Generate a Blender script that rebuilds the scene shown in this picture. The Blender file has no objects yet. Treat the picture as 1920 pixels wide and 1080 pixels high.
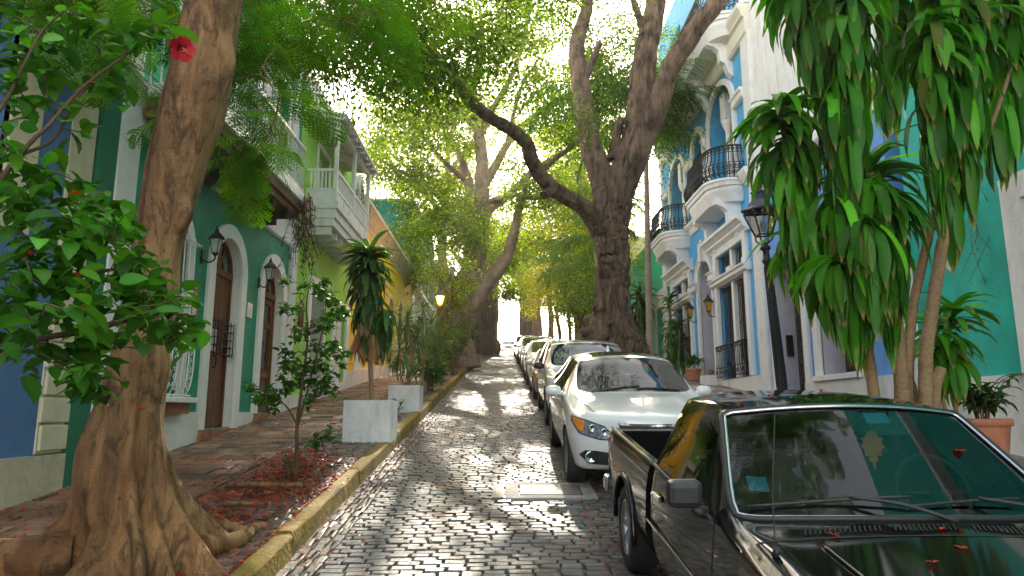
import bpy, bmesh, math, random
import numpy as np
from mathutils import Vector, Matrix
from mathutils.geometry import tessellate_polygon
from mathutils.bvhtree import BVHTree

SC = bpy.context.scene
COL = SC.collection
rng = np.random.default_rng(7)
random.seed(7)
PI = math.pi

# ---------------------------------------------------------------- camera, sky, sun, exposure
PITCH = math.atan(232 / 1300.0)
YAW = math.atan(15 / 1300.0)
EYE = Vector((0, 0, 1.75))
cam_data = bpy.data.cameras.new("camera")
cam = bpy.data.objects.new("camera", cam_data)
COL.objects.link(cam)
cam_data.sensor_width = 36
cam_data.lens = 36 * 1300 / 1920
cam_data.clip_start = 0.05
cam_data.clip_end = 3000
cam.location = EYE
cam.rotation_euler = (PI / 2 + PITCH, 0, -YAW)
SC.camera = cam

SUN_EL = math.radians(31.0)
SUN_AZ = math.radians(3.3)          # degrees to the right of the street's axis, ahead of the camera
world = bpy.data.worlds.new("World")
SC.world = world
world.use_nodes = True
wn = world.node_tree
sky = wn.nodes.new("ShaderNodeTexSky")
sky.sky_type = 'NISHITA'
sky.sun_disc = False
sky.sun_elevation = SUN_EL
sky.sun_rotation = SUN_AZ
sky.air_density = 1.0
sky.dust_density = 1.2
sky.ozone_density = 1.0
bg = wn.nodes["Background"]
hsv = wn.nodes.new("ShaderNodeHueSaturation")      # saturation cut added to turn the blue sky light neutral
hsv.inputs['Saturation'].default_value = .6
wn.links.new(sky.outputs[0], hsv.inputs['Color'])
wb = wn.nodes.new("ShaderNodeMix"); wb.data_type = 'RGBA'; wb.blend_type = 'MULTIPLY'; wb.inputs['Factor'].default_value = 1
wb.inputs['B'].default_value = (1.13, 1.0, .84, 1)
wn.links.new(hsv.outputs['Color'], wb.inputs['A'])
wn.links.new(wb.outputs['Result'], bg.inputs[0])
bg.inputs[1].default_value = 0.15
sun_data = bpy.data.lights.new("sun", 'SUN')
sun_data.energy = 2.3
sun_data.angle = math.radians(0.5)
sun_data.color = (1.0, 0.90, 0.74)
sun = bpy.data.objects.new("sun", sun_data)
COL.objects.link(sun)
sdir = Vector((math.sin(SUN_AZ) * math.cos(SUN_EL), math.cos(SUN_AZ) * math.cos(SUN_EL), math.sin(SUN_EL)))
sun.rotation_euler = sdir.to_track_quat('Z', 'Y').to_euler()
sun.location = sdir * 60

SC.view_settings.view_transform = 'Standard'
SC.view_settings.look = 'None'
SC.view_settings.gamma = 1
SC.view_settings.exposure = 2.7
SC.render.engine = 'CYCLES'
cy = SC.cycles
cy.use_denoising = True
cy.max_bounces = 7
cy.diffuse_bounces = 4
cy.glossy_bounces = 4
cy.transmission_bounces = 5
cy.transparent_max_bounces = 8
cy.sample_clamp_indirect = 8
cy.caustics_reflective = False
cy.caustics_refractive = False

# the street climbs away from the camera, then crests
def zr(y):
    y = np.asarray(y, float)
    a = np.clip(y, -25, 65) * 0.112
    b = np.clip(y - 65, 0, 35) * 0.078
    c = np.clip(y - 100, 0, 15) * 0.03
    return a + b + c
def zroad(y): return float(zr(y))

cp, sp, cyw, syw = math.cos(PITCH), math.sin(PITCH), math.cos(YAW), math.sin(YAW)
FW = np.array([syw * cp, cyw * cp, sp]); RT = np.array([cyw, -syw, 0]); UP = np.cross(RT, FW)
def at(px, py, Y):
    """The place at distance Y down the street that the photograph shows at pixel (px, py)."""
    r = FW + RT * (px - 960) / 1300 + UP * (540 - py) / 1300
    return np.array(EYE) + r * (Y / r[1])

# ---------------------------------------------------------------- mesh helpers
ORG = {}
def root(name, loc, label, cat, group=None, rz=0):
    o = bpy.data.objects.new(name, None)
    o.empty_display_size = 0.2
    COL.objects.link(o)
    o.location = loc
    o.rotation_euler = (0, 0, rz)
    tag(o, label, cat, group)
    ORG[o.name] = np.array(loc, float)
    return o
def tag(o, label=None, cat=None, group=None, kind=None):
    if label: o['label'] = label
    if cat: o['category'] = cat
    if group: o['group'] = group
    if kind: o['kind'] = kind
    return o
def copy_tree(o, parent=None):
    c = o.copy()
    COL.objects.link(c)
    ORG[c.name] = ORG.get(o.name, np.zeros(3))
    if parent is not None: c.parent = parent
    for ch in list(o.children): copy_tree(ch, c)
    return c

class MB:
    def __init__(self):
        self.v = []; self.n = 0; self.f = []; self.c = []; self.mi = []; self.sm = []
    def add(self, v, faces, col=None, mi=0, smooth=False):
        """v: (N,3); faces: list of index tuples, or an (F,k) array."""
        v = np.asarray(v, float).reshape(-1, 3)
        if isinstance(faces, np.ndarray): fl = [faces.astype(np.int64) + self.n]
        else:
            by = {}
            for q in faces: by.setdefault(len(q), []).append(q)
            fl = [np.array(b, np.int64) + self.n for b in by.values()]
        self.v.append(v)
        if col is None: c = np.ones((len(v), 3))
        else:
            c = np.asarray(col, float)
            if c.ndim == 1: c = np.tile(c, (len(v), 1))
        self.c.append(c)
        for a in fl:
            self.f.append(a); self.mi.append(np.full(len(a), mi)); self.sm.append(np.full(len(a), smooth))
        self.n += len(v)
        return self
    def box(self, x0, x1, y0, y1, z0, z1, col=None, mi=0, M=None):
        v = np.array([[x, y, z] for x in (x0, x1) for y in (y0, y1) for z in (z0, z1)], float)
        if M is not None: v = xf(M, v)
        return self.add(v, [(0, 1, 3, 2), (4, 6, 7, 5), (0, 4, 5, 1), (2, 3, 7, 6), (0, 2, 6, 4), (1, 5, 7, 3)], col, mi)
    def tube(self, pts, rad, seg=8, cap=True, col=None, smooth=True, mi=0, jit=0, ridge=0):
        pts = np.asarray(pts, float); n = len(pts)
        rad = np.broadcast_to(np.asarray(rad, float), (n,))
        T = np.gradient(pts, axis=0); T /= np.linalg.norm(T, axis=1)[:, None] + 1e-9
        ref = np.array([0, 0, 1.]) if abs(T[0][2]) < .9 else np.array([1., 0, 0])
        U = np.zeros_like(pts); u = np.cross(ref, T[0]); u /= np.linalg.norm(u) + 1e-9
        for i in range(n):
            u = u - T[i] * (u @ T[i]); u /= np.linalg.norm(u) + 1e-9; U[i] = u
        Wv = np.cross(T, U)
        a = np.arange(seg) * 2 * PI / seg
        r = rad[:, None] * (1 + (rng.normal(0, jit, (n, seg)) if jit else 0))
        if ridge:      # furrows that run along the stem, drifting as they climb
            q = rng.normal(0, 1, seg); rows = []
            for i in range(n):
                q = .955 * q + .297 * rng.normal(0, 1, seg); rows.append(q)
            r = r * (1 + ridge * np.clip(np.array(rows), -1.6, 1.6))
        ring = pts[:, None, :] + r[..., None] * (np.cos(a)[None, :, None] * U[:, None, :] + np.sin(a)[None, :, None] * Wv[:, None, :])
        i = np.arange(n - 1)[:, None] * seg; j = np.arange(seg)[None, :]; j2 = (j + 1) % seg
        q = np.stack([i + j, i + j2, i + seg + j2, i + seg + j], -1).reshape(-1, 4)
        self.add(ring.reshape(-1, 3), q, col, mi, smooth)
        if cap:
            self.f.append(np.array([[self.n - n * seg + k for k in range(seg)][::-1]])); self.mi.append(np.array([mi])); self.sm.append(np.array([False]))
            self.f.append(np.array([[self.n - seg + k for k in range(seg)]])); self.mi.append(np.array([mi])); self.sm.append(np.array([False]))
        return self
    def lathe(self, prof, c=(0, 0, 0), seg=16, col=None, smooth=True, mi=0, axis='z', M=None):
        prof = np.asarray(prof, float); n = len(prof)
        a = np.arange(seg) * 2 * PI / seg
        x = prof[:, 0][:, None] * np.cos(a); y = prof[:, 0][:, None] * np.sin(a); z = np.repeat(prof[:, 1][:, None], seg, 1)
        if axis == 'z': v = np.stack([x, y, z], -1)
        elif axis == 'x': v = np.stack([z, x, y], -1)
        else: v = np.stack([x, z, y], -1)
        v = v.reshape(-1, 3)
        if M is not None: v = xf(M, v)
        v = v + np.array(c)
        i = np.arange(n - 1)[:, None] * seg; j = np.arange(seg)[None, :]; j2 = (j + 1) % seg
        q = np.stack([i + j, i + j2, i + seg + j2, i + seg + j], -1).reshape(-1, 4)
        return self.add(v, q, col, mi, smooth)
    def extrude(self, poly, o0, o1, mp, holes=(), col=None, mi=0, back=True, sides=True):
        """A flat polygon (with holes) in a facade's own (s, z), given thickness from o0 to o1."""
        loops = [list(poly)] + [list(h) for h in holes]
        tris = tessellate_polygon([[Vector((p[0], p[1], 0)) for p in l] for l in loops])
        flat = [p for l in loops for p in l]
        fr = np.array([mp(p[0], p[1], o1) for p in flat]); N = len(flat)
        self.add(fr, [tuple(t) for t in tris], col, mi)
        bk = np.array([mp(p[0], p[1], o0) for p in flat])
        if back: self.add(bk, [tuple(t)[::-1] for t in tris], col, mi)
        if sides:
            k = 0; fs = []
            for l in loops:
                m = len(l)
                for i in range(m):
                    a, b = k + i, k + (i + 1) % m
                    fs.append((a, b, N + b, N + a))
                k += m
            self.add(np.vstack([fr, bk]), fs, col, mi)
        return self
    def build(self, name, mats, parent=None, kind=None, bevel=0, local=False):
        v = np.vstack(self.v) if self.v else np.zeros((0, 3))
        if parent is not None and not local: v = v - ORG[parent.name]
        me = bpy.data.meshes.new(name)
        me.vertices.add(len(v)); me.vertices.foreach_set('co', v.astype(np.float32).ravel())
        L = sum(a.size for a in self.f); P = sum(len(a) for a in self.f)
        me.loops.add(L); me.polygons.add(P)
        me.loops.foreach_set('vertex_index', np.concatenate([a.ravel() for a in self.f]).astype(np.int32))
        tot = np.concatenate([np.full(len(a), a.shape[1]) for a in self.f])
        st = np.concatenate([[0], np.cumsum(tot)[:-1]])
        me.polygons.foreach_set('loop_start', st.astype(np.int32))
        me.polygons.foreach_set('material_index', np.concatenate(self.mi).astype(np.int32))
        me.polygons.foreach_set('use_smooth', np.concatenate(self.sm).astype(bool))
        ca = me.attributes.new('col', 'FLOAT_COLOR', 'POINT')
        c4 = np.ones((len(v), 4), np.float32); c4[:, :3] = np.vstack(self.c)
        ca.data.foreach_set('color', c4.ravel())
        me.update(calc_edges=True)
        for m in (mats if isinstance(mats, (list, tuple)) else [mats]): me.materials.append(m)
        o = bpy.data.objects.new(name, me)
        COL.objects.link(o)
        if parent is not None:
            o.parent = parent; ORG[o.name] = ORG[parent.name]
        else: ORG[o.name] = np.zeros(3)
        if kind: o['kind'] = kind
        if bevel:
            b = o.modifiers.new('bevel', 'BEVEL'); b.width = bevel; b.segments = 2; b.limit_method = 'ANGLE'; b.angle_limit = 0.6
        return o

def xf(M, v):
    M = np.array(M, float)
    return np.asarray(v) @ M[:3, :3].T + M[:3, 3]
def cr(pts, n=6):
    """Catmull-Rom through the points (any number of columns)."""
    p = np.asarray(pts, float); p = np.vstack([2 * p[0] - p[1], p, 2 * p[-1] - p[-2]])
    out = []
    for i in range(1, len(p) - 2):
        t = np.linspace(0, 1, n, endpoint=False)[:, None]
        a, b, c, d = p[i - 1], p[i], p[i + 1], p[i + 2]
        out.append(.5 * (2 * b + (c - a) * t + (2 * a - 5 * b + 4 * c - d) * t ** 2 + (3 * b - a - 3 * c + d) * t ** 3))
    out.append(p[-2][None])
    return np.vstack(out)

# ---------------------------------------------------------------- materials
def nodes_of(name):
    m = bpy.data.materials.new(name); m.use_nodes = True
    return m, m.node_tree, m.node_tree.nodes["Principled BSDF"]
def mat(name, base, rough=.7, metal=0, var=(0, 0), bump=(0, 0), spec=.5, coat=0, stain=None, streak=0, emis=0, wave=None):
    m, nt, b = nodes_of(name)
    N, Lk = nt.nodes.new, nt.links.new
    b.inputs['Roughness'].default_value = rough
    b.inputs['Metallic'].default_value = metal
    b.inputs['Specular IOR Level'].default_value = spec
    if coat: b.inputs['Coat Weight'].default_value = coat; b.inputs['Coat Roughness'].default_value = .03
    base = tuple(base)[:3]
    b.inputs['Base Color'].default_value = base + (1,)
    tc = N('ShaderNodeTexCoord')
    col = None
    if var[1]:
        n = N('ShaderNodeTexNoise'); n.inputs['Scale'].default_value = var[0]; n.inputs['Detail'].default_value = 6; n.inputs['Roughness'].default_value = .65
        Lk(tc.outputs['Object'], n.inputs['Vector'])
        r = N('ShaderNodeValToRGB'); e = r.color_ramp.elements
        e[0].position = .32; e[1].position = .68
        e[0].color = tuple(min(1, c * (1 - var[1])) for c in base) + (1,); e[1].color = tuple(min(1, c * (1 + var[1])) for c in base) + (1,)
        Lk(n.outputs['Fac'], r.inputs['Fac']); col = r.outputs['Color']
    if stain:   # (colour, scale, amount): blotches with their own shape
        n = N('ShaderNodeTexNoise'); n.inputs['Scale'].default_value = stain[1]; n.inputs['Detail'].default_value = 8; n.inputs['Roughness'].default_value = .7
        mp = N('ShaderNodeMapping'); mp.inputs['Scale'].default_value = (1, 1, .35 if streak else 1)
        Lk(tc.outputs['Object'], mp.inputs['Vector']); Lk(mp.outputs['Vector'], n.inputs['Vector'])
        r = N('ShaderNodeMapRange'); r.inputs['From Min'].default_value = .5; r.inputs['From Max'].default_value = .72; r.inputs['To Max'].default_value = stain[2]
        Lk(n.outputs['Fac'], r.inputs['Value'])
        mx = N('ShaderNodeMix'); mx.data_type = 'RGBA'
        Lk(r.outputs['Result'], mx.inputs['Factor'])
        if col is not None: Lk(col, mx.inputs['A'])
        else: mx.inputs['A'].default_value = base + (1,)
        mx.inputs['B'].default_value = tuple(stain[0]) + (1,)
        col = mx.outputs['Result']
    if stain and rough > .6:   # hairline cracks in old render
        n = N('ShaderNodeTexNoise'); n.inputs['Scale'].default_value = 1.7; n.inputs['Detail'].default_value = 7; n.inputs['Roughness'].default_value = .6
        Lk(tc.outputs['Object'], n.inputs['Vector'])
        a = N('ShaderNodeMath'); a.operation = 'SUBTRACT'; a.inputs[1].default_value = .5; Lk(n.outputs['Fac'], a.inputs[0])
        a2 = N('ShaderNodeMath'); a2.operation = 'ABSOLUTE'; Lk(a.outputs[0], a2.inputs[0])
        r = N('ShaderNodeMapRange'); r.inputs['From Min'].default_value = .0; r.inputs['From Max'].default_value = .006; r.inputs['To Min'].default_value = .35; r.inputs['To Max'].default_value = 0; Lk(a2.outputs[0], r.inputs['Value'])
        mx = N('ShaderNodeMix'); mx.data_type = 'RGBA'; Lk(r.outputs['Result'], mx.inputs['Factor']); Lk(col, mx.inputs['A']); mx.inputs['B'].default_value = tuple(c * .35 for c in base) + (1,); col = mx.outputs['Result']
    if col is not None: Lk(col, b.inputs['Base Color'])
    if bump[1]:
        n = N('ShaderNodeTexNoise'); n.inputs['Scale'].default_value = bump[0]; n.inputs['Detail'].default_value = 6
        Lk(tc.outputs['Object'], n.inputs['Vector'])
        bp = N('ShaderNodeBump'); bp.inputs['Strength'].default_value = bump[1]; bp.inputs['Distance'].default_value = .02
        Lk(n.outputs['Fac'], bp.inputs['Height']); Lk(bp.outputs['Normal'], b.inputs['Normal'])
    if emis:
        b.inputs['Emission Color'].default_value = base + (1,); b.inputs['Emission Strength'].default_value = emis
    return m
def leaf_mat(name, rough=.4, trans=.35, boost=(1.5, 1.5, .5), spec=.5, bump=0):
    """Foliage: each leaf's own colour, partly passing the light that falls on its back."""
    m, nt, b = nodes_of(name)
    N, Lk = nt.nodes.new, nt.links.new
    a = N('ShaderNodeAttribute'); a.attribute_name = 'col'
    b.inputs['Roughness'].default_value = rough; b.inputs['Specular IOR Level'].default_value = spec
    Lk(a.outputs['Color'], b.inputs['Base Color'])
    t = N('ShaderNodeBsdfTranslucent')
    mu = N('ShaderNodeMix'); mu.data_type = 'RGBA'; mu.blend_type = 'MULTIPLY'; mu.inputs['Factor'].default_value = 1
    Lk(a.outputs['Color'], mu.inputs['A']); mu.inputs['B'].default_value = tuple(boost) + (1,)
    Lk(mu.outputs['Result'], t.inputs['Color'])
    mx = N('ShaderNodeMixShader'); mx.inputs[0].default_value = trans
    Lk(b.outputs[0], mx.inputs[1]); Lk(t.outputs[0], mx.inputs[2])
    Lk(mx.outputs[0], nt.nodes['Material Output'].inputs['Surface'])
    return m
def attr_mat(name, rough=.6, spec=.5, bump=(0, 0), var=0, scale=10, coat=0, big=None):
    m, nt, b = nodes_of(name)
    N, Lk = nt.nodes.new, nt.links.new
    a = N('ShaderNodeAttribute'); a.attribute_name = 'col'
    b.inputs['Roughness'].default_value = rough; b.inputs['Specular IOR Level'].default_value = spec
    tc = N('ShaderNodeTexCoord')
    c = a.outputs['Color']
    if var:
        n = N('ShaderNodeTexNoise'); n.inputs['Scale'].default_value = scale; n.inputs['Detail'].default_value = 6
        Lk(tc.outputs['Object'], n.inputs['Vector'])
        r = N('ShaderNodeMapRange'); r.inputs['From Min'].default_value = .3; r.inputs['From Max'].default_value = .7
        r.inputs['To Min'].default_value = 1 - var; r.inputs['To Max'].default_value = 1 + var
        Lk(n.outputs['Fac'], r.inputs['Value'])
        mu = N('ShaderNodeVectorMath'); mu.operation = 'SCALE'
        Lk(c, mu.inputs[0]); Lk(r.outputs['Result'], mu.inputs['Scale']); c = mu.outputs[0]
    if big:     # worn, oily and dusty stretches of the paving
        n = N('ShaderNodeTexNoise'); n.inputs['Scale'].default_value = big[0]; n.inputs['Detail'].default_value = 5; n.inputs['Distortion'].default_value = .8
        Lk(tc.outputs['Object'], n.inputs['Vector'])
        r = N('ShaderNodeMapRange'); r.inputs['From Min'].default_value = .38; r.inputs['From Max'].default_value = .62; r.inputs['To Min'].default_value = 1 - big[1]; r.inputs['To Max'].default_value = 1 + big[1] * .6
        Lk(n.outputs['Fac'], r.inputs['Value'])
        mu = N('ShaderNodeVectorMath'); mu.operation = 'SCALE'; Lk(c, mu.inputs[0]); Lk(r.outputs['Result'], mu.inputs['Scale']); c = mu.outputs[0]
        r2 = N('ShaderNodeMapRange'); r2.inputs['From Min'].default_value = .35; r2.inputs['From Max'].default_value = .65; r2.inputs['To Min'].default_value = rough - .1; r2.inputs['To Max'].default_value = rough + .2
        Lk(n.outputs['Fac'], r2.inputs['Value']); Lk(r2.outputs['Result'], b.inputs['Roughness'])
    Lk(c, b.inputs['Base Color'])
    if bump[1]:
        n = N('ShaderNodeTexNoise'); n.inputs['Scale'].default_value = bump[0]; n.inputs['Detail'].default_value = 5
        Lk(tc.outputs['Object'], n.inputs['Vector'])
        bp = N('ShaderNodeBump'); bp.inputs['Strength'].default_value = bump[1]; bp.inputs['Distance'].default_value = .02
        Lk(n.outputs['Fac'], bp.inputs['Height']); Lk(bp.outputs['Normal'], b.inputs['Normal'])
    return m
def glass_mat(name, tint=(.3, .33, .33), ior=1.5, clear=.5, rough=.01):
    """Thin pane: mirrors by angle, lets the rest through with a tint."""
    m, nt, b = nodes_of(name)
    N, Lk = nt.nodes.new, nt.links.new
    tr = N('ShaderNodeBsdfTransparent'); tr.inputs[0].default_value = tuple(tint) + (1,)
    gl = N('ShaderNodeBsdfGlossy'); gl.inputs['Roughness'].default_value = rough; gl.inputs[0].default_value = (1, 1, 1, 1)
    fr = N('ShaderNodeFresnel'); fr.inputs[0].default_value = ior
    mx = N('ShaderNodeMixShader')
    Lk(fr.outputs[0], mx.inputs[0]); Lk(tr.outputs[0], mx.inputs[1]); Lk(gl.outputs[0], mx.inputs[2])
    Lk(mx.outputs[0], nt.nodes['Material Output'].inputs['Surface'])
    return m
def bark_mat(name, c0, c1, scale=6, stretch=.18, strength=1.0, dist=.05):
    m, nt, b = nodes_of(name)
    N, Lk = nt.nodes.new, nt.links.new
    tc = N('ShaderNodeTexCoord')
    mp = N('ShaderNodeMapping'); mp.inputs['Scale'].default_value = (1, 1, stretch)
    Lk(tc.outputs['Object'], mp.inputs['Vector'])
    n = N('ShaderNodeTexNoise'); n.inputs['Scale'].default_value = scale; n.inputs['Detail'].default_value = 9; n.inputs['Roughness'].default_value = .7; n.inputs['Distortion'].default_value = .6
    Lk(mp.outputs['Vector'], n.inputs['Vector'])
    n2 = N('ShaderNodeTexNoise'); n2.inputs['Scale'].default_value = 2.2; n2.inputs['Detail'].default_value = 7
    Lk(tc.outputs['Object'], n2.inputs['Vector'])
    ad = N('ShaderNodeMath'); ad.operation = 'MULTIPLY_ADD'; ad.inputs[1].default_value = .6; 
    Lk(n.outputs['Fac'], ad.inputs[0])
    m2 = N('ShaderNodeMath'); m2.operation = 'MULTIPLY'; m2.inputs[1].default_value = .4
    Lk(n2.outputs['Fac'], m2.inputs[0]); Lk(m2.outputs[0], ad.inputs[2])
    r = N('ShaderNodeValToRGB'); e = r.color_ramp.elements
    e[0].position = .38; e[1].position = .62; e[0].color = tuple(c0) + (1,); e[1].color = tuple(c1) + (1,)
    Lk(ad.outputs[0], r.inputs['Fac']); Lk(r.outputs['Color'], b.inputs['Base Color'])
    b.inputs['Roughness'].default_value = .8; b.inputs['Specular IOR Level'].default_value = .3
    bp = N('ShaderNodeBump'); bp.inputs['Strength'].default_value = strength; bp.inputs['Distance'].default_value = dist
    Lk(n.outputs['Fac'], bp.inputs['Height']); Lk(bp.outputs['Normal'], b.inputs['Normal'])
    return m
def wood_mat(name, c0, c1, rough=.5):
    m = bark_mat(name, c0, c1, 14, .06, .25, .01)
    m.node_tree.nodes["Principled BSDF"].inputs['Roughness'].default_value = rough
    return m

WHITE = (.78, .78, .80)
m_white = mat('white_plaster', (.78, .765, .75), .75, var=(3, .06), bump=(22, .25), stain=((.46, .42, .36), 1.6, .6), streak=1)
m_wtrim = mat('white_paint', (.83, .815, .80), .55, var=(6, .05), bump=(30, .12), stain=((.50, .46, .40), 2.4, .35), streak=1)
m_cream = mat('cream_plaster', (.62, .56, .40), .8, var=(3, .1), bump=(22, .3), stain=((.42, .36, .25), 2.2, .6), streak=1)
m_stained = mat('stained_plaster', (.50, .45, .33), .85, var=(2.5, .2), bump=(16, .5), stain=((.23, .19, .13), 2.6, .85))
m_green = mat('green_plaster', (.006, .270, .165), .7, var=(2.2, .22), bump=(26, .3), stain=((.012, .20, .12), 1.3, .7), streak=1)
m_dgreen = mat('dark_green_plaster', (.006, .15, .085), .7, var=(2.5, .14), bump=(26, .3))
m_blue1 = mat('slate_blue_plaster', (.075, .17, .37), .75, var=(2.5, .1), bump=(26, .3), stain=((.10, .20, .36), 1.5, .6))
m_lime = mat('lime_plaster', (.31, .64, .07), .75, var=(2, .07), bump=(26, .3), stain=((.42, .62, .22), 1.2, .6), streak=1)
m_yellow = mat('yellow_plaster', (.86, .62, .02), .75, var=(2, .08), bump=(26, .3), stain=((.72, .44, .06), 1.2, .6), streak=1)
m_teal = mat('turquoise_plaster', (.008, .42, .34), .7, var=(1.6, .18), bump=(26, .3), stain=((.05, .50, .42), 1.1, .9), streak=1)
m_tealdark = mat('deep_teal_plaster', (.006, .20, .20), .75, var=(2, .1), bump=(26, .3))
m_sky = mat('sky_blue_plaster', (.09, .40, .74), .75, var=(2, .06), bump=(26, .25), stain=((.15, .45, .74), 1.2, .6), streak=1)
m_peri = mat('periwinkle_plaster', (.14, .33, .75), .75, var=(2, .06), bump=(26, .25), stain=((.17, .36, .72), 1.2, .6), streak=1)
m_emer = mat('emerald_plaster', (.008, .46, .24), .75, var=(2, .08), bump=(26, .25))
m_lilac = mat('lilac_reveal', (.55, .53, .60), .8, var=(3, .08), bump=(26, .2))
m_roof = mat('roof_felt', (.25, .2, .17), .9, var=(3, .2))
m_door = wood_mat('varnished_door_wood', (.11, .035, .012), (.24, .085, .032), .42)
m_doord = wood_mat('dark_door_wood', (.055, .042, .04), (.11, .085, .08), .5)
m_beam = wood_mat('weathered_beam_wood', (.10, .05, .03), (.25, .14, .08), .75)
m_whitewood = mat('white_painted_wood', (.76, .75, .72), .6, var=(7, .1), bump=(20, .3), stain=((.42, .38, .31), 3, .5), streak=1)
m_iron = mat('black_iron', (.018, .018, .02), .45, metal=.3, var=(9, .2), bump=(40, .2))
m_glassdark = mat('dark_window_glass', (.015, .018, .02), .06, spec=.6)
m_dark = mat('dark_interior', (.02, .018, .018), .9)
m_brick = mat('brick_step', (.33, .13, .075), .85, var=(9, .35), bump=(20, .6))
m_terra = mat('terracotta', (.52, .20, .11), .8, var=(5, .16), bump=(30, .3), stain=((.60, .36, .26), 3, .7))
m_concrete = mat('concrete', (.33, .31, .29), .85, var=(4, .2), bump=(30, .5), stain=((.17, .16, .15), 3, .8))
m_planter = mat('planter_concrete', (.74, .73, .74), .8, var=(4, .09), bump=(24, .4), stain=((.30, .27, .23), 2.8, .5), streak=1)
m_soil = mat('soil', (.06, .035, .022), .95, var=(12, .5), bump=(30, 1))
m_kerb = mat('worn_yellow_kerb_paint', (.27, .175, .028), .85, var=(7, .4), bump=(25, .8), stain=((.06, .048, .028), 2.6, 1.0))
m_kerbgrey = mat('kerb_stone', (.25, .24, .23), .85, var=(5, .25), bump=(25, .6))
m_stone = attr_mat('adoquin_stone', .47, .36, (16, .35), .28, 9, 0, (1.1, .32))
m_slab = attr_mat('slate_paving', .6, .4, (9, .5), .35, 5, 0, (.9, .3))
m_joint = mat('joint_dirt', (.125, .098, .075), .95, var=(6, .4), bump=(40, .8))
m_leaf = leaf_mat('broad_leaf', .42, .40, (1.6, 1.7, .4), .28)
m_leafsoft = leaf_mat('canopy_leaf', .5, .56, (2.0, 1.85, .45), .3)
m_leafdry = leaf_mat('dry_leaf', .8, .2, (1, 1, 1))
m_petal = leaf_mat('petal', .6, .4, (1, 1, 1))
def trunk_mat(name):
    """Smooth tan bark with long dark weathered patches, fine wrinkles across the stem and old cracks."""
    m = bark_mat(name, (.17, .075, .030), (.48, .27, .12), 3.0, .14, .6, .04)
    nt = m.node_tree; N, Lk = nt.nodes.new, nt.links.new; b = nt.nodes["Principled BSDF"]
    base = b.inputs['Base Color'].links[0].from_socket; nrm = b.inputs['Normal'].links[0].from_socket
    tc = N('ShaderNodeTexCoord')
    def noise(sc, zs, det=9, ro=.75, dist=1.0):
        mp = N('ShaderNodeMapping'); mp.inputs['Scale'].default_value = (1, 1, zs); Lk(tc.outputs['Object'], mp.inputs['Vector'])
        n = N('ShaderNodeTexNoise'); n.inputs['Scale'].default_value = sc; n.inputs['Detail'].default_value = det; n.inputs['Roughness'].default_value = ro; n.inputs['Distortion'].default_value = dist
        Lk(mp.outputs['Vector'], n.inputs['Vector']); return n.outputs['Fac']
    def mask(f, a, b_, mx):
        r = N('ShaderNodeMapRange'); r.inputs['From Min'].default_value = a; r.inputs['From Max'].default_value = b_; r.inputs['To Max'].default_value = mx; Lk(f, r.inputs['Value']); return r.outputs['Result']
    def blend(fac, a, col):
        x = N('ShaderNodeMix'); x.data_type = 'RGBA'; Lk(fac, x.inputs['Factor']); Lk(a, x.inputs['A']); x.inputs['B'].default_value = col + (1,); return x.outputs['Result']
    c = blend(mask(noise(2.6, .22), .46, .56, .55), base, (.048, .021, .010))
    c = blend(mask(noise(9, .35), .50, .60, .65), c, (.028, .013, .008))
    c = blend(mask(noise(4.2, .12), .54, .66, .6), c, (.36, .15, .04))
    c = blend(mask(noise(1.8, .5), .60, .72, .45), c, (.27, .21, .14))
    Lk(c, b.inputs['Base Color'])
    bp = N('ShaderNodeBump'); bp.inputs['Strength'].default_value = .55; bp.inputs['Distance'].default_value = .02; Lk(noise(7, 5, 6, .6, .4), bp.inputs['Height']); Lk(nrm, bp.inputs['Normal'])
    bp2 = N('ShaderNodeBump'); bp2.inputs['Strength'].default_value = .7; bp2.inputs['Distance'].default_value = .02; Lk(noise(30, .6, 8, .7, .2), bp2.inputs['Height']); Lk(bp.outputs['Normal'], bp2.inputs['Normal'])
    Lk(bp2.outputs['Normal'], b.inputs['Normal'])
    return m
m_barkA = trunk_mat('smooth_brown_bark')
m_barkB = bark_mat('rough_dark_bark', (.038, .023, .014), (.33, .215, .14), 8, .2, 1, .22)
m_barkC = bark_mat('pale_bark', (.13, .085, .06), (.36, .25, .18), 7, .2, .8, .05)
m_twig = bark_mat('twig', (.07, .04, .025), (.17, .105, .065), 14, .3, .5, .01)
m_cane = bark_mat('ringed_cane', (.17, .10, .05), (.36, .235, .13), 24, 1.4, .7, .02)
m_palmtrunk = bark_mat('ringed_palm_trunk', (.16, .12, .09), (.36, .29, .22), 12, 2.2, .6, .02)
# ---------------------------------------------------------------- ground, road, pavements, kerbs
KX = -1.66           # road edge of the left kerb
KR = 2.78            # road edge of the right kerb
LW, RW = -4.55, 6.80 # the two rows of facades
def sheet(name, x0, x1, ys, dz, m, kind='structure'):
    mb = MB(); z = zr(ys) + dz
    v = np.vstack([np.stack([np.full(len(ys), x), ys, z], 1) for x in (x0, x1)])
    n = len(ys); i = np.arange(n - 1)
    mb.add(v, np.stack([i, n + i, n + i + 1, i + 1], 1))
    return mb.build(name, m, None, kind)
YS = np.concatenate([np.arange(-25, 120, 1.0), [150, 300, 600]])
sheet('ground', -300, 300, np.concatenate([[-300], YS, [1500]]), -.12, m_concrete)
sheet('road_bed', KX - .25, KR + .2, YS, -.012, m_joint)

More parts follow.
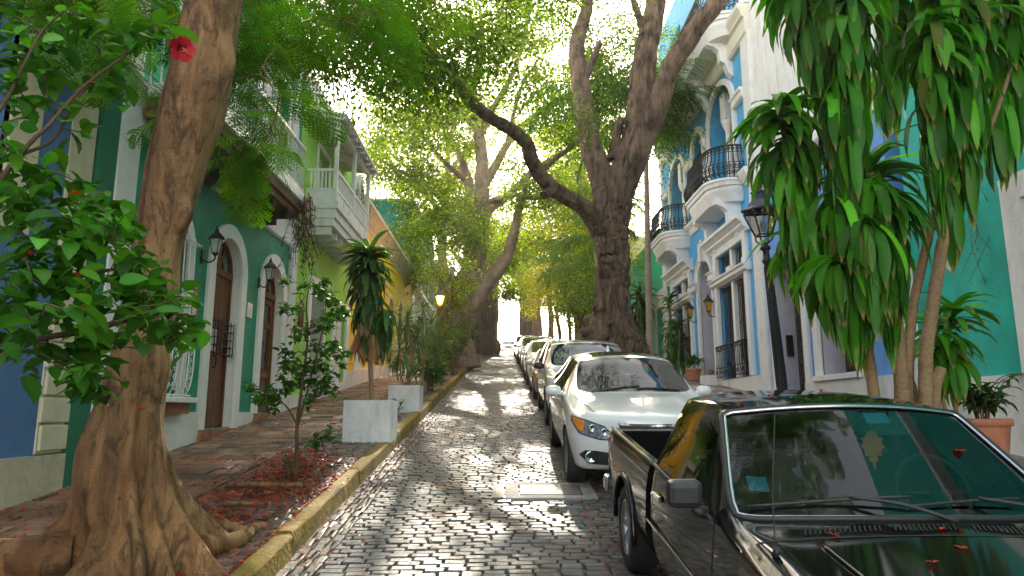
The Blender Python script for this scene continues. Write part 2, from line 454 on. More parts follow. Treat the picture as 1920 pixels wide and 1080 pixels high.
SKEW = 0
def stones(mb, xs0, xs1, y0, y1, lx, ly, gap, h, dz, base, spread, bow=0, tilt=.008, rowj=.0035, alongroad=False):
    """Courses of hand-cut blocks, each a chamfered block of its own size, lean and colour."""
    ny = int((y1 - y0) / ly); V = []; C = []
    cx = []; cyy = []; hx = []; hy = []
    for r in range(ny):
        y = y0 + (r + .5) * ly
        x = xs0 - (r % 2) * lx * .5 - rng.uniform(0, .25) * lx
        while x < xs1:
            w = lx * rng.uniform(.84, 1.14)
            a, b = max(x, xs0), min(x + w, xs1)
            if b - a > lx * .25:
                cx.append((a + b) / 2); hx.append((b - a) / 2 - gap * rng.uniform(.5, 1.6)); cyy.append(y); hy.append(ly / 2 - gap * rng.uniform(.22, .5))
            x += w
    cx, cyy, hx, hy = map(np.array, (cx, cyy, hx, hy)); N = len(cx)
    yy = cyy + SKEW * (cx - xs0) + rng.normal(0, rowj, N) + bow * np.sin(cx * 1.9 + cyy * .35) * .5 + bow * np.sin(cyy * .8)
    hh = dz + rng.normal(0, .0032, N)
    sx, sy = rng.normal(0, tilt, N), rng.normal(0, tilt * 1.6, N)
    ch = np.minimum(.008, hy * .25)
    # 12 verts: top 4, shoulder 4, foot 4
    P = []
    for lev, (ins, zz) in enumerate(((1, 0), (0, -.007), (-.1, -.05))):
        for (a, b) in ((-1, -1), (1, -1), (1, 1), (-1, 1)):
            dx = a * (hx - ins * ch * 1.1); dy = b * (hy - ins * ch)
            jx = rng.normal(0, .0035, N); jy = rng.normal(0, .0035, N)
            x = cx + dx + jx; y = yy + dy + jy
            z = zr(y) + hh + zz + sx * dx / .1 * .1 + sy * dy
            P.append(np.stack([x, y, z], 1))
    V = np.stack(P, 1)                       # N,12,3
    f = [(0, 1, 2, 3)] + [(i, i + 4, (i + 1) % 4 + 4, (i + 1) % 4) for i in range(4)] + [(i + 4, i + 8, (i + 1) % 4 + 8, (i + 1) % 4 + 4) for i in range(4)]
    F = (np.array(f)[None] + (np.arange(N) * 12)[:, None, None]).reshape(-1, 4)
    c = np.array(base)[None] * (1 + rng.normal(0, spread, (N, 1))) * (1 + rng.normal(0, .05, (N, 3)))
    br = rng.random(N) < .12; c[br] = c[br] * np.array([1.25, 1.0, .78])
    c = np.clip(c, .02, .6)
    mb.add(V.reshape(-1, 3), F, np.repeat(c, 12, 0))

SKEW = .10
mb = MB()
ST = (.092, .090, .090)
stones(mb, KX + .30, KR, 1.0, 46, .178, .090, .0085, .05, .014, ST, .22, bow=.03)
stones(mb, KX + .30, KR, 46, 115, .30, .20, .012, .05, .014, ST, .2)
mb.build('road', m_stone, None, 'structure')
SKEW = 0
mb = MB()          # three courses laid lengthwise along the kerb
for k in range(3):
    stones(mb, KX + .02 + k * .095, KX + .02 + (k + 1) * .095, 1.0 + k * .07, 60, .095, .19, .010, .05, .012, (.14, .122, .105), .2, tilt=.02)
mb.build('gutter_stones', m_stone, None, 'structure')

# left pavement: cobbled strip by the kerb, slate slabs by the houses
sheet('pavement_bed', LW - .3, KX - .16, YS, .128, m_joint)
mb = MB()
stones(mb, -2.95, KX - .17, 1.0, 60, .17, .105, .014, .05, .146, (.17, .135, .115), .28, bow=.02, tilt=.06, rowj=.01)
mb.build('pavement_strip', m_stone, None, 'structure')
mb = MB()
stones(mb, LW, -2.97, 0, 62, .46, .30, .012, .05, .15, (.185, .115, .075), .26, tilt=.012, rowj=.012)
mb.build('pavement_left', m_slab, None, 'structure')
sheet('pavement_bed_right', KR + .16, RW + .3, YS, .128, m_joint)
mb = MB()
stones(mb, KR + .17, RW, 0, 62, .5, .34, .012, .05, .15, (.23, .21, .19), .2, tilt=.01)
mb.build('pavement_right', m_slab, None, 'structure')

# kerbs: lengths of worn yellow kerb, one of them broken and set lower
mb = MB(); y = .4; k = 0
while y < 70:
    L = rng.uniform(2.3, 3.2)
    if y > 30: L *= 1.6
    for (a, b) in ((y, y + L - .015),):
        off = rng.normal(0, .010); dz = .165 + rng.normal(0, .010)
        n = max(2, int(L / .25)); ys = np.linspace(a, b, n + 1)
        w = [(KX + .0, -.06), (KX - .015, dz - .02), (KX - .035, dz), (KX - .17, dz - .004), (KX - .18, -.06)]
        V = np.array([[px + off + rng.normal(0, .004), yy, zroad(yy) + pz + rng.normal(0, .004)] for yy in ys for (px, pz) in w])
        F = [(i * 5 + j, i * 5 + j + 1, (i + 1) * 5 + j + 1, (i + 1) * 5 + j) for i in range(n) for j in range(4)]
        F += [(0, 1, 2, 3, 4), tuple(n * 5 + q for q in (4, 3, 2, 1, 0))]
        mb.add(V, F)
    y += L; k += 1
mb.build('kerb_left', m_kerb, None, 'structure', bevel=.012)
mb = MB(); y = .4
while y < 70:
    L = 2.4
    n = 6; ys = np.linspace(y, y + L - .012, n + 1); w = [(KR, -.06), (KR + .01, .15), (KR + .03, .165), (KR + .17, .163), (KR + .18, -.06)]
    V = np.array([[px, yy, zroad(yy) + pz] for yy in ys for (px, pz) in w])
    F = [(i * 5 + j, i * 5 + j + 1, (i + 1) * 5 + j + 1, (i + 1) * 5 + j) for i in range(n) for j in range(4)] + [(0, 1, 2, 3, 4), tuple(n * 5 + q for q in (4, 3, 2, 1, 0))]
    mb.add(V, F); y += L
mb.build('kerb_right', m_kerbgrey, None, 'structure')

# concrete utility cover set in the setts
uc = root('utility_cover', (.45, 7.8, zroad(7.8)), 'rectangular concrete access cover set in the cobbles ahead of the white car', 'utility cover')
mp = lambda s, z, o: (s, z, zroad(z) + .02 + o)
mb = MB(); mb.extrude([(.02, 7.45), (.98, 7.45), (.98, 8.2), (.02, 8.2)], -.05, .016, mp, holes=[[(.16, 7.58), (.84, 7.58), (.84, 8.07), (.16, 8.07)]]); mb.build('frame', m_concrete, uc, bevel=.006)
mb = MB(); mb.extrude([(.18, 7.60), (.82, 7.60), (.82, 8.05), (.18, 8.05)], -.05, .020, mp); mb.extrude([(-.12, 7.5), (.0, 7.5), (.0, 8.15), (-.12, 8.15)], -.05, .012, mp); mb.build('lid', mat('cover_steel', (.20, .18, .165), .55, metal=.4, var=(30, .4), bump=(120, .8)), uc, bevel=.005)

# petals and dead leaves blown along the strip and the gutter: uncountable
def litter(mb, n, xs, ys, dz, cols, size, tilt=.5):
    x = np.asarray(xs); y = np.asarray(ys)
    a = rng.uniform(0, 2 * PI, n); s = size * rng.uniform(.5, 1.4, n)
    d = np.stack([np.cos(a), np.sin(a), rng.normal(0, tilt * .4, n)], 1); e = np.stack([-np.sin(a), np.cos(a), rng.normal(0, tilt, n)], 1)
    c = np.stack([x, y, zr(y) + dz + s * .25], 1)
    V = np.stack([c - d * s[:, None], c + e * (s * .45)[:, None], c + d * s[:, None], c - e * (s * .45)[:, None]], 1)
    V[:, :, 2] = np.maximum(V[:, :, 2], (zr(V[:, :, 1]) + dz + .002))
    col = np.array(cols)[rng.integers(0, len(cols), n)] * rng.uniform(.6, 1.3, (n, 1))
    mb.add(V.reshape(-1, 3), np.arange(n * 4).reshape(-1, 4), np.repeat(np.clip(col, 0, 1), 4, 0))
REDS = [(.66, .035, .012), (.78, .07, .02), (.5, .02, .012), (.70, .14, .03), (.3, .05, .02)]
BRNS = [(.14, .06, .03), (.20, .09, .04), (.09, .045, .025), (.27, .14, .06)]
mb = MB()
n = 8500
cl = rng.integers(0, 60, n); ccx = rng.uniform(-2.85, -1.85, 60); ccy = rng.uniform(4.2, 9.6, 60)
litter(mb, n, np.clip(ccx[cl] + rng.normal(0, .22, n), -3.2, -1.8), ccy[cl] + rng.normal(0, .28, n), .165, REDS * 2 + BRNS[:2], .019)
n = 2200; litter(mb, n, rng.uniform(-4.5, -2.0, n), 3.5 + 10 * rng.random(n) ** 1.6, .165, REDS + BRNS, .016)
n = 1800; litter(mb, n, -4.45 + 1.7 * rng.random(n) ** 1.3, rng.uniform(4.2, 8.5, n), .165, REDS * 2 + BRNS, .018)
n = 750; litter(mb, n, KX + .03 + np.abs(rng.normal(0, .22, n)), rng.uniform(4.3, 14, n), .028, REDS, .015)
n = 500; litter(mb, n, rng.uniform(KX, 1.6, n), rng.uniform(4.5, 20, n), .03, REDS[:2] + BRNS, .014)
n = 900; litter(mb, n, .75 + np.abs(rng.normal(0, .5, n)), rng.uniform(4.5, 8.6, n), .03, REDS[1:] + BRNS * 2, .02)
n = 500; litter(mb, n, rng.uniform(2.9, 6.5, n), rng.uniform(4, 14, n), .165, BRNS, .02)
for (cx_, cy_) in ((-2.37, 8.0), (-2.3, 7.2), (-2.6, 5.9), (-2.4, 14.8)):
    n = 420; litter(mb, n, cx_ + rng.normal(0, .26, n), cy_ + rng.normal(0, .3, n), .165, BRNS + REDS[3:], .028, .8)
tag(mb.build('fallen_petals', m_petal, None, 'stuff'), 'red flame tree petals and dead leaves scattered over strip, gutter and setts', 'litter')

# a sawn branch piece and sticks lying in the strip
def log_piece(y, x, a, L, r, label):
    d = np.array([math.cos(a), math.sin(a), .112 * math.sin(a)]); c = np.array([x, y, zroad(y) + .165 + r * .8])
    r0 = root('fallen_branch', tuple(c), label, 'branch', 'sticks lying on the planting strip')
    pts = [c - d * L / 2, c - d * L * .2 + [0, 0, r * .4], c + d * L * .15, c + d * L / 2]
    mb = MB(); mb.tube(cr(pts, 4), np.linspace(r, r * .8, 13), 9, jit=.06); mb.build('bark', m_barkA, r0)
    e = MB(); q = c + d * (L / 2 + .002); e.tube([q, q + d * .004], r * .68, 10); e.build('sawn_end', mat('sawn_wood', (.50, .33, .17), .8, var=(20, .25)), r0)
log_piece(5.7, -2.15, -.35, .42, .055, 'sawn pale branch end lying beside the big buttressed tree')
log_piece(6.6, -2.35, .12, .40, .022, 'thin peeling stick on red petals between big tree and sapling')
log_piece(7.35, -2.45, .05, .75, .03, 'long dark stick lying below the sapling')
# ---------------------------------------------------------------- houses
LM = lambda s, z, o: (LW + o, s, z)
RM = lambda s, z, o: (RW - o, s, z)
def fb(mb, mp, s0, s1, z0, z1, o0, o1, col=None):
    a = np.array([mp(s, z, o) for s in (s0, s1) for z in (z0, z1) for o in (o0, o1)])
    return mb.add(a, [(0, 1, 3, 2), (4, 6, 7, 5), (0, 4, 5, 1), (2, 3, 7, 6), (0, 2, 6, 4), (1, 5, 7, 3)], col)
def rect(s0, s1, z0, z1): return [(s0, z0), (s1, z0), (s1, z1), (s0, z1)]
def arch(s0, s1, z0, zs, n=18, flat=1.0):
    c, r = (s0 + s1) / 2, (s1 - s0) / 2
    return [(s0, z0), (s1, z0)] + [(c + r * math.cos(a), zs + flat * r * math.sin(a)) for a in np.linspace(0, PI, n)]
def uarch(s0, s1, z0, zs, w, n=18, flat=1.0):
    o = arch(s0 - w, s1 + w, z0, zs, n, flat); i = arch(s0, s1, z0, zs, n, flat)
    return [i[1], o[1]] + o[2:] + [o[0], i[0]] + i[2:][::-1]
def uframe(s0, s1, z0, z1, w):
    return [(s1, z0), (s1 + w, z0), (s1 + w, z1 + w), (s0 - w, z1 + w), (s0 - w, z0), (s0, z0), (s0, z1), (s1, z1)]
def house(name, mp, s0, s1, label, depth=7):
    b = mp(s0, zroad(s0), 0)
    return root(name, b, label, 'house')
def wall(h, mp, s0, s1, ztop, m, holes, name='wall', depth=7.0, zlow=None):
    zb0, zb1 = (zroad(s0) - .3, zroad(s1) - .3) if zlow is None else (zlow, zlow)
    mb = MB(); mb.extrude([(s0, zb0), (s1, zb1), (s1, ztop), (s0, ztop)], -.32, 0, mp, holes)
    fb(mb, mp, s0, s0 + .2, zb0, ztop - .01, -depth, -.321); fb(mb, mp, s1 - .2, s1, zb0, ztop - .01, -depth, -.321)
    fb(mb, mp, s0, s1, zb0, ztop - .01, -depth - .2, -depth)
    return mb.build(name, m, h)
def roof_of(h, mp, s0, s1, z, depth=7.0, m=None):
    mb = MB(); fb(mb, mp, s0 + .01, s1 - .01, z - .25, z - .05, -depth, -.33)
    return mb.build('roof', m or m_roof, h)
def dark_back(mb, mp, s0, s1, z0, z1, o=-.6): return fb(mb, mp, s0, s1, z0, z1, o - .02, o)
def moulding(mb, mp, s0, s1, z0, prof, ends=True):
    """A run of moulding: prof is [(out, z above z0)...], from bottom to top."""
    P = [(0, prof[0][1])] + list(prof) + [(0, prof[-1][1])]
    a = np.array([mp(s0, z0 + z, o) for o, z in P]); b = np.array([mp(s1, z0 + z, o) for o, z in P]); n = len(P)
    mb.add(np.vstack([a, b]), [(i, i + 1, n + i + 1, n + i) for i in range(n - 1)] + [tuple(range(n)), tuple(range(2 * n - 1, n - 1, -1))])
def plank_door(h, mp, s0, s1, z0, zs, fan=True, style='plank', o=-.17, name='door'):
    """Arched double door: two leaves, transom and radial fanlight."""
    c, r = (s0 + s1) / 2, (s1 - s0) / 2
    fr = MB(); fr.extrude(uarch(s0 + .05, s1 - .05, z0, zs, .05 - .002), o - .06, o + .05, mp)
    fb(fr, mp, s0, s1, zs - .06, zs + .05, o - .05, o + .055)
    d = fr.build(name, m_door, h)
    lf = MB()
    for k in (0, 1):
        a, b = (s0 + .052, c - .004) if k == 0 else (c + .004, s1 - .052)
        if style == 'plank':
            n = 3; w = (b - a) / n
            for i in range(n): fb(lf, mp, a + i * w + .004, a + (i + 1) * w - .004, z0 + .01, zs - .062, o - .03, o + .012)
            fb(lf, mp, a, b, z0 + .01, zs - .064, o - .04, o - .004)
        else:
            fb(lf, mp, a, b, z0 + .01, zs - .064, o - .04, o - .02)
            H = zs - z0
            for (u0, u1) in ((0, .12), (.88, 1)): fb(lf, mp, a + (b - a) * u0, a + (b - a) * u1, z0 + .011, zs - .065, o - .02, o + .02)
            for (v0, v1) in ((0, .06), (.30, .35), (.74, .78), (.955, 1)): fb(lf, mp, a + (b - a) * .121, a + (b - a) * .879, z0 + .012 + (H - .09) * v0, z0 + .012 + (H - .09) * v1, o - .02, o + .018)
            fb(lf, mp, a + (b - a) * .26, a + (b - a) * .74, z0 + H * .10, z0 + H * .26, o - .02, o + .006)
    lf.build('leaf', m_door, d, bevel=.004)
    if style != 'plank':
        g = MB(); H = zs - z0
        for k in (0, 1):
            a, b = (s0 + .052, c - .004) if k == 0 else (c + .004, s1 - .052)
            fb(g, mp, a + (b - a) * .2, a + (b - a) * .8, z0 + H * .37, z0 + H * .71, o - .019, o - .012)
            fb(g, mp, a + (b - a) * .2, a + (b - a) * .8, z0 + H * .79, z0 + H * .92, o - .019, o - .012)
        g.build('pane', m_glassdark, d)
    if fan:
        g = MB(); g.extrude(arch(s0 + .05, s1 - .05, zs + .05, zs + .051), o - .03, o - .02, mp); g.build('fanlight', mat('fanlight_glass', (.22, .26, .26), .08, var=(3, .5)), d)
        b = MB()
        for t in (60, 90, 120):
            t = math.radians(t); u = np.array([math.cos(t), math.sin(t)]); v = np.array([-u[1], u[0]]) * .022
            p0 = np.array([c, zs + .05]); p1 = p0 + u * (r - .07)
            b.extrude([tuple(p0 - v), tuple(p1 - v), tuple(p1 + v), tuple(p0 + v)], o - .019, o + .03, mp)
        ra = arch(c - r * .38, c + r * .38, zs + .05, zs + .05); 
        b.extrude(uarch(c - r * .36, c + r * .36, zs + .052, zs + .052, .03), o - .018, o + .025, mp)
        b.build('glazing_bar', m_door, d)
    hd = MB(); hd.tube([mp(c + .05, z0 + .95, o + .02), mp(c + .05, z0 + .97, o + .07), mp(c + .05, z0 + 1.12, o + .07), mp(c + .05, z0 + 1.15, o + .02)], .012, 6)
    hd.build('handle', m_iron, d)
    hd = MB(); hd.lathe([(0, 0), (.035, 0), (.035, .02), (0, .03)], mp(c + .05, z0 + 1.32, o + .015), 8, axis='x'); hd.build('lock', m_iron, d)
    return d
def balusters(mb, mp_pts, z0, z1, r, seg=5):
    for p in mp_pts: mb.tube([(p[0], p[1], z0), (p[0], p[1], z1)], r, seg, False)
def level_of(s): return zroad(s) + .15

# ===== left row =====
# --- slate blue house nearest the camera
H = house('blue_corner_house', LM, 1, 7.38, 'slate blue house with cream quoins at the left edge behind the hibiscus', 7)
wall(H, LM, -9, 6.93, 9.2, m_blue1, [rect(4.55, 6.05, 3.6, 8.0)])
roof_of(H, LM, -9, 6.93, 9.2)
mb = MB(); fb(mb, LM, 6.93, 7.36, 1.34, 9.2, -.32, .012)
z = 1.36
k = 0
while z < 3.4:
    hgt = .27; w = .40 if k % 2 == 0 else .43
    fb(mb, LM, 7.35 - w, 7.375, z + .012, z + hgt - .012, .0125, .045); z += hgt; k += 1
mb.build('quoin', m_cream, H, bevel=.012)
mb = MB(); mb.extrude([(-9, -1.3), (7.37, .5), (7.37, 1.33), (-9, 1.33)], -.31, .05, LM); mb.build('plinth', m_stained, H, bevel=.01)
mb = MB(); mb.extrude(uframe(4.55, 6.05, 3.4, 8.0, .4), -.05, .03, LM); mb.build('window_surround', m_cream, H, bevel=.01)
w = MB(); fb(w, LM, 4.55, 6.05, 3.6, 8.0, -.25, -.2)
for z in np.arange(3.65, 7.95, .09): fb(w, LM, 4.6, 6.0, z, z + .06, -.199, -.17)
w.build('shutter', m_doord, H)

# --- green house with the brown balcony
H = house('green_house', LM, 7.4, 14.78, 'dark green house with white trim, two arched brown doors and a wooden balcony')
D1, D2, W1 = (10.68, 11.78, 1.50, 4.02), (12.92, 14.04, 1.74, 4.02), (8.85, 9.75, 1.95, 4.02)
UPD = [(9.0, 10.0), (11.0, 12.0), (12.9, 13.8)]
wall(H, LM, 7.39, 14.78, 9.6, m_green, [arch(*D1), arch(*D2), arch(*W1)] + [rect(a, b, 5.9, 8.4) for a, b in UPD])
roof_of(H, LM, 7.39, 14.78, 9.6)
mb = MB(); fb(mb, LM, 7.385, 7.72, .4, 9.6, -.02, .05); mb.build('corner_pilaster', m_dgreen, H)
for q in ((7.725, 8.15, .4, 5.2, -.01, .075), (14.36, 14.79, 1.2, 5.2, -.01, .06), (7.73, 8.1, 5.81, 9.6, -.01, .06), (14.05, 14.4, 5.81, 9.6, -.01, .06), (10.3, 10.6, 5.81, 9.6, -.01, .05), (12.3, 12.6, 5.81, 9.6, -.01, .05)):
    mb = MB(); fb(mb, LM, *q); mb.build('pilaster', m_white, H, bevel=.006)
mb = MB(); mb.extrude([(8.151, .6), (14.359, 1.4), (14.359, 1.745), (14.06, 1.745), (14.06, 1.6), (12.90, 1.6), (12.90, 1.745), (11.80, 1.745), (11.80, 1.4), (10.66, 1.4), (10.66, 1.745), (8.151, 1.745)], -.02, .045, LM); mb.build('plinth', m_white, H, bevel=.008)
mb = MB()
for d, w in ((D1, .23), (D2, .23)): mb.extrude(uarch(d[0], d[1], d[2] - .1, d[3], w), -.015, .05, LM)
mb.extrude(uarch(W1[0], W1[1], W1[2] - .05, W1[3], .17), -.015, .05, LM)
mb.build('arch_trim', m_wtrim, H, bevel=.008)
mb = MB()
for d in (D1, D2): mb.extrude(uarch(d[0] + .006, d[1] - .006, d[2], d[3], .004), -.31, -.005, LM)
mb.build('reveal', m_wtrim, H)
fz = MB(); moulding(fz, LM, 7.72, 14.79, 5.18, [(.02, 0), (.06, .03), (.06, .08), (.03, .10), (.03, .50), (.1, .56), (.1, .62)]); fz.build('frieze', m_white, H)
co = MB(); moulding(co, LM, 7.39, 14.78, 9.2, [(.03, 0), (.1, .08), (.1, .16), (.25, .3), (.32, .34), (.32, .44)]); co.build('cornice', m_wtrim, H)
plank_door(H, LM, *D1, style='plank'); plank_door(H, LM, *D2, style='panel')
for d, dd in ((D1, 1), (D2, 2)):
    st = MB(); fb(st, LM, d[0] - .22, d[1] + .22, d[2] - .20, d[2] - .015, -.3, .09)
    if dd == 2: fb(st, LM, d[0] - .3, d[1] + .3, d[2] - .45, d[2] - .201, -.3, .26)
    st.build('threshold', m_brick, H, bevel=.012)
# iron cage over the first door's hatch
cg = MB()
for z in np.linspace(2.66, 3.16, 5): cg.tube([LM(10.84, z, -.15), LM(10.84, z, .03), LM(11.6, z, .03), LM(11.6, z, -.15)], .008, 5, False)
for s in np.linspace(10.84, 11.6, 7): cg.tube([LM(s, 2.62, .03), LM(s, 3.2, .03)], .008, 5)
cg.build('door_grille', m_iron, H)
hb = MB(); fb(hb, LM, 11.12, 11.34, 2.72, 3.08, -.156, -.145); hb.build('hatch', mat('old_label', (.55, .5, .45), .8, var=(9, .3)), H)
# white scrolled window grille
w = MB(); w.extrude(arch(W1[0], W1[1], W1[2], W1[3]), -.3, -.25, LM); wf = w.build('window', m_doord, H)
g = MB()
def scroll(s, z, r, flip):
    t = np.linspace(0, 2.6 * PI, 22); rr = r * (1 - t / (2.6 * PI) * .8)
    return [LM(s + flip * rr_ * math.cos(a), z + rr_ * math.sin(a), .19) for a, rr_ in zip(t, rr)]
for s in np.linspace(W1[0] - .03, W1[1] + .03, 7):
    g.tube(cr([LM(s, 1.95, .12), LM(s, 2.2, .2), LM(s, 2.9, .2), LM(s, 3.4, .12), LM(s, 4.2, .10)], 4), .011, 5, False)
for i, s in enumerate(np.linspace(W1[0] + .05, W1[1] - .05, 5)):
    for z in np.arange(2.08, 3.2, .24):
        g.tube(scroll(s, z, .075, 1 if i % 2 else -1), .009, 4, False); g.tube(scroll(s, z + .12, .06, -1 if i % 2 else 1), .008, 4, False)
for z in (1.97, 2.62, 3.3, 4.1): g.tube([LM(W1[0] - .05, z, .0), LM(W1[0] - .05, z, .19), LM(W1[1] + .05, z, .19), LM(W1[1] + .05, z, 0)], .012, 5, False)
g.build('grille', m_wtrim, wf)
sl = MB(); fb(sl, LM, W1[0] - .15, W1[1] + .18, 1.87, 1.945, -.2, .25); sl.build('sill', m_wtrim, wf, bevel=.01)
sl = MB(); fb(sl, LM, W1[0] + .1, W1[1] + .12, 1.72, 1.868, .046, .16); sl.build('sill_corbel', m_brick, wf)
# upper doors, white louvres
for a, b in UPD:
    u = MB(); u.extrude(uframe(a, b, 5.8, 8.4, .1), -.02, .04, LM); f = u.build('balcony_door', m_wtrim, H)
    l = MB(); fb(l, LM, a, b, 5.8, 8.4, -.22, -.2)
    for z in np.arange(5.95, 8.3, .07):
        fb(l, LM, a + .06, (a + b) / 2 - .04, z, z + .05, -.199, -.16); fb(l, LM, (a + b) / 2 + .04, b - .06, z, z + .05, -.199, -.16)
    l.build('shutter', m_whitewood, f)
# balcony: beam fascia, brackets, white edge, railing
bs = [(8.15, 12.75)]
BO = .72
b0 = MB()
for a, b in bs: fb(b0, LM, a - .03, b + .03, 5.62, 5.80, .1, BO + .05)
BAL = b0.build('balcony', m_wtrim, H, bevel=.01)
b1 = MB()
for a, b in bs:
    fb(b1, LM, a, b, 5.46, 5.615, .07, BO); fb(b1, LM, a, b, 5.34, 5.458, .07, BO - .06)
b1.build('fascia', m_beam, BAL, bevel=.008)
m_brk = wood_mat('dark_bracket_wood', (.03, .02, .015), (.07, .045, .03), .8)
for s in np.arange(8.5, 12.6, .72):
    b2 = MB(); fb(b2, LM, s, s + .14, 5.20, 5.335, .04, BO - .1); fb(b2, LM, s + .01, s + .13, 5.08, 5.198, .04, BO - .3)
    b2.build('bracket', m_brk, BAL)
b3 = MB()
for a, b in bs:
    fb(b3, LM, a, b, 6.68, 6.74, BO - .05, BO + .01); fb(b3, LM, a, b, 5.87, 5.91, BO - .04, BO)
    for s in (a + .02, b - .02): fb(b3, LM, s - .025, s + .025, 6.68, 6.73, .05, BO - .051)
    for s in np.arange(a, b + .01, .115): b3.tube([LM(s, 5.8, BO - .02), LM(s, 6.7, BO - .02)], .013, 5, False)
    for s in np.arange(a + .06, b - .05, .23):
        for z in (6.05, 6.5): b3.tube([LM(s + .05 * math.cos(t), z + .07 * math.sin(t), BO - .02) for t in np.linspace(0, 2 * PI, 9)], .007, 4, False)
    for o in np.linspace(.1, BO - .1, 5):
        for s in (a + .02, b - .02): b3.tube([LM(s, 5.8, o), LM(s, 6.7, o)], .013, 5, False)
b3.build('railing', mat('white_iron', (.62, .62, .60), .55, var=(8, .15)), BAL)

# --- lime green house with the white timber balcony
H = house('lime_green_house', LM, 14.8, 20.2, 'lime green house with roofed white timber balcony')
LW1 = (16.05, 17.25, 2.2, 4.75); LD = (18.45, 19.75, 2.25, 4.55)
LU = [(16.15, 17.2, 6.2, 8.15), (18.3, 19.1, 6.2, 8.0)]
wall(H, LM, 14.79, 20.2, 9.3, m_lime, [rect(*LW1), rect(*LD)] + [rect(*u) for u in LU])
roof_of(H, LM, 14.79, 20.2, 9.3)
mb = MB(); mb.extrude([(14.80, 1.6), (20.2, 2.1), (20.2, 2.62), (14.8, 2.05)], -.02, .045, LM, holes=[]); mb.build('plinth', m_white, H)
mb = MB(); mb.extrude(uframe(LW1[0], LW1[1], LW1[2], LW1[3], .17), -.015, .06, LM); mb.extrude(uframe(LD[0], LD[1], 2.2, LD[3], .2), -.015, .06, LM)
fb(mb, LM, 20.0, 20.21, 2.2, 9.2, -.01, .03); mb.build('opening_trim', m_wtrim, H, bevel=.006)
w = MB(); fb(w, LM, LW1[0], LW1[1], LW1[2], LW1[3], -.26, -.2); wf = w.build('window', m_glassdark, H)
g = MB()
for s in np.arange(LW1[0] + .05, LW1[1], .085): g.tube([LM(s, LW1[2], .05), LM(s, LW1[3] - .02, .05)], .011, 5, False)
for z in np.arange(LW1[2] + .1, 3.6, .085):
    for s in np.arange(LW1[0] + .09, LW1[1] - .03, .085): g.tube([LM(s + .035 * math.cos(t), z + .035 * math.sin(t), .052) for t in np.linspace(0, 2 * PI, 7)], .007, 4, False)
for z in (LW1[2] + .02, 3.65, LW1[3] - .03): fb(g, LM, LW1[0], LW1[1], z, z + .03, .035, .065)
g.build('grille', mat('cream_iron', (.55, .53, .44), .6, var=(8, .15)), wf)
d = MB(); fb(d, LM, LD[0], LD[1], LD[2], LD[3], -.16, -.1)
for u in (0, 1):
    a = LD[0] + .06 + u * .62
    for z0, z1 in ((2.45, 3.1), (3.2, 4.3)): fb(d, LM, a, a + .5, z0, z1, -.099, -.07)
d.build('door', m_whitewood, H, bevel=.006)
st = MB(); fb(st, LM, 15.9, 17.5, 1.72, 2.04, .05, .35); fb(st, LM, 18.3, 19.95, 1.95, 2.24, -.2, .42); st.build('step', m_brick, H, bevel=.015)
for i, u in enumerate(LU):
    t = MB(); t.extrude(uframe(u[0], u[1], u[2], u[3], .09), -.015, .04, LM); f = t.build('balcony_door', m_whitewood, H)
    l = MB(); fb(l, LM, u[0], u[1], u[2], u[3], -.22, -.2)
    for z in np.arange(u[2] + .1, u[3] - .08, .06):
        c = (u[0] + u[1]) / 2
        fb(l, LM, u[0] + .05, c - .04, z, z + .045, -.199, -.16); fb(l, LM, c + .04, u[1] - .05, z, z + .045, -.199, -.16)
    l.build('shutter', m_whitewood, f)
a, b, BO = 15.25, 19.0, .72
b0 = MB(); fb(b0, LM, a, b, 6.08, 6.3, .02, BO); fb(b0, LM, a - .02, b + .02, 6.301, 6.48, .02, BO + .05); fb(b0, LM, a + .02, b - .02, 5.9, 6.079, .02, BO - .04)
BAL = b0.build('balcony', m_whitewood, H, bevel=.012)
for s in np.arange(a + .1, b - .1, .55):
    j = MB(); fb(j, LM, s, s + .12, 5.72, 5.898, .02, BO - .12); j.build('joist', m_whitewood, BAL, bevel=.006)
for s in (a + .05, (a + b) / 2, b - .05):
    p = MB(); fb(p, LM, s - .045, s + .045, 6.48, 8.4, BO - .09, BO); p.build('post', m_whitewood, BAL, bevel=.006)
r_ = MB(); zr0 = 7.25
fb(r_, LM, a, b, zr0 - .05, zr0 + .02, BO - .075, BO - .005); fb(r_, LM, a, b, 6.75, 6.8, BO - .07, BO - .01)
fb(r_, LM, a, b, 6.49, 6.749, BO - .05, BO - .03)
for s in np.arange(a + .2, b - .3, .62): fb(r_, LM, s, s + .5, 6.54, 6.70, BO - .029, BO - .015)
for s in np.arange(a + .1, b, .085): fb(r_, LM, s, s + .03, 6.8, zr0 - .051, BO - .055, BO - .025)
for s in (a + .02, b - .06):
    fb(r_, LM, s, s + .04, zr0 - .049, zr0 + .019, .02, BO - .09); fb(r_, LM, s + .005, s + .035, 6.75, 6.799, .02, BO - .09); fb(r_, LM, s + .01, s + .03, 6.49, 6.748, .02, BO - .09)
    for o in np.linspace(.1, BO - .2, 6): fb(r_, LM, s + .005, s + .035, 6.8, zr0 - .05, o, o + .035)
r_.build('railing', m_whitewood, BAL, bevel=.004)
rf = MB()
sl = lambda s, z, o: LM(s, z - o * .14, o)
fb(rf, sl, a - .15, b + .15, 8.62, 8.67, .0, BO + .2); fb(rf, LM, a - .05, b + .05, 8.36, 8.46, BO - .1, BO - .001)
for s in np.arange(a - .1, b + .1, .42): fb(rf, sl, s, s + .07, 8.52, 8.619, .0, BO + .16)
for o in (.25, .5): fb(rf, sl, a - .1, b + .1, 8.56, 8.618, o, o + .05)
rf.build('balcony_roof', m_whitewood, BAL)
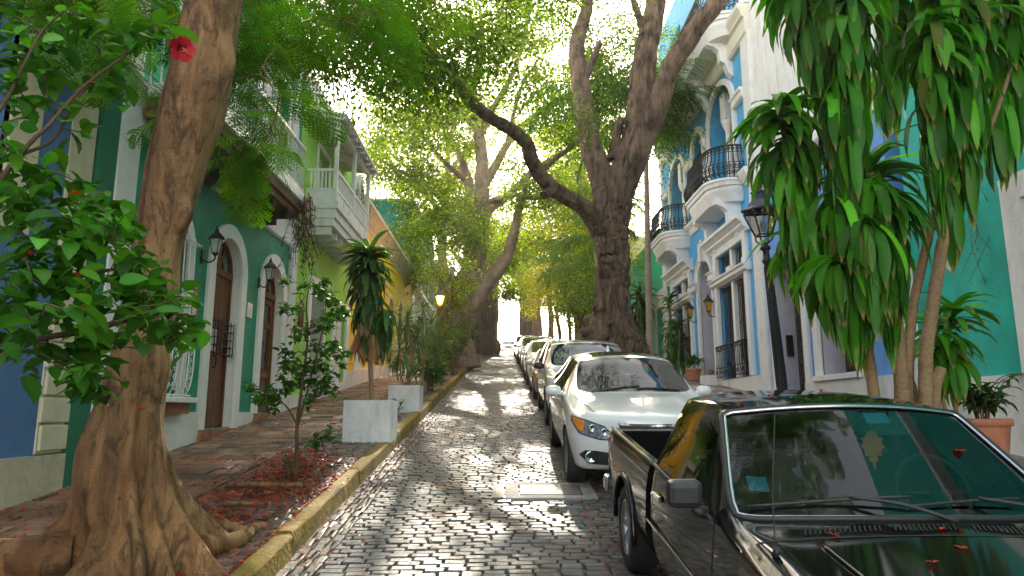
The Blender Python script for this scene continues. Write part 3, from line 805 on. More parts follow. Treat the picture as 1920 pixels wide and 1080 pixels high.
co = MB(); moulding(co, LM, 14.79, 20.2, 9.0, [(.03, 0), (.1, .08), (.2, .2), (.2, .3)]); co.build('cornice', m_wtrim, H)

# --- yellow house
H = house('yellow_house', LM, 20.3, 33.8, 'low yellow house with arched openings and a cream cornice')
YW = [(21.2, 22.2, 2.95, 4.3)]; YA = [(24.2, 25.4, 3.4, 5.3), (26.9, 28.1, 3.4, 5.6), (29.4, 30.6, 3.5, 5.8), (31.6, 32.6, 4.0, 6.0)]
wall(H, LM, 20.2, 33.9, 8.3, m_yellow, [rect(*YW[0])] + [arch(*y) for y in YA])
roof_of(H, LM, 20.2, 33.9, 8.2)
mb = MB(); mb.extrude([(20.21, 2.2), (33.9, 3.7), (33.9, 4.2), (20.21, 2.9)], -.02, .04, LM); mb.build('plinth', m_white, H)
co = MB(); moulding(co, LM, 20.36, 33.95, 7.7, [(.02, 0), (.05, .05), (.05, .12), (.12, .18), (.32, .40), (.4, .43), (.4, .54), (.1, .55), (.1, .9)]); co.build('cornice', mat('cream_cornice', (.70, .66, .58), .8, var=(4, .1), bump=(20, .3), stain=((.42, .36, .28), 2, .5), streak=1), H)
co = MB(); fb(co, LM, 20.0, 20.35, 5.6, 8.75, -1.2, .25); co.build('parapet_end', m_white, H, bevel=.01)
for q in ((33.5, 33.95, 3.6, 7.69, -.01, .06), (23.2, 23.6, 2.6, 7.69, -.01, .03)):
    co = MB(); fb(co, LM, *q); co.build('pilaster', m_white, H, bevel=.01)
mb = MB()
for y in YA: mb.extrude(uarch(y[0], y[1], y[2] - .3, y[3], .16), -.015, .05, LM)
mb.build('arch_trim', m_cream, H)
for y in YA:
    w = MB(); w.extrude(arch(y[0], y[1], y[2] - .3, y[3]), -.26, -.2, LM); wf = w.build('window', m_doord, H)
    g = MB()
    for s in np.arange(y[0] + .06, y[1], .1): g.tube([LM(s, y[2] - .2, -.03), LM(s, y[3] + .2, -.03)], .012, 4, False)
    for z in (y[2] + .1, y[2] + .7): fb(g, LM, y[0], y[1], z, z + .03, -.05, -.02)
    g.build('grille', m_iron, wf)
w = MB(); fb(w, LM, 21.2, 22.2, 2.95, 4.3, -.2, -.12); wf = w.build('window', mat('pale_blue_paint', (.48, .58, .70), .6, var=(4, .1)), H)
g = MB()
for s in np.arange(21.25, 22.2, .09): fb(g, LM, s, s + .03, 3.0, 4.25, -.02, 0)
g.build('grille', m_wtrim, wf)

# --- teal house rising behind, then two more
H = house('teal_tall_house', LM, 34, 44, 'tall deep teal house rising above the yellow house roof')
wall(H, LM, 33.9, 44, 12.4, m_tealdark, [rect(36, 37.2, 4.2, 6.8), rect(39.5, 40.7, 4.5, 7.2), rect(36, 37.2, 8.2, 10.8), rect(39.5, 40.7, 8.2, 10.8)])
roof_of(H, LM, 33.9, 44, 12.3)
mb = MB(); 
for r4 in ((36, 37.2, 4.2, 6.8), (39.5, 40.7, 4.5, 7.2), (36, 37.2, 8.2, 10.8), (39.5, 40.7, 8.2, 10.8)): mb.extrude(uframe(*r4, .18), -.015, .05, LM)
fb(mb, LM, 33.95, 34.5, 3.8, 7.6, -.01, .05); moulding(mb, LM, 33.9, 44, 7.5, [(.05, 0), (.3, .2), (.3, .4)])
mb.build('trim', m_wtrim, H)
mb = MB(); fb(mb, LM, 34.5, 44, 3.6, 7.49, .001, .03); 
fp = MB(); fp.extrude([(34.5, 3.8), (44, 4.8), (44, 7.5), (34.5, 7.5)], .002, .03, LM, holes=[rect(35.8, 37.4, 4.0 + .2, 7.0), rect(39.3, 40.9, 4.5, 7.4)]); fp.build('ground_storey', mat('greyish_white_plaster', (.55, .57, .57), .8, var=(2, .1)), H)
for r4 in ((36, 37.2, 4.2, 6.8), (39.5, 40.7, 4.5, 7.2), (36, 37.2, 8.2, 10.8), (39.5, 40.7, 8.2, 10.8)):
    w = MB(); fb(w, LM, r4[0], r4[1], r4[2], r4[3], -.25, -.2); w.build('window', m_teal, H)
def plain_house(name, mp, s0, s1, ztop, m, label, n, zf=4.2, mtrim=None, depth=7):
    h = house(name, mp, s0, s1, label)
    hs = []; step = (s1 - s0) / n
    for i in range(n):
        c = s0 + step * (i + .5); g = level_of(c)
        hs.append((c - .6, c + .6, g + .15, g + 2.7))
        if ztop - zroad(s1) > 6.5: hs.append((c - .55, c + .55, level_of(s1) + 4.4, min(ztop - .8, level_of(s1) + 6.6)))
    wall(h, mp, s0, s1, ztop, m, [rect(*q) for q in hs], depth=depth); roof_of(h, mp, s0, s1, ztop)
    t = MB()
    for q in hs: t.extrude(uframe(*q, .16), -.015, .05, mp)
    moulding(t, mp, s0, s1, ztop - .5, [(.03, 0), (.12, .1), (.3, .3), (.3, .48)])
    t.build('trim', mtrim or m_wtrim, h)
    for q in hs:
        w = MB(); fb(w, mp, *q, -.24, -.2); wf = w.build('window', m_doord, h)
        l = MB()
        for z in np.arange(q[2] + .1, q[3] - .1, .11): fb(l, mp, q[0] + .08, q[1] - .08, z, z + .07, -.199, -.16)
        l.build('louvre', m_doord, wf)
    return h
plain_house('cream_house', LM, 44, 56, 11.5, m_cream, 'cream two storey house half hidden behind the left banyan', 3)
plain_house('white_house', LM, 56, 70, 13.5, m_white, 'white house beyond the banyan on the left', 4)

# ===== right row =====
# --- turquoise house nearest
H = house('turquoise_house', RM, 4, 11.25, 'turquoise house with white plinth at the right edge behind the dracaenas')
TD = (5.0, 8.62, .5, 4.5)
wall(H, RM, -9, 11.25, 7.6, m_teal, [rect(*TD)]); roof_of(H, RM, -9, 11.25, 7.6)
mb = MB(); mb.extrude([(8.97, .6), (11.24, 1.0), (11.24, 2.24), (8.97, 2.24)], -.02, .05, RM); mb.extrude([(-9, -1.6), (4.6, .2), (4.6, 2.24), (-9, 2.24)], -.02, .05, RM); mb.build('plinth', m_white, H, bevel=.01)
mb = MB(); mb.extrude(uframe(*TD, .34), -.02, .09, RM); mb.extrude(uframe(TD[0] + .005, TD[1] - .005, TD[2], TD[3] - .005, .004), -.9, -.021, RM); mb.build('doorway_surround', m_white, H, bevel=.01)
mb = MB(); fb(mb, RM, *TD, -1.0, -.9); 
for s in np.arange(5.1, 8.7, .3): fb(mb, RM, s, s + .27, TD[2], TD[3] - .05, -.899, -.87)
mb.build('door', mat('faded_plank_door', (.40, .34, .30), .8, var=(5, .2), bump=(20, .3)), H)
wall(H, RM, -9, 11.25, 12.6, m_teal, [rect(8.6, 9.8, 8.5, 11.0), rect(5.4, 6.6, 8.5, 11.0)], name='upper_wall', zlow=7.601)
for a in (8.6, 5.4):
    w = MB(); fb(w, RM, a, a + 1.2, 8.5, 11.0, -.28, -.2)
    for z in np.arange(8.6, 10.9, .1): fb(w, RM, a + .08, a + 1.12, z, z + .07, -.199, -.14)
    w.build('shutter', m_beam, H)
co = MB(); moulding(co, RM, -9, 11.25, 7.1, [(.03, 0), (.1, .1), (.3, .3), (.3, .5)]); fb(co, RM, 11.25, 11.72, 1.0, 5.1, -.3, .10); co.build('pilaster', m_white, H, bevel=.008)
ch = MB(); ch.extrude([(10.28, 3.85), (10.40, 3.98), (10.36, 4.12), (10.22, 3.95)], .001, .004, RM); ch.build('chipped_patch', m_cream, H)

# --- periwinkle house
H = house('periwinkle_house', RM, 11.8, 17.5, 'periwinkle blue house with lilac doorways and plain white upper storey')
P1, P2 = (15.5, 17.12, 2.05, 5.25), (13.15, 14.75, 2.42, 5.0)
wall(H, RM, 11.72, 17.55, 7.35, m_peri, [rect(*P1), rect(*P2)], name='wall'); 
wall(H, RM, 11.72, 17.55, 14.5, m_white, [rect(12.6, 14.0, 8.3, 10.6)], name='upper_wall', zlow=7.351)
w = MB(); fb(w, RM, 12.6, 14.0, 8.3, 10.6, -.3, -.2)
for z in np.arange(8.4, 10.5, .1): fb(w, RM, 12.68, 13.92, z, z + .07, -.199, -.15)
w.build('shutter', m_doord, H)
roof_of(H, RM, 11.72, 17.55, 14.4)
mb = MB(); mb.extrude([(11.73, 1.1), (17.55, 1.9), (17.55, 2.30), (17.12, 2.30), (17.12, 2.0), (15.5, 2.0), (15.5, 2.38), (11.73, 2.38)], -.02, .10, RM); mb.build('plinth', m_white, H, bevel=.008)
mb = MB()
mb.extrude(uframe(*P1, .24), -.02, .08, RM); mb.extrude(uframe(*P2, .24), -.02, .08, RM)
moulding(mb, RM, 11.72, 17.55, 7.2, [(.05, 0), (.05, .1), (.2, .25), (.2, .36)])
fb(mb, RM, 13.0, 15.0, 2.39, 2.5, -.2, .16)
mb.build('opening_trim', m_wtrim, H, bevel=.006)
mb = MB(); mb.extrude(uframe(P1[0] + .004, P1[1] - .004, P1[2], P1[3] - .004, .003), -.55, -.021, RM); mb.extrude(uframe(P2[0] + .004, P2[1] - .004, P2[2], P2[3] - .004, .003), -.55, -.021, RM); mb.build('reveal', m_lilac, H)
for (p, nm) in ((P1, 'shutter_door'), (P2, 'dark_door')):
    d = MB(); fb(d, RM, p[0], p[1], p[2], p[3], -.58, -.53); c = (p[0] + p[1]) / 2
    for a, b in ((p[0] + .02, c - .01), (c + .01, p[1] - .02)):
        for u in (a, b - .09): fb(d, RM, u, u + .09, p[2], p[3], -.529, -.47)
        for z0, z1 in ((p[2], p[2] + .18), (p[2] + .85, p[2] + 1.0), (p[3] - .15, p[3])): fb(d, RM, a + .09, b - .09, z0, z1, -.529, -.472)
        fb(d, RM, a + .14, b - .14, p[2] + .25, p[2] + .78, -.529, -.5)
    dd = d.build('door', m_doord, H)
    l = MB()
    lou = lambda s, z, o: RM(s, z - (o + .5) * .9, o)
    for a, b in ((p[0] + .11, c - .10), (c + .10, p[1] - .11)):
        for z in np.arange(p[2] + 1.05, p[3] - .2, .075): fb(l, lou, a, b, z, z + .015, -.528, -.478)
    l.build('louvre', mat('grey_louvre', (.15, .12, .11), .6, var=(5, .15)), dd)
st = MB(); fb(st, RM, 15.55, 17.1, 1.85, 2.04, -.5, .12); st.build('threshold', mat('red_threshold', (.40, .10, .05), .8, var=(6, .2)), H)
ib = MB(); fb(ib, RM, 17.125, 17.13, 3.3, 3.75, -.4, -.2); ib.box(RW + .20, RW + .36, 17.05, 17.115, 3.1, 3.62); ib.build('intercom', m_iron, H, bevel=.01)
pp = MB()
for s in (13.1, 16.0, 16.6): pp.tube([RM(s, 7.6, .05), RM(s, 14.3, .05)], .035 if s < 15 else .012, 7)
pp.build('downpipe', m_wtrim, H)

# --- sky blue house with the iron balconies
H = house('sky_blue_house', RM, 17.6, 28.6, 'sky blue three storey house with white mouldings and black iron balconies')
S0, S1 = 17.56, 28.5
WA, WB = (18.95, 21.45, 2.72, 6.55), (24.75, 27.1, 3.4, 6.6)
DR = (22.05, 23.6, 2.5, 6.0)
AA, AC = (19.2, 21.65, 8.3, 10.75), (24.75, 27.0, 8.3, 10.5)
AB = (22.35, 23.55, 9.0, 10.75)
wall(H, RM, S0, S1, 13.0, m_sky, [rect(*WA), rect(*WB), arch(*DR), arch(*AA, flat=.85), arch(*AC, flat=.85), arch(*AB)])
wall(H, RM, S0, S1, 18.0, m_sky, [rect(19.4, 21.2, 13.6, 16.6), rect(24.6, 26.4, 13.6, 16.6)], name='top_storey', zlow=13.001)
roof_of(H, RM, S0, S1, 18)
mb = MB()
for q in ((17.55, 18.12, 1.7, 12.2, -.31, .12), (17.55, 18.0, 13.0, 18, -.31, .12), (28.15, 28.52, 3.0, 12.2, -.3, .10), (28.0, 28.5, 13, 18, -.3, .1)):
    mb = MB(); fb(mb, RM, *q); mb.build('pilaster', m_white, H, bevel=.008)
mb = MB(); mb.extrude([(18.12, 1.9), (28.15, 3.0), (28.15, 3.38), (24.5, 3.38), (24.5, 3.0), (23.85, 3.0), (23.85, 2.5), (21.8, 2.5), (21.8, 2.70), (18.12, 2.70)], -.02, .11, RM); mb.build('plinth', m_white, H, bevel=.008)
def tall_window(w, zt, label):
    a, b, z0, z1 = w; c = (a + b) / 2
    f = MB()
    f.extrude([(a - .26, z0), (b + .26, z0), (b + .26, z1 + .16), (a - .26, z1 + .16)], -.02, .11, RM, holes=[[(a, z0 + .002), (b, z0 + .002), (b, z1), (a, z1)]])
    fb(f, RM, a, b, zt - .14, zt + .14, -.2, .10)
    fb(f, RM, c - .1, c + .1, z0, z1, -.22, .02)
    for s in (a - .13, b + .13, c): fb(f, RM, s - .16, s + .16, zt + .02, zt + .3, -.1, .14)
    moulding(f, RM, a - .4, b + .4, zt - .12, [(.12, 0), (.2, .05), (.2, .14), (.26, .17), (.26, .22)])
    moulding(f, RM, a - .5, b + .5, z1 + .16, [(.12, 0), (.12, .05), (.24, .14), (.24, .2), (.36, .3), (.42, .32), (.42, .42)])
    win = f.build('window', m_wtrim, H, bevel=.006)
    d = MB()
    for u, v in ((a, c - .1), (c + .1, b)): fb(d, RM, u, v, z0, z1, -.3, -.26)
    for u, v in ((a, c - .1), (c + .1, b)):
        fb(d, RM, (u + v) / 2 - .03, (u + v) / 2 + .03, z0, z1, -.259, -.22)
        for z in np.arange(z0 + .5, z1, .6): fb(d, RM, u, v, z, z + .04, -.259, -.24)
    d.build('sash', m_doord, win)
    g = MB()
    for u, v in ((a, c - .1), (c + .1, b)):
        for s in np.linspace(u + .05, v - .05, 9): g.tube([RM(s, z0, -.1), RM(s, z1 - .02, -.1)], .012, 5, False)
        for z in (z0 + 1.6, zt - .3): g.tube([RM(u, z, -.1), RM(v, z, -.1)], .012, 5, False)
    g.build('bars', m_iron, win)
    r = MB()
    r.tube([RM(a - .02, z0 + .98, .02), RM(a - .02, z0 + .98, .22), RM(b + .02, z0 + .98, .22), RM(b + .02, z0 + .98, .02)], .025, 6)
    for z in (z0 + .06, z0 + .34, z0 + .86): r.tube([RM(a, z, .02), RM(a, z, .22), RM(b, z, .22), RM(b, z, .02)], .012, 5)
    for s in np.linspace(a, b, 19): r.tube(cr([RM(s, z0 + .06, .21), RM(s, z0 + .2, .25), RM(s, z0 + .5, .21), RM(s, z0 + .98, .21)], 3), .011, 5, False)
    for s in np.linspace(a + .07, b - .07, 12):
        for z in (z0 + .2, z0 + .92): r.tube([RM(s + .05 * math.cos(t), z + .055 * math.sin(t), .23) for t in np.linspace(0, 2 * PI, 9)], .009, 4, False)
    r.build('window_railing', m_iron, win)
tall_window(WA, 5.72, 0); tall_window(WB, 5.85, 0)
# arched doorway
mb = MB(); mb.extrude(uarch(*DR, .2), -.02, .10, RM); mb.extrude(uarch(DR[0] - .2, DR[1] + .2, 6.05, 6.0, .07), -.02, .14, RM)
fb(mb, RM, 22.7, 22.95, 6.72, 7.35, -.02, .22); fb(mb, RM, 22.74, 22.91, 7.35, 7.5, -.02, .16)
for s0, s1 in ((21.5, 22.06), (23.59, 24.2)): moulding(mb, RM, s0, s1, 5.86, [(.12, 0), (.2, .05), (.2, .22), (.26, .26), (.26, .3)])
mb.build('door_surround', m_wtrim, H, bevel=.006)
mb = MB(); mb.extrude(uarch(DR[0] + .004, DR[1] - .004, DR[2], DR[3], .003), -1.2, -.021, RM); mb.build('reveal', m_lilac, H)
d = MB(); d.extrude(arch(*DR), -1.25, -1.2, RM); d.build('door', mat('lilac_grey_door', (.46, .44, .50), .7, var=(4, .1)), H)
# upper arches: surrounds, impost bands, columns, doors
mb = MB()
for A in (AA, AC): mb.extrude(uarch(*A, .2, flat=.85), -.02, .10, RM)
mb.extrude(uarch(*AB, .22), -.02, .10, RM)
for s0, s1 in ((18.12, 19.0), (21.86, 22.12), (23.78, 24.55), (27.2, 28.15)): moulding(mb, RM, s0, s1, 10.45, [(.1, 0), (.16, .05), (.16, .2), (.22, .24), (.22, .3)])
moulding(mb, RM, 21.95, 24.3, 8.0, [(.05, 0), (.1, .08), (.1, .2), (.22, .3), (.22, .4)]); moulding(mb, RM, 27.4, 28.2, 8.0, [(.05, 0), (.22, .3), (.22, .4)]); moulding(mb, RM, 18.1, 18.6, 8.0, [(.05, 0), (.22, .3), (.22, .4)])
mb.build('arch_trim', m_wtrim, H, bevel=.005)
for A in (AA, AC, AB):
    d = MB(); d.extrude(arch(*A, flat=.85 if A is not AB else 1), -.75, -.7, RM)
    c = (A[0] + A[1]) / 2
    for s in (A[0] + .05, c - .05, c + .05, A[1] - .05): fb(d, RM, s - .04, s + .04, A[2], A[3] + .3, -.699, -.64)
    for z in np.arange(A[2] + .4, A[3] + .2, .12): fb(d, RM, A[0] + .1, A[1] - .1, z, z + .05, -.699, -.66)
    dd = d.build('balcony_door', m_doord, H)
    if A is not AB:
        k = MB(); k.lathe([(.16, 0), (.16, .1), (.11, .14), (.10, 1.6), (.10, A[3] - A[2] - .35), (.13, A[3] - A[2] - .3), (.2, A[3] - A[2] - .1), (.2, A[3] - A[2])], RM(c, A[2], -.22), 14)
        fb(k, RM, c - .2, c + .2, A[3], A[3] + .85, -.4, -.05); k.build('column', m_wtrim, dd)
        v = MB(); v.extrude(uarch(A[0] + .004, A[1] - .004, A[2], A[3], .003, flat=.85), -.7, -.021, RM); v.build('reveal', m_sky, dd)
g = MB()
for s in np.linspace(AB[0] + .05, AB[1] - .05, 9): g.tube([RM(s, 8.5, .06), RM(s, 10.6, .06)], .013, 5)
for z in (8.6, 9.4, 10.5): g.tube([RM(AB[0], z, .06), RM(AB[1], z, .06)], .013, 5)
g.build('window_grille', m_iron, H)
mb = MB(); moulding(mb, RM, S0, S1, 12.05, [(.1, 0), (.16, .08), (.16, .5), (.24, .56), (.24, .62), (.34, .8), (.34, .92)]); mb.build('cornice', mat('cream_white_cornice', (.70, .66, .54), .75, var=(4, .06)), H)

def plan(a, b, P, n=9, rc=.55):
    """Bow-fronted balcony outline (s, out)."""
    pts = [(a, 0)]
    for t in np.linspace(PI, PI / 2, n): pts.append((a + rc + rc * math.cos(t), P - rc + rc * math.sin(t)))
    for t in np.linspace(PI / 2, 0, n): pts.append((b - rc + rc * math.cos(t), P - rc + rc * math.sin(t)))
    pts.append((b, 0)); return pts
def bow_balcony(a, b, z, P, rc, brk, rail=True):
    s_ = MB(); lev = [(-.62, .18), (-.45, .12), (-.3, .06), (-.2, .05), (-.19, 0.0), (-.08, -.02), (-.07, -.06), (0, -.06)]
    rings = [[RM(p[0] + (ins if p[0] < (a + b) / 2 else -ins) * (.9), z + dz, max(p[1] - ins, 0)) for p in plan(a, b, P, rc=rc)] for dz, ins in lev]
    n = len(rings[0]); V = np.array(rings).reshape(-1, 3)
    F = [(i * n + j, i * n + j + 1, (i + 1) * n + j + 1, (i + 1) * n + j) for i in range(len(rings) - 1) for j in range(n - 1)]
    F += [tuple(range(n))[::-1], tuple((len(rings) - 1) * n + j for j in range(n))]
    s_.add(V, F); bal = s_.build('balcony', m_wtrim, H)
    for s in brk:
        k = MB(); prof = [(0, -.2), (P * .75, -.2), (P * .78, -.42), (P * .55, -.5), (P * .42, -.62), (P * .40, -.95), (P * .25, -1.02), (P * .16, -1.3), (.04, -1.42), (0, -1.42)]
        km = lambda o, zz, w: RM(s + w, z + zz - .25, o)
        k.extrude(prof, -.12, .12, km); k.build('bracket', m_wtrim, bal, bevel=.015)
    if rail:
        r = MB(); pl = np.array(plan(a + .06, b - .06, P - .05, 8, rc)); d = np.cumsum(np.r_[0, np.linalg.norm(np.diff(pl, axis=0), axis=1)])
        N = int(d[-1] / .12); ds = np.linspace(0, d[-1], N); S = np.interp(ds, d, pl[:, 0]); O = np.interp(ds, d, pl[:, 1])
        cs = (a + b) / 2; nrm = np.stack([np.gradient(O), -np.gradient(S)], 1); nrm = -nrm / (np.linalg.norm(nrm, axis=1)[:, None] + 1e-9)
        def pt(i, zz, out): return RM(S[i] + nrm[i, 0] * out, z + zz, max(O[i] + nrm[i, 1] * out, 0))
        prof = [(.02, .02), (.2, .14), (.4, .15), (.62, .05), (.98, 0)]
        for i in range(N):
            r.tube(cr([pt(i, zz, o) for zz, o in prof], 3), .018, 5, False)
            for (zc, o, rr) in ((.16, .12, .055), (.34, .15, .05), (.9, .02, .045)):
                c = np.array(pt(i, zc, o)); t = np.array(RM(S[min(i + 1, N - 1)], 0, O[min(i + 1, N - 1)])) - np.array(RM(S[max(i - 1, 0)], 0, O[max(i - 1, 0)])); t /= np.linalg.norm(t) + 1e-9
                r.tube([c + t * rr * math.cos(q) + np.array([0, 0, rr * math.sin(q)]) for q in np.linspace(0, 2 * PI, 8)], .016, 4, False)
        for zz, o, w in ((.03, .03, .016), (.26, .15, .012), (.45, .14, .012), (.8, .03, .012), (1.0, 0, .03)):
            r.tube([pt(i, zz, o) for i in range(N)], w, 6)
        r.build('railing', m_iron, bal)
    return bal
bow_balcony(18.75, 22.0, 8.3, .95, .8, (19.25, 21.4))
bow_balcony(24.5, 27.5, 8.3, .95, .8, (25.0, 26.9))
bow_balcony(18.4, 27.8, 13.25, .95, .8, (19.2, 21.6, 24.4, 26.8))
for p in ((19.4, 21.2), (24.6, 26.4)):
    d = MB(); fb(d, RM, p[0], p[1], 13.6, 16.6, -.3, -.25); d.build('balcony_door', m_doord, H)

# --- emerald house beyond and the rest of the right row
H = house('emerald_house', RM, 28.6, 38, 'emerald green house with white ground floor bays, beyond the sky blue house')
EH = [(29.2, 30.5, 3.8, 6.2), (31.9, 33.1, 4.0, 6.4), (35, 36.2, 4.2, 6.6)]
wall(H, RM, 28.5, 38, 9.6, m_emer, [rect(*q) for q in EH]); roof_of(H, RM, 28.5, 38, 9.5)
mb = MB(); mb.extrude([(28.52, 3.0), (38, 4.1), (38, 6.95), (28.52, 6.95)], .001, .05, RM, holes=[rect(*q) for q in EH]); fb(mb, RM, 28.5, 28.8, 6.95, 9.6, -.01, .08); mb.build('ground_storey', m_white, H)
m_mint = mat('mint_plaster', (.25, .62, .50), .75, var=(3, .07))
for q in ((30.8, 31.5, 3.2, 6.94, .051, .09), (33.6, 34.2, 3.6, 6.94, .051, .09)):
    mb = MB(); fb(mb, RM, *q); mb.build('pilaster', m_mint, H)
for q in EH:
    w = MB(); fb(w, RM, *q, -.24, -.2)
    for z in np.arange(q[2] + .1, q[3], .55): fb(w, RM, q[0] + .1, q[1] - .1, z, z + .4, -.199, -.15)
    w.build('window', m_lilac, H)
plain_house('apricot_house', RM, 38, 50, 11.5, mat('apricot_plaster', (.66, .45, .24), .8, var=(3, .1)), 'apricot house hidden behind the palms on the right', 3)
plain_house('grey_house', RM, 50, 64, 13.5, m_white, 'white house at the far end of the right row', 3)

# ---- small fixtures on the walls
def wall_lantern(pos, mp_dir, label, lit=False, sc=1.0, amber=False):
    x, y, z = pos; sg = mp_dir
    r = root('wall_lantern', pos, label, 'wall lamp', 'lanterns mounted on the house fronts')
    b = MB(); b.lathe([(0, 0), (.05 * sc, 0), (.05 * sc, .02), (0, .025)], (x, y, z - .12 * sc), 10, axis='x')
    b.box(x, x + sg * .025, y - .04 * sc, y + .04 * sc, z - .22 * sc, z - .02 * sc)
    b.tube(cr([(x + sg * .02, y, z - .16 * sc), (x + sg * .1 * sc, y, z - .2 * sc), (x + sg * .19 * sc, y, z - .16 * sc), (x + sg * .2 * sc, y, z - .06 * sc)], 4), .012 * sc, 6)
    b.build('bracket', m_iron, r)
    cx = x + sg * .2 * sc; g = MB(); f = MB()
    prof = [(.055, -.06), (.095, .16)]
    for k in range(4):
        a = PI / 4 + k * PI / 2; a2 = a + PI / 2
        P = [np.array([cx + rr * sc * math.cos(t), y + rr * sc * math.sin(t), z + zz * sc]) for t in (a, a2) for rr, zz in prof]
        f.tube([P[0], P[1]], .007 * sc, 5); f.tube([P[1], P[3]], .007 * sc, 5); f.tube([P[0], P[2]], .007 * sc, 5)
        g.add(np.array(P) * .97 + np.array([cx, y, z]) * .03, [(0, 2, 3, 1)])
    f.lathe([(.13 * sc, .155 * sc), (.12 * sc, .18 * sc), (.06 * sc, .25 * sc), (.035 * sc, .27 * sc), (.03 * sc, .3 * sc), (.012 * sc, .33 * sc), (.014 * sc, .35 * sc), (0, .37 * sc)], (cx, y, z), 4 if not amber else 8, smooth=False)
    f.lathe([(0, -.11 * sc), (.02 * sc, -.10 * sc), (.06 * sc, -.06 * sc), (0, -.055 * sc)], (cx, y, z), 8)
    f.build('lantern_frame', m_iron, r)
    if amber: gm = mat('amber_glass', (.55, .26, .03), .2, var=(5, .2))
    elif lit: gm = mat('lit_lantern_glass', (1.0, .42, .08), .3, emis=14)
    else: gm = mat('frosted_lantern_glass', (.42, .44, .42), .12, var=(7, .3))
    g.build('lantern_glass', gm, r)
    return r
wall_lantern((LW, 10.24, 4.16), 1, 'black wall lantern left of the first arched door')
wall_lantern((LW, 12.68, 4.22), 1, 'black wall lantern between the two arched doors')
wall_lantern((RW, 21.85, 5.0), -1, 'amber wall lantern on the right of the blue arched doorway', amber=True, sc=1.35)
wall_lantern((RW, 24.05, 5.1), -1, 'amber wall lantern on the left of the blue arched doorway', amber=True, sc=1.35)
# painted tile picture, plaque, bell
r = root('wall_picture', (LW, 10.05, 3.35), 'small framed picture of a robed saint on green wall', 'picture')
mb = MB(); fb(mb, LM, 9.97, 10.17, 3.12, 3.62, .004, .03); mb.build('panel', mat('picture_ground', (.20, .12, .06), .5, var=(12, .4)), r, bevel=.004)
mb = MB(); mb.extrude([(9.99, 3.14), (10.15, 3.14), (10.14, 3.3), (10.10, 3.42), (10.04, 3.42), (10.0, 3.3)], .031, .033, LM); mb.build('robe', mat('ochre_robe', (.62, .33, .05), .5, var=(14, .3)), r)
mb = MB(); mb.extrude([(10.07 + .045 * math.cos(t), 3.49 + .065 * math.sin(t)) for t in np.linspace(0, 2 * PI, 14, endpoint=False)], .031, .033, LM); mb.build('halo', mat('gold_halo', (.70, .45, .10), .4), r)
mb = MB(); mb.extrude([(10.07 + .024 * math.cos(t), 3.48 + .036 * math.sin(t)) for t in np.linspace(0, 2 * PI, 12, endpoint=False)], .034, .036, LM); mb.build('face', mat('face_paint', (.35, .2, .12), .5), r)
r = root('wall_plaque', (LW, 12.3, 3.5), 'small white square tile plaque between the arched doors', 'plaque')
mb = MB(); fb(mb, LM, 12.17, 12.41, 3.40, 3.66, .004, .022); mb.build('tile', mat('glazed_tile', (.72, .70, .68), .25, var=(20, .08)), r, bevel=.003)
mb = MB()
for i, z in enumerate((3.6, 3.56, 3.47, 3.44)): fb(mb, LM, 12.22 + .01 * i, 12.36 - .012 * i, z, z + .006, .0222, .0235)
mb.tube([LM(12.29 + .035 * math.cos(t), 3.52 + .022 * math.sin(t), .023) for t in np.linspace(0, 2 * PI, 12)], .003, 4)
mb.build('inscription', mat('tile_ink', (.42, .28, .26), .5), r)
r = root('hanging_bell', (LW + .28, 14.5, 3.7), 'rusty tube bell hanging from an iron bracket by green house corner', 'bell')
mb = MB(); mb.tube([(LW + .07, 14.5, 4.2), (LW + .28, 14.5, 4.22)], .012, 6); mb.tube([(LW + .28 + .05 * math.cos(t), 14.5, 4.14 + .07 * math.sin(t)) for t in np.linspace(0, 2 * PI, 14)], .009, 5); mb.build('hook', m_iron, r)
mb = MB(); mb.lathe([(.0, .36), (.03, .36), (.05, .30), (.062, .25), (.062, -.18), (.055, -.2), (.0, -.2)], (LW + .28, 14.5, 3.7), 14); mb.build('tube', mat('rusty_iron', (.16, .075, .05), .7, metal=.3, var=(9, .4), bump=(30, .4)), r)
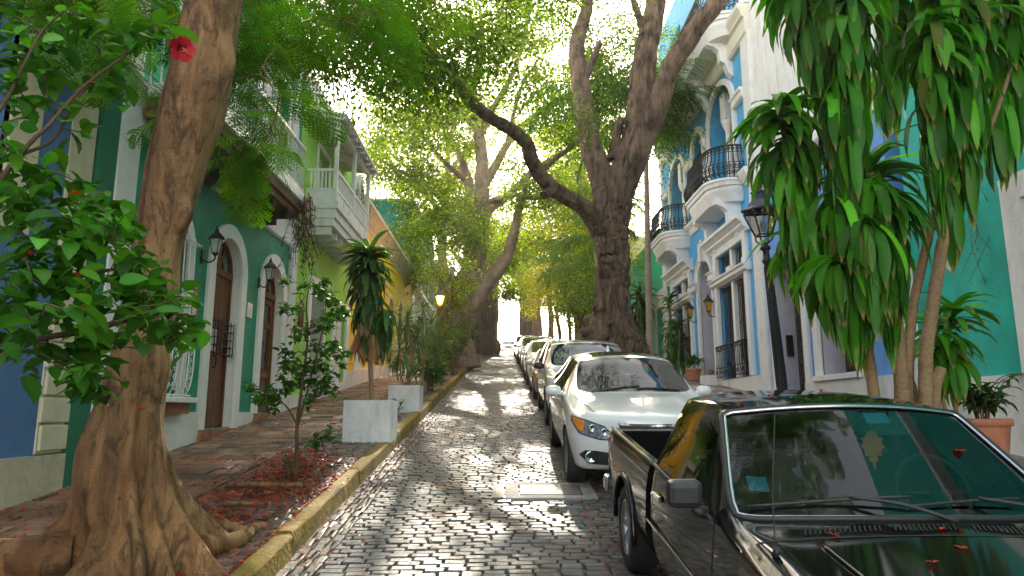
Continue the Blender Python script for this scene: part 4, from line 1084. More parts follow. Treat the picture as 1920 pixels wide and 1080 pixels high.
# ---------------------------------------------------------------- street lamp, planters, pots
def street_lamp(x, y):
    z = zroad(y) + .15
    r = root('street_lamp', (x, y, z), 'black iron street lamp with tapered glass lantern, leaning slightly, on right pavement', 'street lamp')
    r.rotation_euler = (0, math.radians(-3.0), 0)
    o = np.array([x, y, z])
    p = MB(); p.lathe([(.20, 0), (.20, .10), (.16, .14), (.15, .3), (.13, .42), (.115, .46), (.125, .5), (.10, .55), (.088, 1.2), (.072, 2.2), (.062, 2.95), (.09, 2.98), (.095, 3.03), (.065, 3.06), (.058, 3.2), (.1, 3.24), (.09, 3.29), (.04, 3.33), (.03, 3.38)], o, 14)
    for k in range(10):
        a = k * 2 * PI / 10; p.tube([o + [math.cos(a) * .095, math.sin(a) * .095, .6], o + [math.cos(a) * .068, math.sin(a) * .068, 2.9]], .012, 5)
    p.build('post', m_iron, r)
    c = MB()
    for k in range(4):
        a = PI / 4 + k * PI / 2; d = np.array([math.cos(a), math.sin(a), 0])
        c.tube(cr([o + d * .04 + [0, 0, 3.33], o + d * .16 + [0, 0, 3.42], o + d * .17 + [0, 0, 3.52]], 4), .016, 6)
    c.build('cradle', m_iron, r)
    f = MB(); g = MB(); zz0, zz1, r0, r1 = 3.52, 4.0, .17, .36
    for k in range(4):
        a = PI / 4 + k * PI / 2; b = a + PI / 2
        q = lambda t, rr, zz: o + np.array([math.cos(t) * rr, math.sin(t) * rr, zz])
        f.tube([q(a, r0, zz0), q(a, r1, zz1)], .018, 5); f.tube([q(a, r0, zz0), q(b, r0, zz0)], .018, 5); f.tube([q(a, r1, zz1), q(b, r1, zz1)], .022, 5)
        g.add([q(a, r0 * .97, zz0), q(b, r0 * .97, zz0), q(b, r1 * .97, zz1), q(a, r1 * .97, zz1)], [(0, 1, 2, 3)])
    f.build('lantern_frame', m_iron, r)
    g.build('lantern_glass', glass_mat('milky_glass', (.75, .74, .7), 1.5), r)
    bl = MB(); bl.lathe([(0, 0), (.05, .02), (.06, .12), (.04, .2), (.0, .24)], o + [0, 0, 3.58], 10); bl.build('lamp_bulb', mat('opal_bulb', (.8, .78, .72), .3), r)
    h = MB(); h.lathe([(.40, 4.0), (.40, 4.03), (.27, 4.10), (.17, 4.22), (.15, 4.34), (.17, 4.36), (.17, 4.39), (.07, 4.42), (.05, 4.46), (.09, 4.50), (.09, 4.53), (0, 4.58)], o, 4, smooth=False, M=Matrix.Rotation(PI / 4, 4, 'Z') if False else None); h.build('lantern_cap', mat('blue_black_cap', (.02, .03, .06), .4, var=(6, .3)), r)
    return r
street_lamp(5.22, 13.0)

def square_planter(x, y, w, h, label, group='white planters on the left strip', rz=0):
    z = zroad(y) + .155
    r = root('square_planter', (x, y, z), label, 'planter', group, 0)
    t = .06
    mb = MB(); mp = lambda a, b, o: (a, b, z + o)
    z0 = -.06
    mb.extrude(rect(x - w / 2, x + w / 2, y - w / 2, y + w / 2), z0, h, mp, holes=[rect(x - w / 2 + t, x + w / 2 - t, y - w / 2 + t, y + w / 2 - t)])
    mb.build('box', m_planter, r, bevel=.012)
    s = MB(); n = 9; g = np.linspace(-w / 2 + t, w / 2 - t, n); X, Y = np.meshgrid(g, g)
    Z = h - .06 + .02 * rng.normal(0, 1, X.shape)
    s.add(np.stack([x + X, y + Y, z + Z], -1).reshape(-1, 3), [(i * n + j, i * n + j + 1, (i + 1) * n + j + 1, (i + 1) * n + j) for i in range(n - 1) for j in range(n - 1)], smooth=True)
    s.build('soil', m_soil, r)
    return r
square_planter(-2.02, 10.75, .70, .56, 'nearer white square planter holding a tall drooping dracaena')
square_planter(-2.02, 14.5, .64, .50, 'farther white square planter with low bushy shrub')

def pot(x, y, z, R, h, label, m=None, name='terracotta_pot'):
    r = root(name, (x, y, z), label, 'plant pot')
    mb = MB(); mb.lathe([(0, 0), (R * .72, 0), (R * .74, .01), (R * .93, h * .80), (R * .95, h * .82), (R * 1.05, h * .83), (R * 1.06, h * .97), (R * 1.03, h), (R * .93, h), (R * .90, h * .9), (0, h * .89)], (x, y, z), 30)
    mb.build('body', m or m_terra, r)
    s = MB(); s.lathe([(0, h * .93), (R * .5, h * .92), (R * .905, h * .905)], (x, y, z), 20); s.build('soil', m_soil, r)
    return r
POT = (6.02, 8.8)
pot(POT[0], POT[1], zroad(POT[1]) + .16, .30, .52, 'large terracotta pot holding a leafy plant by white plinth')
pot(6.35, 23.3, zroad(23.3) + .16, .26, .4, 'weathered clay pot beside the blue arched doorway')
# small ornament cat-sized stone on the step by the arched doorway
r = root('stone_ornament', (6.6, 21.8, zroad(21.8) + .16), 'small brown stone ornament on white step near the arched doorway', 'ornament')
mb = MB(); mb.box(6.2, 6.78, 21.55, 22.05, zroad(21.8) + .1, zroad(21.8) + .42); mb.build('step_block', m_white, r, bevel=.02)
mb = MB(); mb.tube(cr([(6.45, 21.72, zroad(21.8) + .5), (6.5, 21.8, zroad(21.8) + .54), (6.5, 21.92, zroad(21.8) + .5)], 5), [.03, .06, .08, .09, .09, .085, .08, .06, .05, .04, .02], 10, jit=.05); mb.build('stone_body', m_beam, r)
# ---------------------------------------------------------------- leaves and branches
def tri_prof(t, kind):
    if kind == 'strap': return np.clip(np.minimum(t * 5 + .28, 1) * np.clip((1 - t) * 3.2, 0, 1) ** .75, .02, 1)
    if kind == 'ovate': return np.clip(np.sin(PI * np.clip(t, 0, 1) ** .72) ** .85, .03, 1)
    if kind == 'blade': return np.clip(np.minimum(t * 8 + .4, 1) * (1 - t) ** .55, .02, 1)
    return np.clip(np.sin(PI * t ** .85), .03, 1)
def straps(mb, base, az, el, L, W, droop, cols, segs=6, fold=.22, kind='strap', tip=None, tipn=1, roll=None, pw=1.2, teeth=0, wavy=0):
    base = np.asarray(base, float); N = len(base)
    f = lambda a: np.broadcast_to(np.asarray(a, float), (N,)).copy()
    az, el, L, W, droop = map(f, (az, el, L, W, droop)); roll = f(0 if roll is None else roll)
    t = np.linspace(0, 1, segs + 1)
    ang = el[:, None] - droop[:, None] * t[None] ** pw
    ang = np.maximum(ang, -1.62)
    if wavy: ang = ang + wavy * np.sin(t[None] * 9 + rng.uniform(0, 6, (N, 1)))
    st = L[:, None] / segs
    dh = np.cos(ang) * st; dz = np.sin(ang) * st
    h = np.concatenate([np.zeros((N, 1)), np.cumsum((dh[:, :-1] + dh[:, 1:]) / 2, 1)], 1); z = np.concatenate([np.zeros((N, 1)), np.cumsum((dz[:, :-1] + dz[:, 1:]) / 2, 1)], 1)
    H = np.stack([np.cos(az), np.sin(az), np.zeros(N)], 1); S0 = np.stack([-np.sin(az), np.cos(az), np.zeros(N)], 1)
    p = base[:, None, :] + h[..., None] * H[:, None, :] + z[..., None] * np.array([0, 0, 1.])
    n0 = -np.sin(ang)[..., None] * H[:, None, :] + np.cos(ang)[..., None] * np.array([0, 0, 1.])
    c, s = np.cos(roll)[:, None, None], np.sin(roll)[:, None, None]
    S = S0[:, None, :] * c + n0 * s; n = n0 * c - S0[:, None, :] * s
    w = tri_prof(t, kind)[None] * W[:, None] / 2
    if teeth: w = w * (1 + teeth * ((np.arange(segs + 1) % 2) * 2 - 1))[None]
    lf = p + S * w[..., None] + n * (fold * w)[..., None]; rt = p - S * w[..., None] + n * (fold * w)[..., None]
    V = np.stack([lf, p, rt], 2)                          # N, segs+1, 3, 3
    cols = np.asarray(cols, float)
    C = np.repeat(np.repeat(cols[:, None, None, :], segs + 1, 1), 3, 2).copy()
    C[:, :, 1] = C[:, :, 1] * np.array([1.25, 1.12, 1.0])
    if tip is not None: C[:, -tipn:, :, :] = np.asarray(tip) * rng.uniform(.7, 1.2, (N, 1, 1, 1))
    q = []
    for i in range(segs):
        for j in (0, 1): q.append((i * 3 + j, i * 3 + j + 1, (i + 1) * 3 + j + 1, (i + 1) * 3 + j))
    F = (np.array(q)[None] + (np.arange(N) * (segs + 1) * 3)[:, None, None]).reshape(-1, 4)
    mb.add(V.reshape(-1, 3), F, np.clip(C.reshape(-1, 3), 0, 1), smooth=True)
def small_leaves(mb, c, L, W, cols, down=.5, out=None, fold=.3):
    """Many small leaves, each folded along its midrib, hung at random."""
    N = len(c)
    d = rng.normal(0, 1, (N, 3))
    if out is not None: d += out * 1.2
    d[:, 2] = d[:, 2] * .6 - down; d /= np.linalg.norm(d, axis=1)[:, None]
    up = np.array([0, 0, 1.]) + rng.normal(0, .55, (N, 3)); s = np.cross(d, up); s /= np.linalg.norm(s, axis=1)[:, None] + 1e-9
    n = np.cross(s, d)
    L = L * rng.uniform(.65, 1.25, N); w = W * rng.uniform(.7, 1.2, N) / 2
    b = c; m = c + d * (L * .45)[:, None]; tp = c + d * L[:, None] - n * (L * .12)[:, None]
    lf = m + s * w[:, None] + n * (w * fold)[:, None]; rt = m - s * w[:, None] + n * (w * fold)[:, None]
    V = np.stack([b, rt, tp, lf], 1)
    F = (np.array([[0, 1, 2], [0, 2, 3]])[None] + (np.arange(N) * 4)[:, None, None]).reshape(-1, 3)
    mb.add(V.reshape(-1, 3), F, np.repeat(np.clip(cols, 0, 1), 4, 0), smooth=False)
def greens(N, base, spread=.25, warm=.15):
    c = np.array(base)[None] * np.exp(rng.normal(0, spread, (N, 1)))
    w = np.abs(rng.normal(0, warm, (N, 1)))
    return c * (1 + w * np.array([[1.6, .5, -.2]]))
def ellipsoid(c, r, n, hollow=.35):
    d = rng.normal(0, 1, (n, 3)); d /= np.linalg.norm(d, axis=1)[:, None]
    return np.asarray(c) + d * (hollow + (1 - hollow) * rng.random((n, 1)) ** .6) * np.asarray(r)
class Tree:
    """Limbs laid down by hand, twigs grown out to meet the foliage."""
    def __init__(self): self.nodes = []; self.r = []; self.wood = MB(); self.tips = []; self.dirs = []
    def limb(self, pts, rad, seg=12, jit=.0, n=7, lump=.06, cap=True, ridge=0):
        k = np.hstack([np.asarray(pts, float), np.asarray(rad, float).reshape(-1, 1)]); k = cr(k, n)
        q_ = rng.normal(0, lump, len(k)); q_ = np.convolve(q_, np.ones(max(1, n // 5)) / max(1, n // 5) ** .5, 'same'); r = np.maximum(k[:, 3], .006) * (1 + q_ * .5)
        w = np.cumsum(rng.normal(0, .12, (len(k), 3)), 0) * k[:, 3:4] * .35 * (7 / n) ** .5; w -= np.linspace(0, 1, len(k))[:, None] * w[-1]
        self.wood.tube(k[:, :3] + w, r, seg, cap, jit=jit, ridge=ridge)
        for a, b in zip(k[:, :3] + w, r): self.nodes.append(a); self.r.append(b)
    def reach(self, pts, minstart=0, curl=.18, seg=5, rmax=.05, rtip=.008, zup=.15):
        pts = np.asarray(pts); nod = np.array(self.nodes)
        d = np.min(np.linalg.norm(pts[:, None] - nod[None, minstart:], axis=2), 1)
        for i in np.argsort(d):
            nod = np.array(self.nodes[minstart:]); p = pts[i]
            dd = np.linalg.norm(nod - p, axis=1) + np.maximum(0, nod[:, 2] - p[2]) * .35
            k = int(np.argmin(dd)) + minstart; a = np.array(self.nodes[k]); L = np.linalg.norm(p - a)
            if L < .05: continue
            m1 = a + (p - a) * .35 + rng.normal(0, curl * L * .5, 3) + [0, 0, zup * L * .6]; m2 = a + (p - a) * .7 + rng.normal(0, curl * L * .4, 3) + [0, 0, zup * L * .5]
            path = cr([a, m1, m2, p], 4); r0 = min(self.r[k] * .72, rmax, .012 + L * .018)
            rr = np.linspace(max(r0, rtip), rtip, len(path))
            self.wood.tube(path, rr, seg, False)
            for q, r in zip(path[2:], rr[2:]): self.nodes.append(q); self.r.append(r)
            self.tips.append(p); self.dirs.append((p - m2) / (np.linalg.norm(p - m2) + 1e-9))
            self.tips.append(path[-4]); self.dirs.append((p - a) / (L + 1e-9))
    def foliage(self, n, sig, L, W, base, spread=.28, warm=.2, down=.5, flat=.6):
        T = np.array(self.tips); D = np.array(self.dirs)
        k = rng.poisson(n, len(T)); idx = np.repeat(np.arange(len(T)), k)
        off = rng.normal(0, sig, (len(idx), 3)); off[:, 2] *= flat
        c = T[idx] + off
        shade = np.exp(rng.normal(0, .28, len(T)))[idx][:, None]
        cols = greens(len(idx), base, spread, warm) * shade
        mb = MB(); small_leaves(mb, c, L, W, cols, down, D[idx] + off / sig * .5)
        return mb
def pixline(P, dflt=None): return [at(*p) for p in P]

# ---------------------------------------------------------------- the buttressed flame tree, left foreground
def flame_tree():
    d0 = 4.95
    r = root('flame_tree', tuple(at(265, 1060, d0)), 'big smooth brown flame tree with buttress roots at the left front', 'tree')
    # (py, left px, right px): silhouette of the trunk in metres at this distance
    sil = [(1075, 188, 348), (1020, 178, 342), (960, 162, 325), (900, 150, 314), (850, 152, 306), (800, 170, 302), (740, 190, 306), (680, 208, 312), (600, 232, 330), (540, 246, 338), (470, 254, 342), (400, 262, 362), (300, 280, 392), (200, 303, 425), (100, 326, 440), (0, 347, 452), (-150, 375, 470), (-330, 420, 500)]
    C = []; R = []
    for py, a, b in sil:
        p = at((a + b) / 2, py, d0); q0, q1 = at(a, py, d0), at(b, py, d0)
        C.append(p); R.append((q1[0] - q0[0]) / 2)
    C = np.array(C); R = np.array(R) * .95; base = zroad(d0) + .12
    k = cr(np.hstack([C, R[:, None]]), 7); k = k[np.argsort(k[:, 2])]
    C, R = k[:, :3], k[:, 3]
    zb = C[:, 2] - base
    nA = 120; th = np.arange(nA) * 2 * PI / nA
    # buttresses: (bearing, reach at the ground, height at which it dies, sharpness)
    B = [(-.22, .30, .58, .12), (-.66, .18, .42, .11), (-1.08, .22, 1.0, .11), (-1.95, .30, .34, .2), (3.30, .78, .62, .15), (2.5, .5, .9, .2), (.75, .5, .9, .18), (1.6, .5, .9, .2), (-2.6, .30, .5, .16)]
    V = []
    for i in range(len(C)):
        rr = np.full(nA, R[i])
        h = max(zb[i], 0)
        for (b, reach, top, sh) in B:
            d = (th - b - .10 * math.sin(h * 3 + b) + PI) % (2 * PI) - PI
            a = max(0, 1 - h / top); rr = rr + (reach * a ** 1.7 + .05 * max(0, 1 - h / (top * 2.4))) * np.exp(-(np.abs(d) / (sh * (1 + .7 * h))) ** 2)
        for (f, ph, am) in ((3, .6, .05), (5, 2.0, .03), (9, 1.1, .012)): rr = rr * (1 + am * np.sin(f * th + ph + C[i, 2] * (.9 if f < 6 else 1.7)))
        rr = rr * (1 + .018 * np.sin(C[i, 2] * 13 + 2 * np.sin(th)))
        for (kz, kt, ks, ka) in ((4.83, -1.0, .10, .06), (4.35, -.25, .12, .07), (3.15, -.35, .09, .07), (2.95, -1.2, .14, -.04), (2.0, -.9, .2, .05), (2.05, -.15, .11, .07)):
            dt = (th - kt + PI) % (2 * PI) - PI
            q = ((C[i, 2] - kz) / ks) ** 2 + (dt * .3 / ks) ** 2
            rr = rr + ka * np.exp(-q) - ka * .5 * np.exp(-q * 6)
        V.append(np.stack([C[i, 0] + rr * np.cos(th), C[i, 1] + rr * np.sin(th) * .92, np.full(nA, C[i, 2])], 1))
    n = len(C); i = np.arange(n - 1)[:, None] * nA; j = np.arange(nA)[None]; j2 = (j + 1) % nA
    mb = MB(); mb.add(np.vstack(V), np.stack([i + j, i + j2, i + nA + j2, i + nA + j], -1).reshape(-1, 4), smooth=True)
    top = C[-1]
    T = Tree(); T.wood = mb
    T.limb([C[-4], top, top + [.25, .3, .7], top + [.5, .9, 1.5], top + [.8, 1.8, 2.3], top + [1.0, 3.0, 2.8]], [R[-4] * .98, R[-1], .2, .16, .12, .08], 14)
    T.limb([top, top + [-.2, .1, .8], top + [-.9, .4, 1.7], top + [-2.0, 1.2, 2.4]], [R[-1] * .9, .17, .12, .06], 12)
    T.limb([top + [.1, 0, .1], top + [.7, -.1, .6], top + [1.8, .6, 1.1], top + [2.8, 1.4, 1.2]], [.16, .11, .07, .04], 10)
    # a sweeping root along the ground on either side
    g = lambda x, y, dz=.0: [x, y, zroad(y) + .15 + dz]
    bx, by = C[0][0], C[0][1]
    mb.tube(cr([g(bx - .4, by - .1, .12), g(bx - .95, by - .32, .10), g(bx - 1.35, by - .62, .02), g(bx - 1.6, by - .7, -.05)], 6), np.linspace(.17, .06, 19), 12, jit=.03)
    mb.tube(cr([g(bx + .3, by + .2, .08), g(bx + .42, by + .55, .03), g(bx + .40, by + .95, .0), g(bx + .45, by + 1.3, -.05)], 6), np.linspace(.09, .03, 19), 10, jit=.03)
    mb.tube(cr([g(bx - .3, by + .3, .12), g(bx - .7, by + .8, .06), g(bx - .9, by + 1.5, .0), g(bx - 1.2, by + 2.0, -.04)], 6), np.linspace(.12, .03, 19), 10, jit=.03)
    T.nodes = T.nodes[6:]; T.r = T.r[6:]
    A = []
    for (px, py, d, rx, ry, rd, n_) in ((470, 60, 6.2, 70, 70, .8, 11), (560, 30, 7.2, 90, 70, 1.0, 13), (640, 30, 8.0, 90, 60, 1.0, 11), (490, 160, 6.6, 60, 60, .8, 10), (470, 240, 6.4, 50, 50, .5, 8), (720, 20, 8.6, 90, 50, 1.0, 11), (430, 10, 6.4, 60, 50, .8, 8), (560, -110, 7.4, 160, 70, 1.5, 16), (760, 100, 9.4, 60, 40, .8, 5), (250, 40, 6.6, 70, 60, .6, 14), (110, 10, 5.8, 90, 40, .6, 14), (200, -60, 6.2, 120, 60, .8, 8), (420, 200, 6.0, 30, 50, .3, 4)):
        for _ in range(max(2, int(n_ * .72))): A.append(at(px + rng.normal(0, rx * .6), py + rng.normal(0, ry * .6), d + rng.normal(0, rd * .6)))
    A += list(ellipsoid(top + [.6, 1.5, 2.6], (3.2, 3.0, 1.0), 40)) + list(ellipsoid([2.2, 4.4, 7.6], (2.4, 2.2, 1.0), 60, 0))
    T.reach(A, zup=.3, rmax=.045, rtip=.006)
    mb.build('trunk', m_barkA, r)
    # feathery fronds
    fr = MB(); P = 11
    def frond_template():
        m = MB(); Lr = .50
        tt = np.linspace(0, 1, 8); rx = Lr * tt; rz = -.10 * tt ** 2
        m.tube(np.stack([rx, 0 * rx, rz], 1), np.linspace(.003, .0012, 8), 3, False)
        for i in range(P):
            t = .14 + .86 * i / (P - 1); o = np.array([Lr * t, 0, -.10 * t * t]); pl = .19 * math.sin(PI * (.18 + .74 * t)) ** .8 * rng.uniform(.88, 1.08)
            for sgn in (1, -1):
                a = math.radians(66 - 24 * t); d = np.array([math.cos(a), sgn * math.sin(a), -.18 + rng.normal(0, .09)]); d /= np.linalg.norm(d)
                s = np.cross(d, [0, 0, 1.]); s /= np.linalg.norm(s); nl = 8; u = (np.arange(nl) + .6) / nl
                c = o + d * (u * pl)[:, None] + np.array([0, 0, -.03]) * (u ** 2)[:, None]
                for q in (1, -1):
                    ld = s * q * .9 + d * .45; ll = .027 * np.sin(PI * (.12 + .8 * u)) ** .6 + .003
                    e = d * .0125
                    v0 = c; v1 = c + ld * (ll * .5)[:, None] + e * .62; v2 = c + ld * ll[:, None] + e * .1; v3 = c + ld * (ll * .5)[:, None] - e * .62
                    m.add(np.stack([v0, v1, v2, v3], 1).reshape(-1, 3), np.arange(nl * 4).reshape(-1, 4))
        return np.vstack(m.v), m.f
    temps = [frond_template() for _ in range(3)]
    tips = np.array(T.tips); dirs = np.array(T.dirs)
    for ti in range(len(tips)):
        nf = rng.integers(1, 3)
        for _ in range(nf):
            v, f = temps[rng.integers(3)]
            d = dirs[ti] * .5 + rng.normal(0, .75, 3); d[2] = d[2] * .5 - .25; d /= np.linalg.norm(d)
            u = np.array([0, 0, 1.]) + rng.normal(0, .35, 3); s = np.cross(u, d); s /= np.linalg.norm(s); n_ = np.cross(d, s)
            M = np.eye(4); sc = rng.uniform(1.0, 1.55); M[:3, 0] = d * sc; M[:3, 1] = s * sc; M[:3, 2] = n_ * sc; M[:3, 3] = tips[ti] + rng.normal(0, .05, 3)
            col = greens(1, (.060, .175, .014), .4, .4)[0]
            fr.add(xf(M, v), np.zeros((0, 4), int), col)
            b = fr.n - len(v)
            for a in f: fr.f.append(a + b); fr.mi.append(np.zeros(len(a), int)); fr.sm.append(np.zeros(len(a), bool))
    fr.f = [a for a in fr.f if len(a)]; fr.mi = [a for a in fr.mi if len(a)]; fr.sm = [a for a in fr.sm if len(a)]
    fr.build('crown', leaf_mat('feather_leaf', .5, .55, (1.7, 1.8, .4), .25), r)
flame_tree()

# ---------------------------------------------------------------- the big rough tree between the parked cars and the blue house
def rough_tree():
    d = 17.2
    w = lambda px: px / 1300 * d * 1.0
    r = root('rough_barked_tree', tuple(at(1165, 668, d)), 'massive rough dark barked tree forking behind the parked cars', 'tree')
    T = Tree()
    g = at(1172, 690, d)
    T.limb([g + [.12, 0, -.45], at(1166, 655, d), at(1150, 610, d), at(1145, 560, d), at(1147, 500, d), at(1143, 440, d), at(1142, 390, d)], [.92, .67, .51, .43, .40, .43, .47], 84, .006, 26, .012, True, .045)
    T.limb([at(1120, 625, d - .3), at(1108, 612, d - .4), at(1100, 606, d - .45)], [.40, .30, .14], 14, .05)   # burl
    T.limb([at(1150, 420, d), at(1165, 345, d + .1), at(1192, 265, d + .2), at(1203, 180, d + .3), at(1210, 100, d + .4), at(1224, 30, d + .5), at(1238, -60, d + .6), at(1235, -170, d + .9)], [.38, .36, .36, .34, .31, .28, .24, .18], 60, .006, 20, .012, True, .045)
    T.limb([at(1165, 370, d - .1), at(1190, 300, d - .35), at(1222, 220, d - .6), at(1255, 130, d - .9), at(1298, 62, d - 1.2), at(1350, -5, d - 1.5), at(1420, -90, d - 1.9)], [.26, .26, .26, .25, .23, .21, .17], 48, .006, 20, .012, True, .04)
    T.limb([at(1142, 400, d), at(1128, 330, d + .2), at(1108, 268, d + .4), at(1097, 205, d + .6), at(1088, 140, d + .9), at(1082, 85, d + 1.2), at(1098, 25, d + 1.5), at(1110, -70, d + 1.8)], [.36, .31, .28, .26, .24, .21, .18, .14], 56, .006, 20, .012, True, .045)
    T.limb([at(1150, 300, d + .1), at(1155, 260, d + .1), at(1166, 222, d)], [.15, .13, .11], 12)
    T.limb([at(1126, 430, d), at(1102, 395, d - .3), at(1062, 368, d - .8), at(1022, 336, d - 1.4), at(1000, 300, d - 1.8), at(992, 272, d - 2.1), at(966, 246, d - 2.5), at(922, 220, d - 3.0), at(884, 192, d - 3.6), at(858, 158, d - 4.2), at(850, 118, d - 4.6)], [.30, .23, .19, .175, .165, .155, .145, .13, .115, .09, .07], 30, .006, 12, .03, True, .03)
    T.limb([at(860, 165, d - 4.1), at(838, 128, d - 4.5), at(800, 108, d - 5.0), at(740, 92, d - 5.6), at(670, 58, d - 6.4), at(610, 40, d - 7)], [.10, .085, .07, .055, .04, .02], 10)
    T.limb([at(1010, 330, d - 1.6), at(1040, 300, d - 1.2), at(1090, 262, d - .4)], [.08, .06, .05], 8)
    T.limb([at(1038, 352, d - 1.1), at(1026, 362, d - 1.5), at(1020, 366, d - 1.7)], [.14, .11, .10], 10)
    T.limb([at(1092, 160, d + .8), at(1112, 110, d + .5), at(1125, 78, d + .3)], [.12, .10, .07], 10)
    T.limb([at(1212, 70, d + .4), at(1198, 30, d + .2), at(1180, -20, d)], [.14, .1, .08], 10)
    for k in range(7):       # spreading root plates
        a = -2.9 + k * .9; q = np.array([math.cos(a), math.sin(a), 0])
        gg = np.array([g[0] + .12, g[1], zroad(g[1]) + .18])
        T.wood.tube(cr([gg + q * .45 + [0, 0, .75], gg + q * .85 + [0, 0, .28], gg + q * 1.25 + [0, 0, .06], gg + q * 1.7 - [0, 0, .12]], 5), np.linspace(.34, .10, 16), 12, jit=.03)
    ms = 30
    A = []
    for (px, py, dd, rx, ry, rd, n_) in ((1080, -60, d + 2, 160, 60, 2.5, 16), (1250, -110, d + 1, 150, 60, 2, 14), (980, 10, d + 3, 80, 50, 2, 8), (1140, 60, d + 3, 40, 60, 1, 5),
                                         (820, 60, d - 4.5, 90, 60, 1.2, 14), (700, 40, d - 6, 110, 60, 1.2, 16), (760, 130, d - 5, 80, 50, 1, 12), (880, 120, d - 3.5, 60, 60, 1, 8), (640, 100, d - 6.5, 60, 50, .8, 8), (1150, 130, d + 5, 90, 100, 2, 40), (1250, 180, d + 6, 30, 90, 1.5, 20), (1060, 230, d + 5, 50, 60, 1.5, 10), (960, 170, d - 2, 40, 30, .6, 3), (800, -60, d - 5, 160, 50, 2, 12), (1020, 250, d - 1, 50, 40, .6, 3)):
        for _ in range(int(n_ * 1.5)): A.append(at(px + rng.normal(0, rx * .7), py + rng.normal(0, ry * .7), dd + rng.normal(0, rd * .8)))
    A += list(ellipsoid([1.4, 10.0, 10.6], (3.2, 4.2, 1.4), 70, 0))
    T.reach(A, ms, rmax=.06)
    T.wood.build('trunk', m_barkB, r)
    T.foliage(90, .32, .11, .055, (.055, .135, .018), .32, .3).build('crown', m_leafsoft, r)
rough_tree()

# ---------------------------------------------------------------- the tall light crowned tree on the left kerb
def kerb_tree():
    d = 33.0
    r = root('pale_branched_tree', tuple(at(858, 690, d)), 'tall tree with pale forking branches on the left kerb beyond the yellow house', 'tree')
    T = Tree()
    T.limb([at(850, 705, d), at(852, 655, d), at(858, 600, d), at(877, 530, d), at(898, 470, d), at(906, 420, d), at(906, 360, d), at(908, 300, d), at(900, 235, d), at(890, 170, d), at(905, 90, d), at(900, 10, d)], [1.0, .80, .66, .55, .46, .40, .36, .32, .27, .2, .15, .08], 18, .04)
    T.limb([at(872, 690, d - .5), at(868, 640, d - .5), at(880, 590, d - .6), at(906, 538, d - .9), at(930, 505, d - 1.2), at(952, 468, d - 1.6), at(966, 415, d - 2), at(985, 350, d - 2.4), at(1000, 300, d - 2.8)], [.75, .58, .45, .38, .34, .28, .2, .12, .06], 16, .04)
    T.limb([at(860, 600, d + .8), at(878, 520, d + 1), at(884, 440, d + 1.2), at(882, 360, d + 1.6), at(868, 300, d + 2), at(840, 250, d + 2.6)], [.5, .4, .34, .28, .2, .12], 14, .04)
    T.limb([at(910, 400, d), at(948, 372, d - .6), at(1000, 322, d - 1.2), at(1060, 285, d - 2), at(1110, 250, d - 2.6)], [.22, .19, .16, .12, .07], 10, .03)
    T.limb([at(912, 380, d), at(960, 365, d - 1.6), at(1010, 372, d - 2), at(1060, 352, d - 2.6)], [.16, .13, .10, .05], 9)
    T.limb([at(910, 345, d), at(935, 300, d), at(966, 250, d - .4), at(1020, 205, d - 1), at(1085, 165, d - 2)], [.24, .20, .17, .13, .07], 10)
    T.limb([at(904, 250, d), at(926, 200, d), at(960, 140, d), at(985, 60, d), at(1000, -30, d)], [.2, .16, .13, .1, .06], 10)
    T.limb([at(902, 240, d), at(868, 215, d), at(830, 178, d - .5), at(790, 120, d - 1), at(770, 40, d - 1)], [.22, .18, .14, .1, .05], 10)
    T.limb([at(884, 440, d + 1.2), at(846, 395, d + .6), at(800, 350, d), at(750, 322, d - .6), at(712, 300, d - 1)], [.22, .17, .13, .09, .05], 10)
    T.limb([at(876, 340, d + 1.8), at(830, 300, d + 1), at(780, 240, d), at(740, 200, d - 1)], [.18, .13, .1, .05], 10)
    T.limb([at(950, 275, d - .2), at(975, 170, d - .5), at(1010, 110, d - 1)], [.12, .09, .05], 8)
    ms = 30; A = []
    for (px, py, dd, rx, ry, rd, n_) in ((720, 280, d - 1, 60, 90, 1.5, 22), (780, 340, d - 1, 70, 60, 1.5, 22), (760, 200, d - 1, 80, 80, 1.5, 24), (830, 130, d, 80, 90, 1.5, 24), (900, 60, d, 90, 70, 2, 22), (820, 260, d, 60, 70, 1.5, 16), (960, 120, d, 60, 60, 2, 10), (955, 40, d, 70, 80, 2, 18), (1020, 130, d - 1, 60, 70, 2, 14), (1010, 250, d - 2, 60, 60, 1.5, 9), (1060, 340, d - 2, 50, 40, 1, 8), (850, 425, d - 1.5, 60, 30, 1, 12), (950, 450, d + 2, 40, 50, 1, 8), (800, 440, d - 1.5, 50, 40, 1, 14), (760, 410, d - 1.2, 50, 40, 1, 10), (900, -40, d, 200, 60, 3, 26), (1080, 150, d - 2, 50, 60, 1, 6), (955, 540, d + 3, 20, 28, .6, 6), (985, 370, d - 2.4, 40, 50, .8, 12), (830, 490, d - 2.2, 40, 26, .6, 7)):
        for _ in range(int(n_ * 1.35)): A.append(at(px + rng.normal(0, rx * .7), py + rng.normal(0, ry * .7), dd + rng.normal(0, rd * .8)))
    T.reach(A, ms, rmax=.08, rtip=.012)
    T.wood.build('trunk', m_barkC, r)
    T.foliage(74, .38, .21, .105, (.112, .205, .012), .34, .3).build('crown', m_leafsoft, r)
kerb_tree()

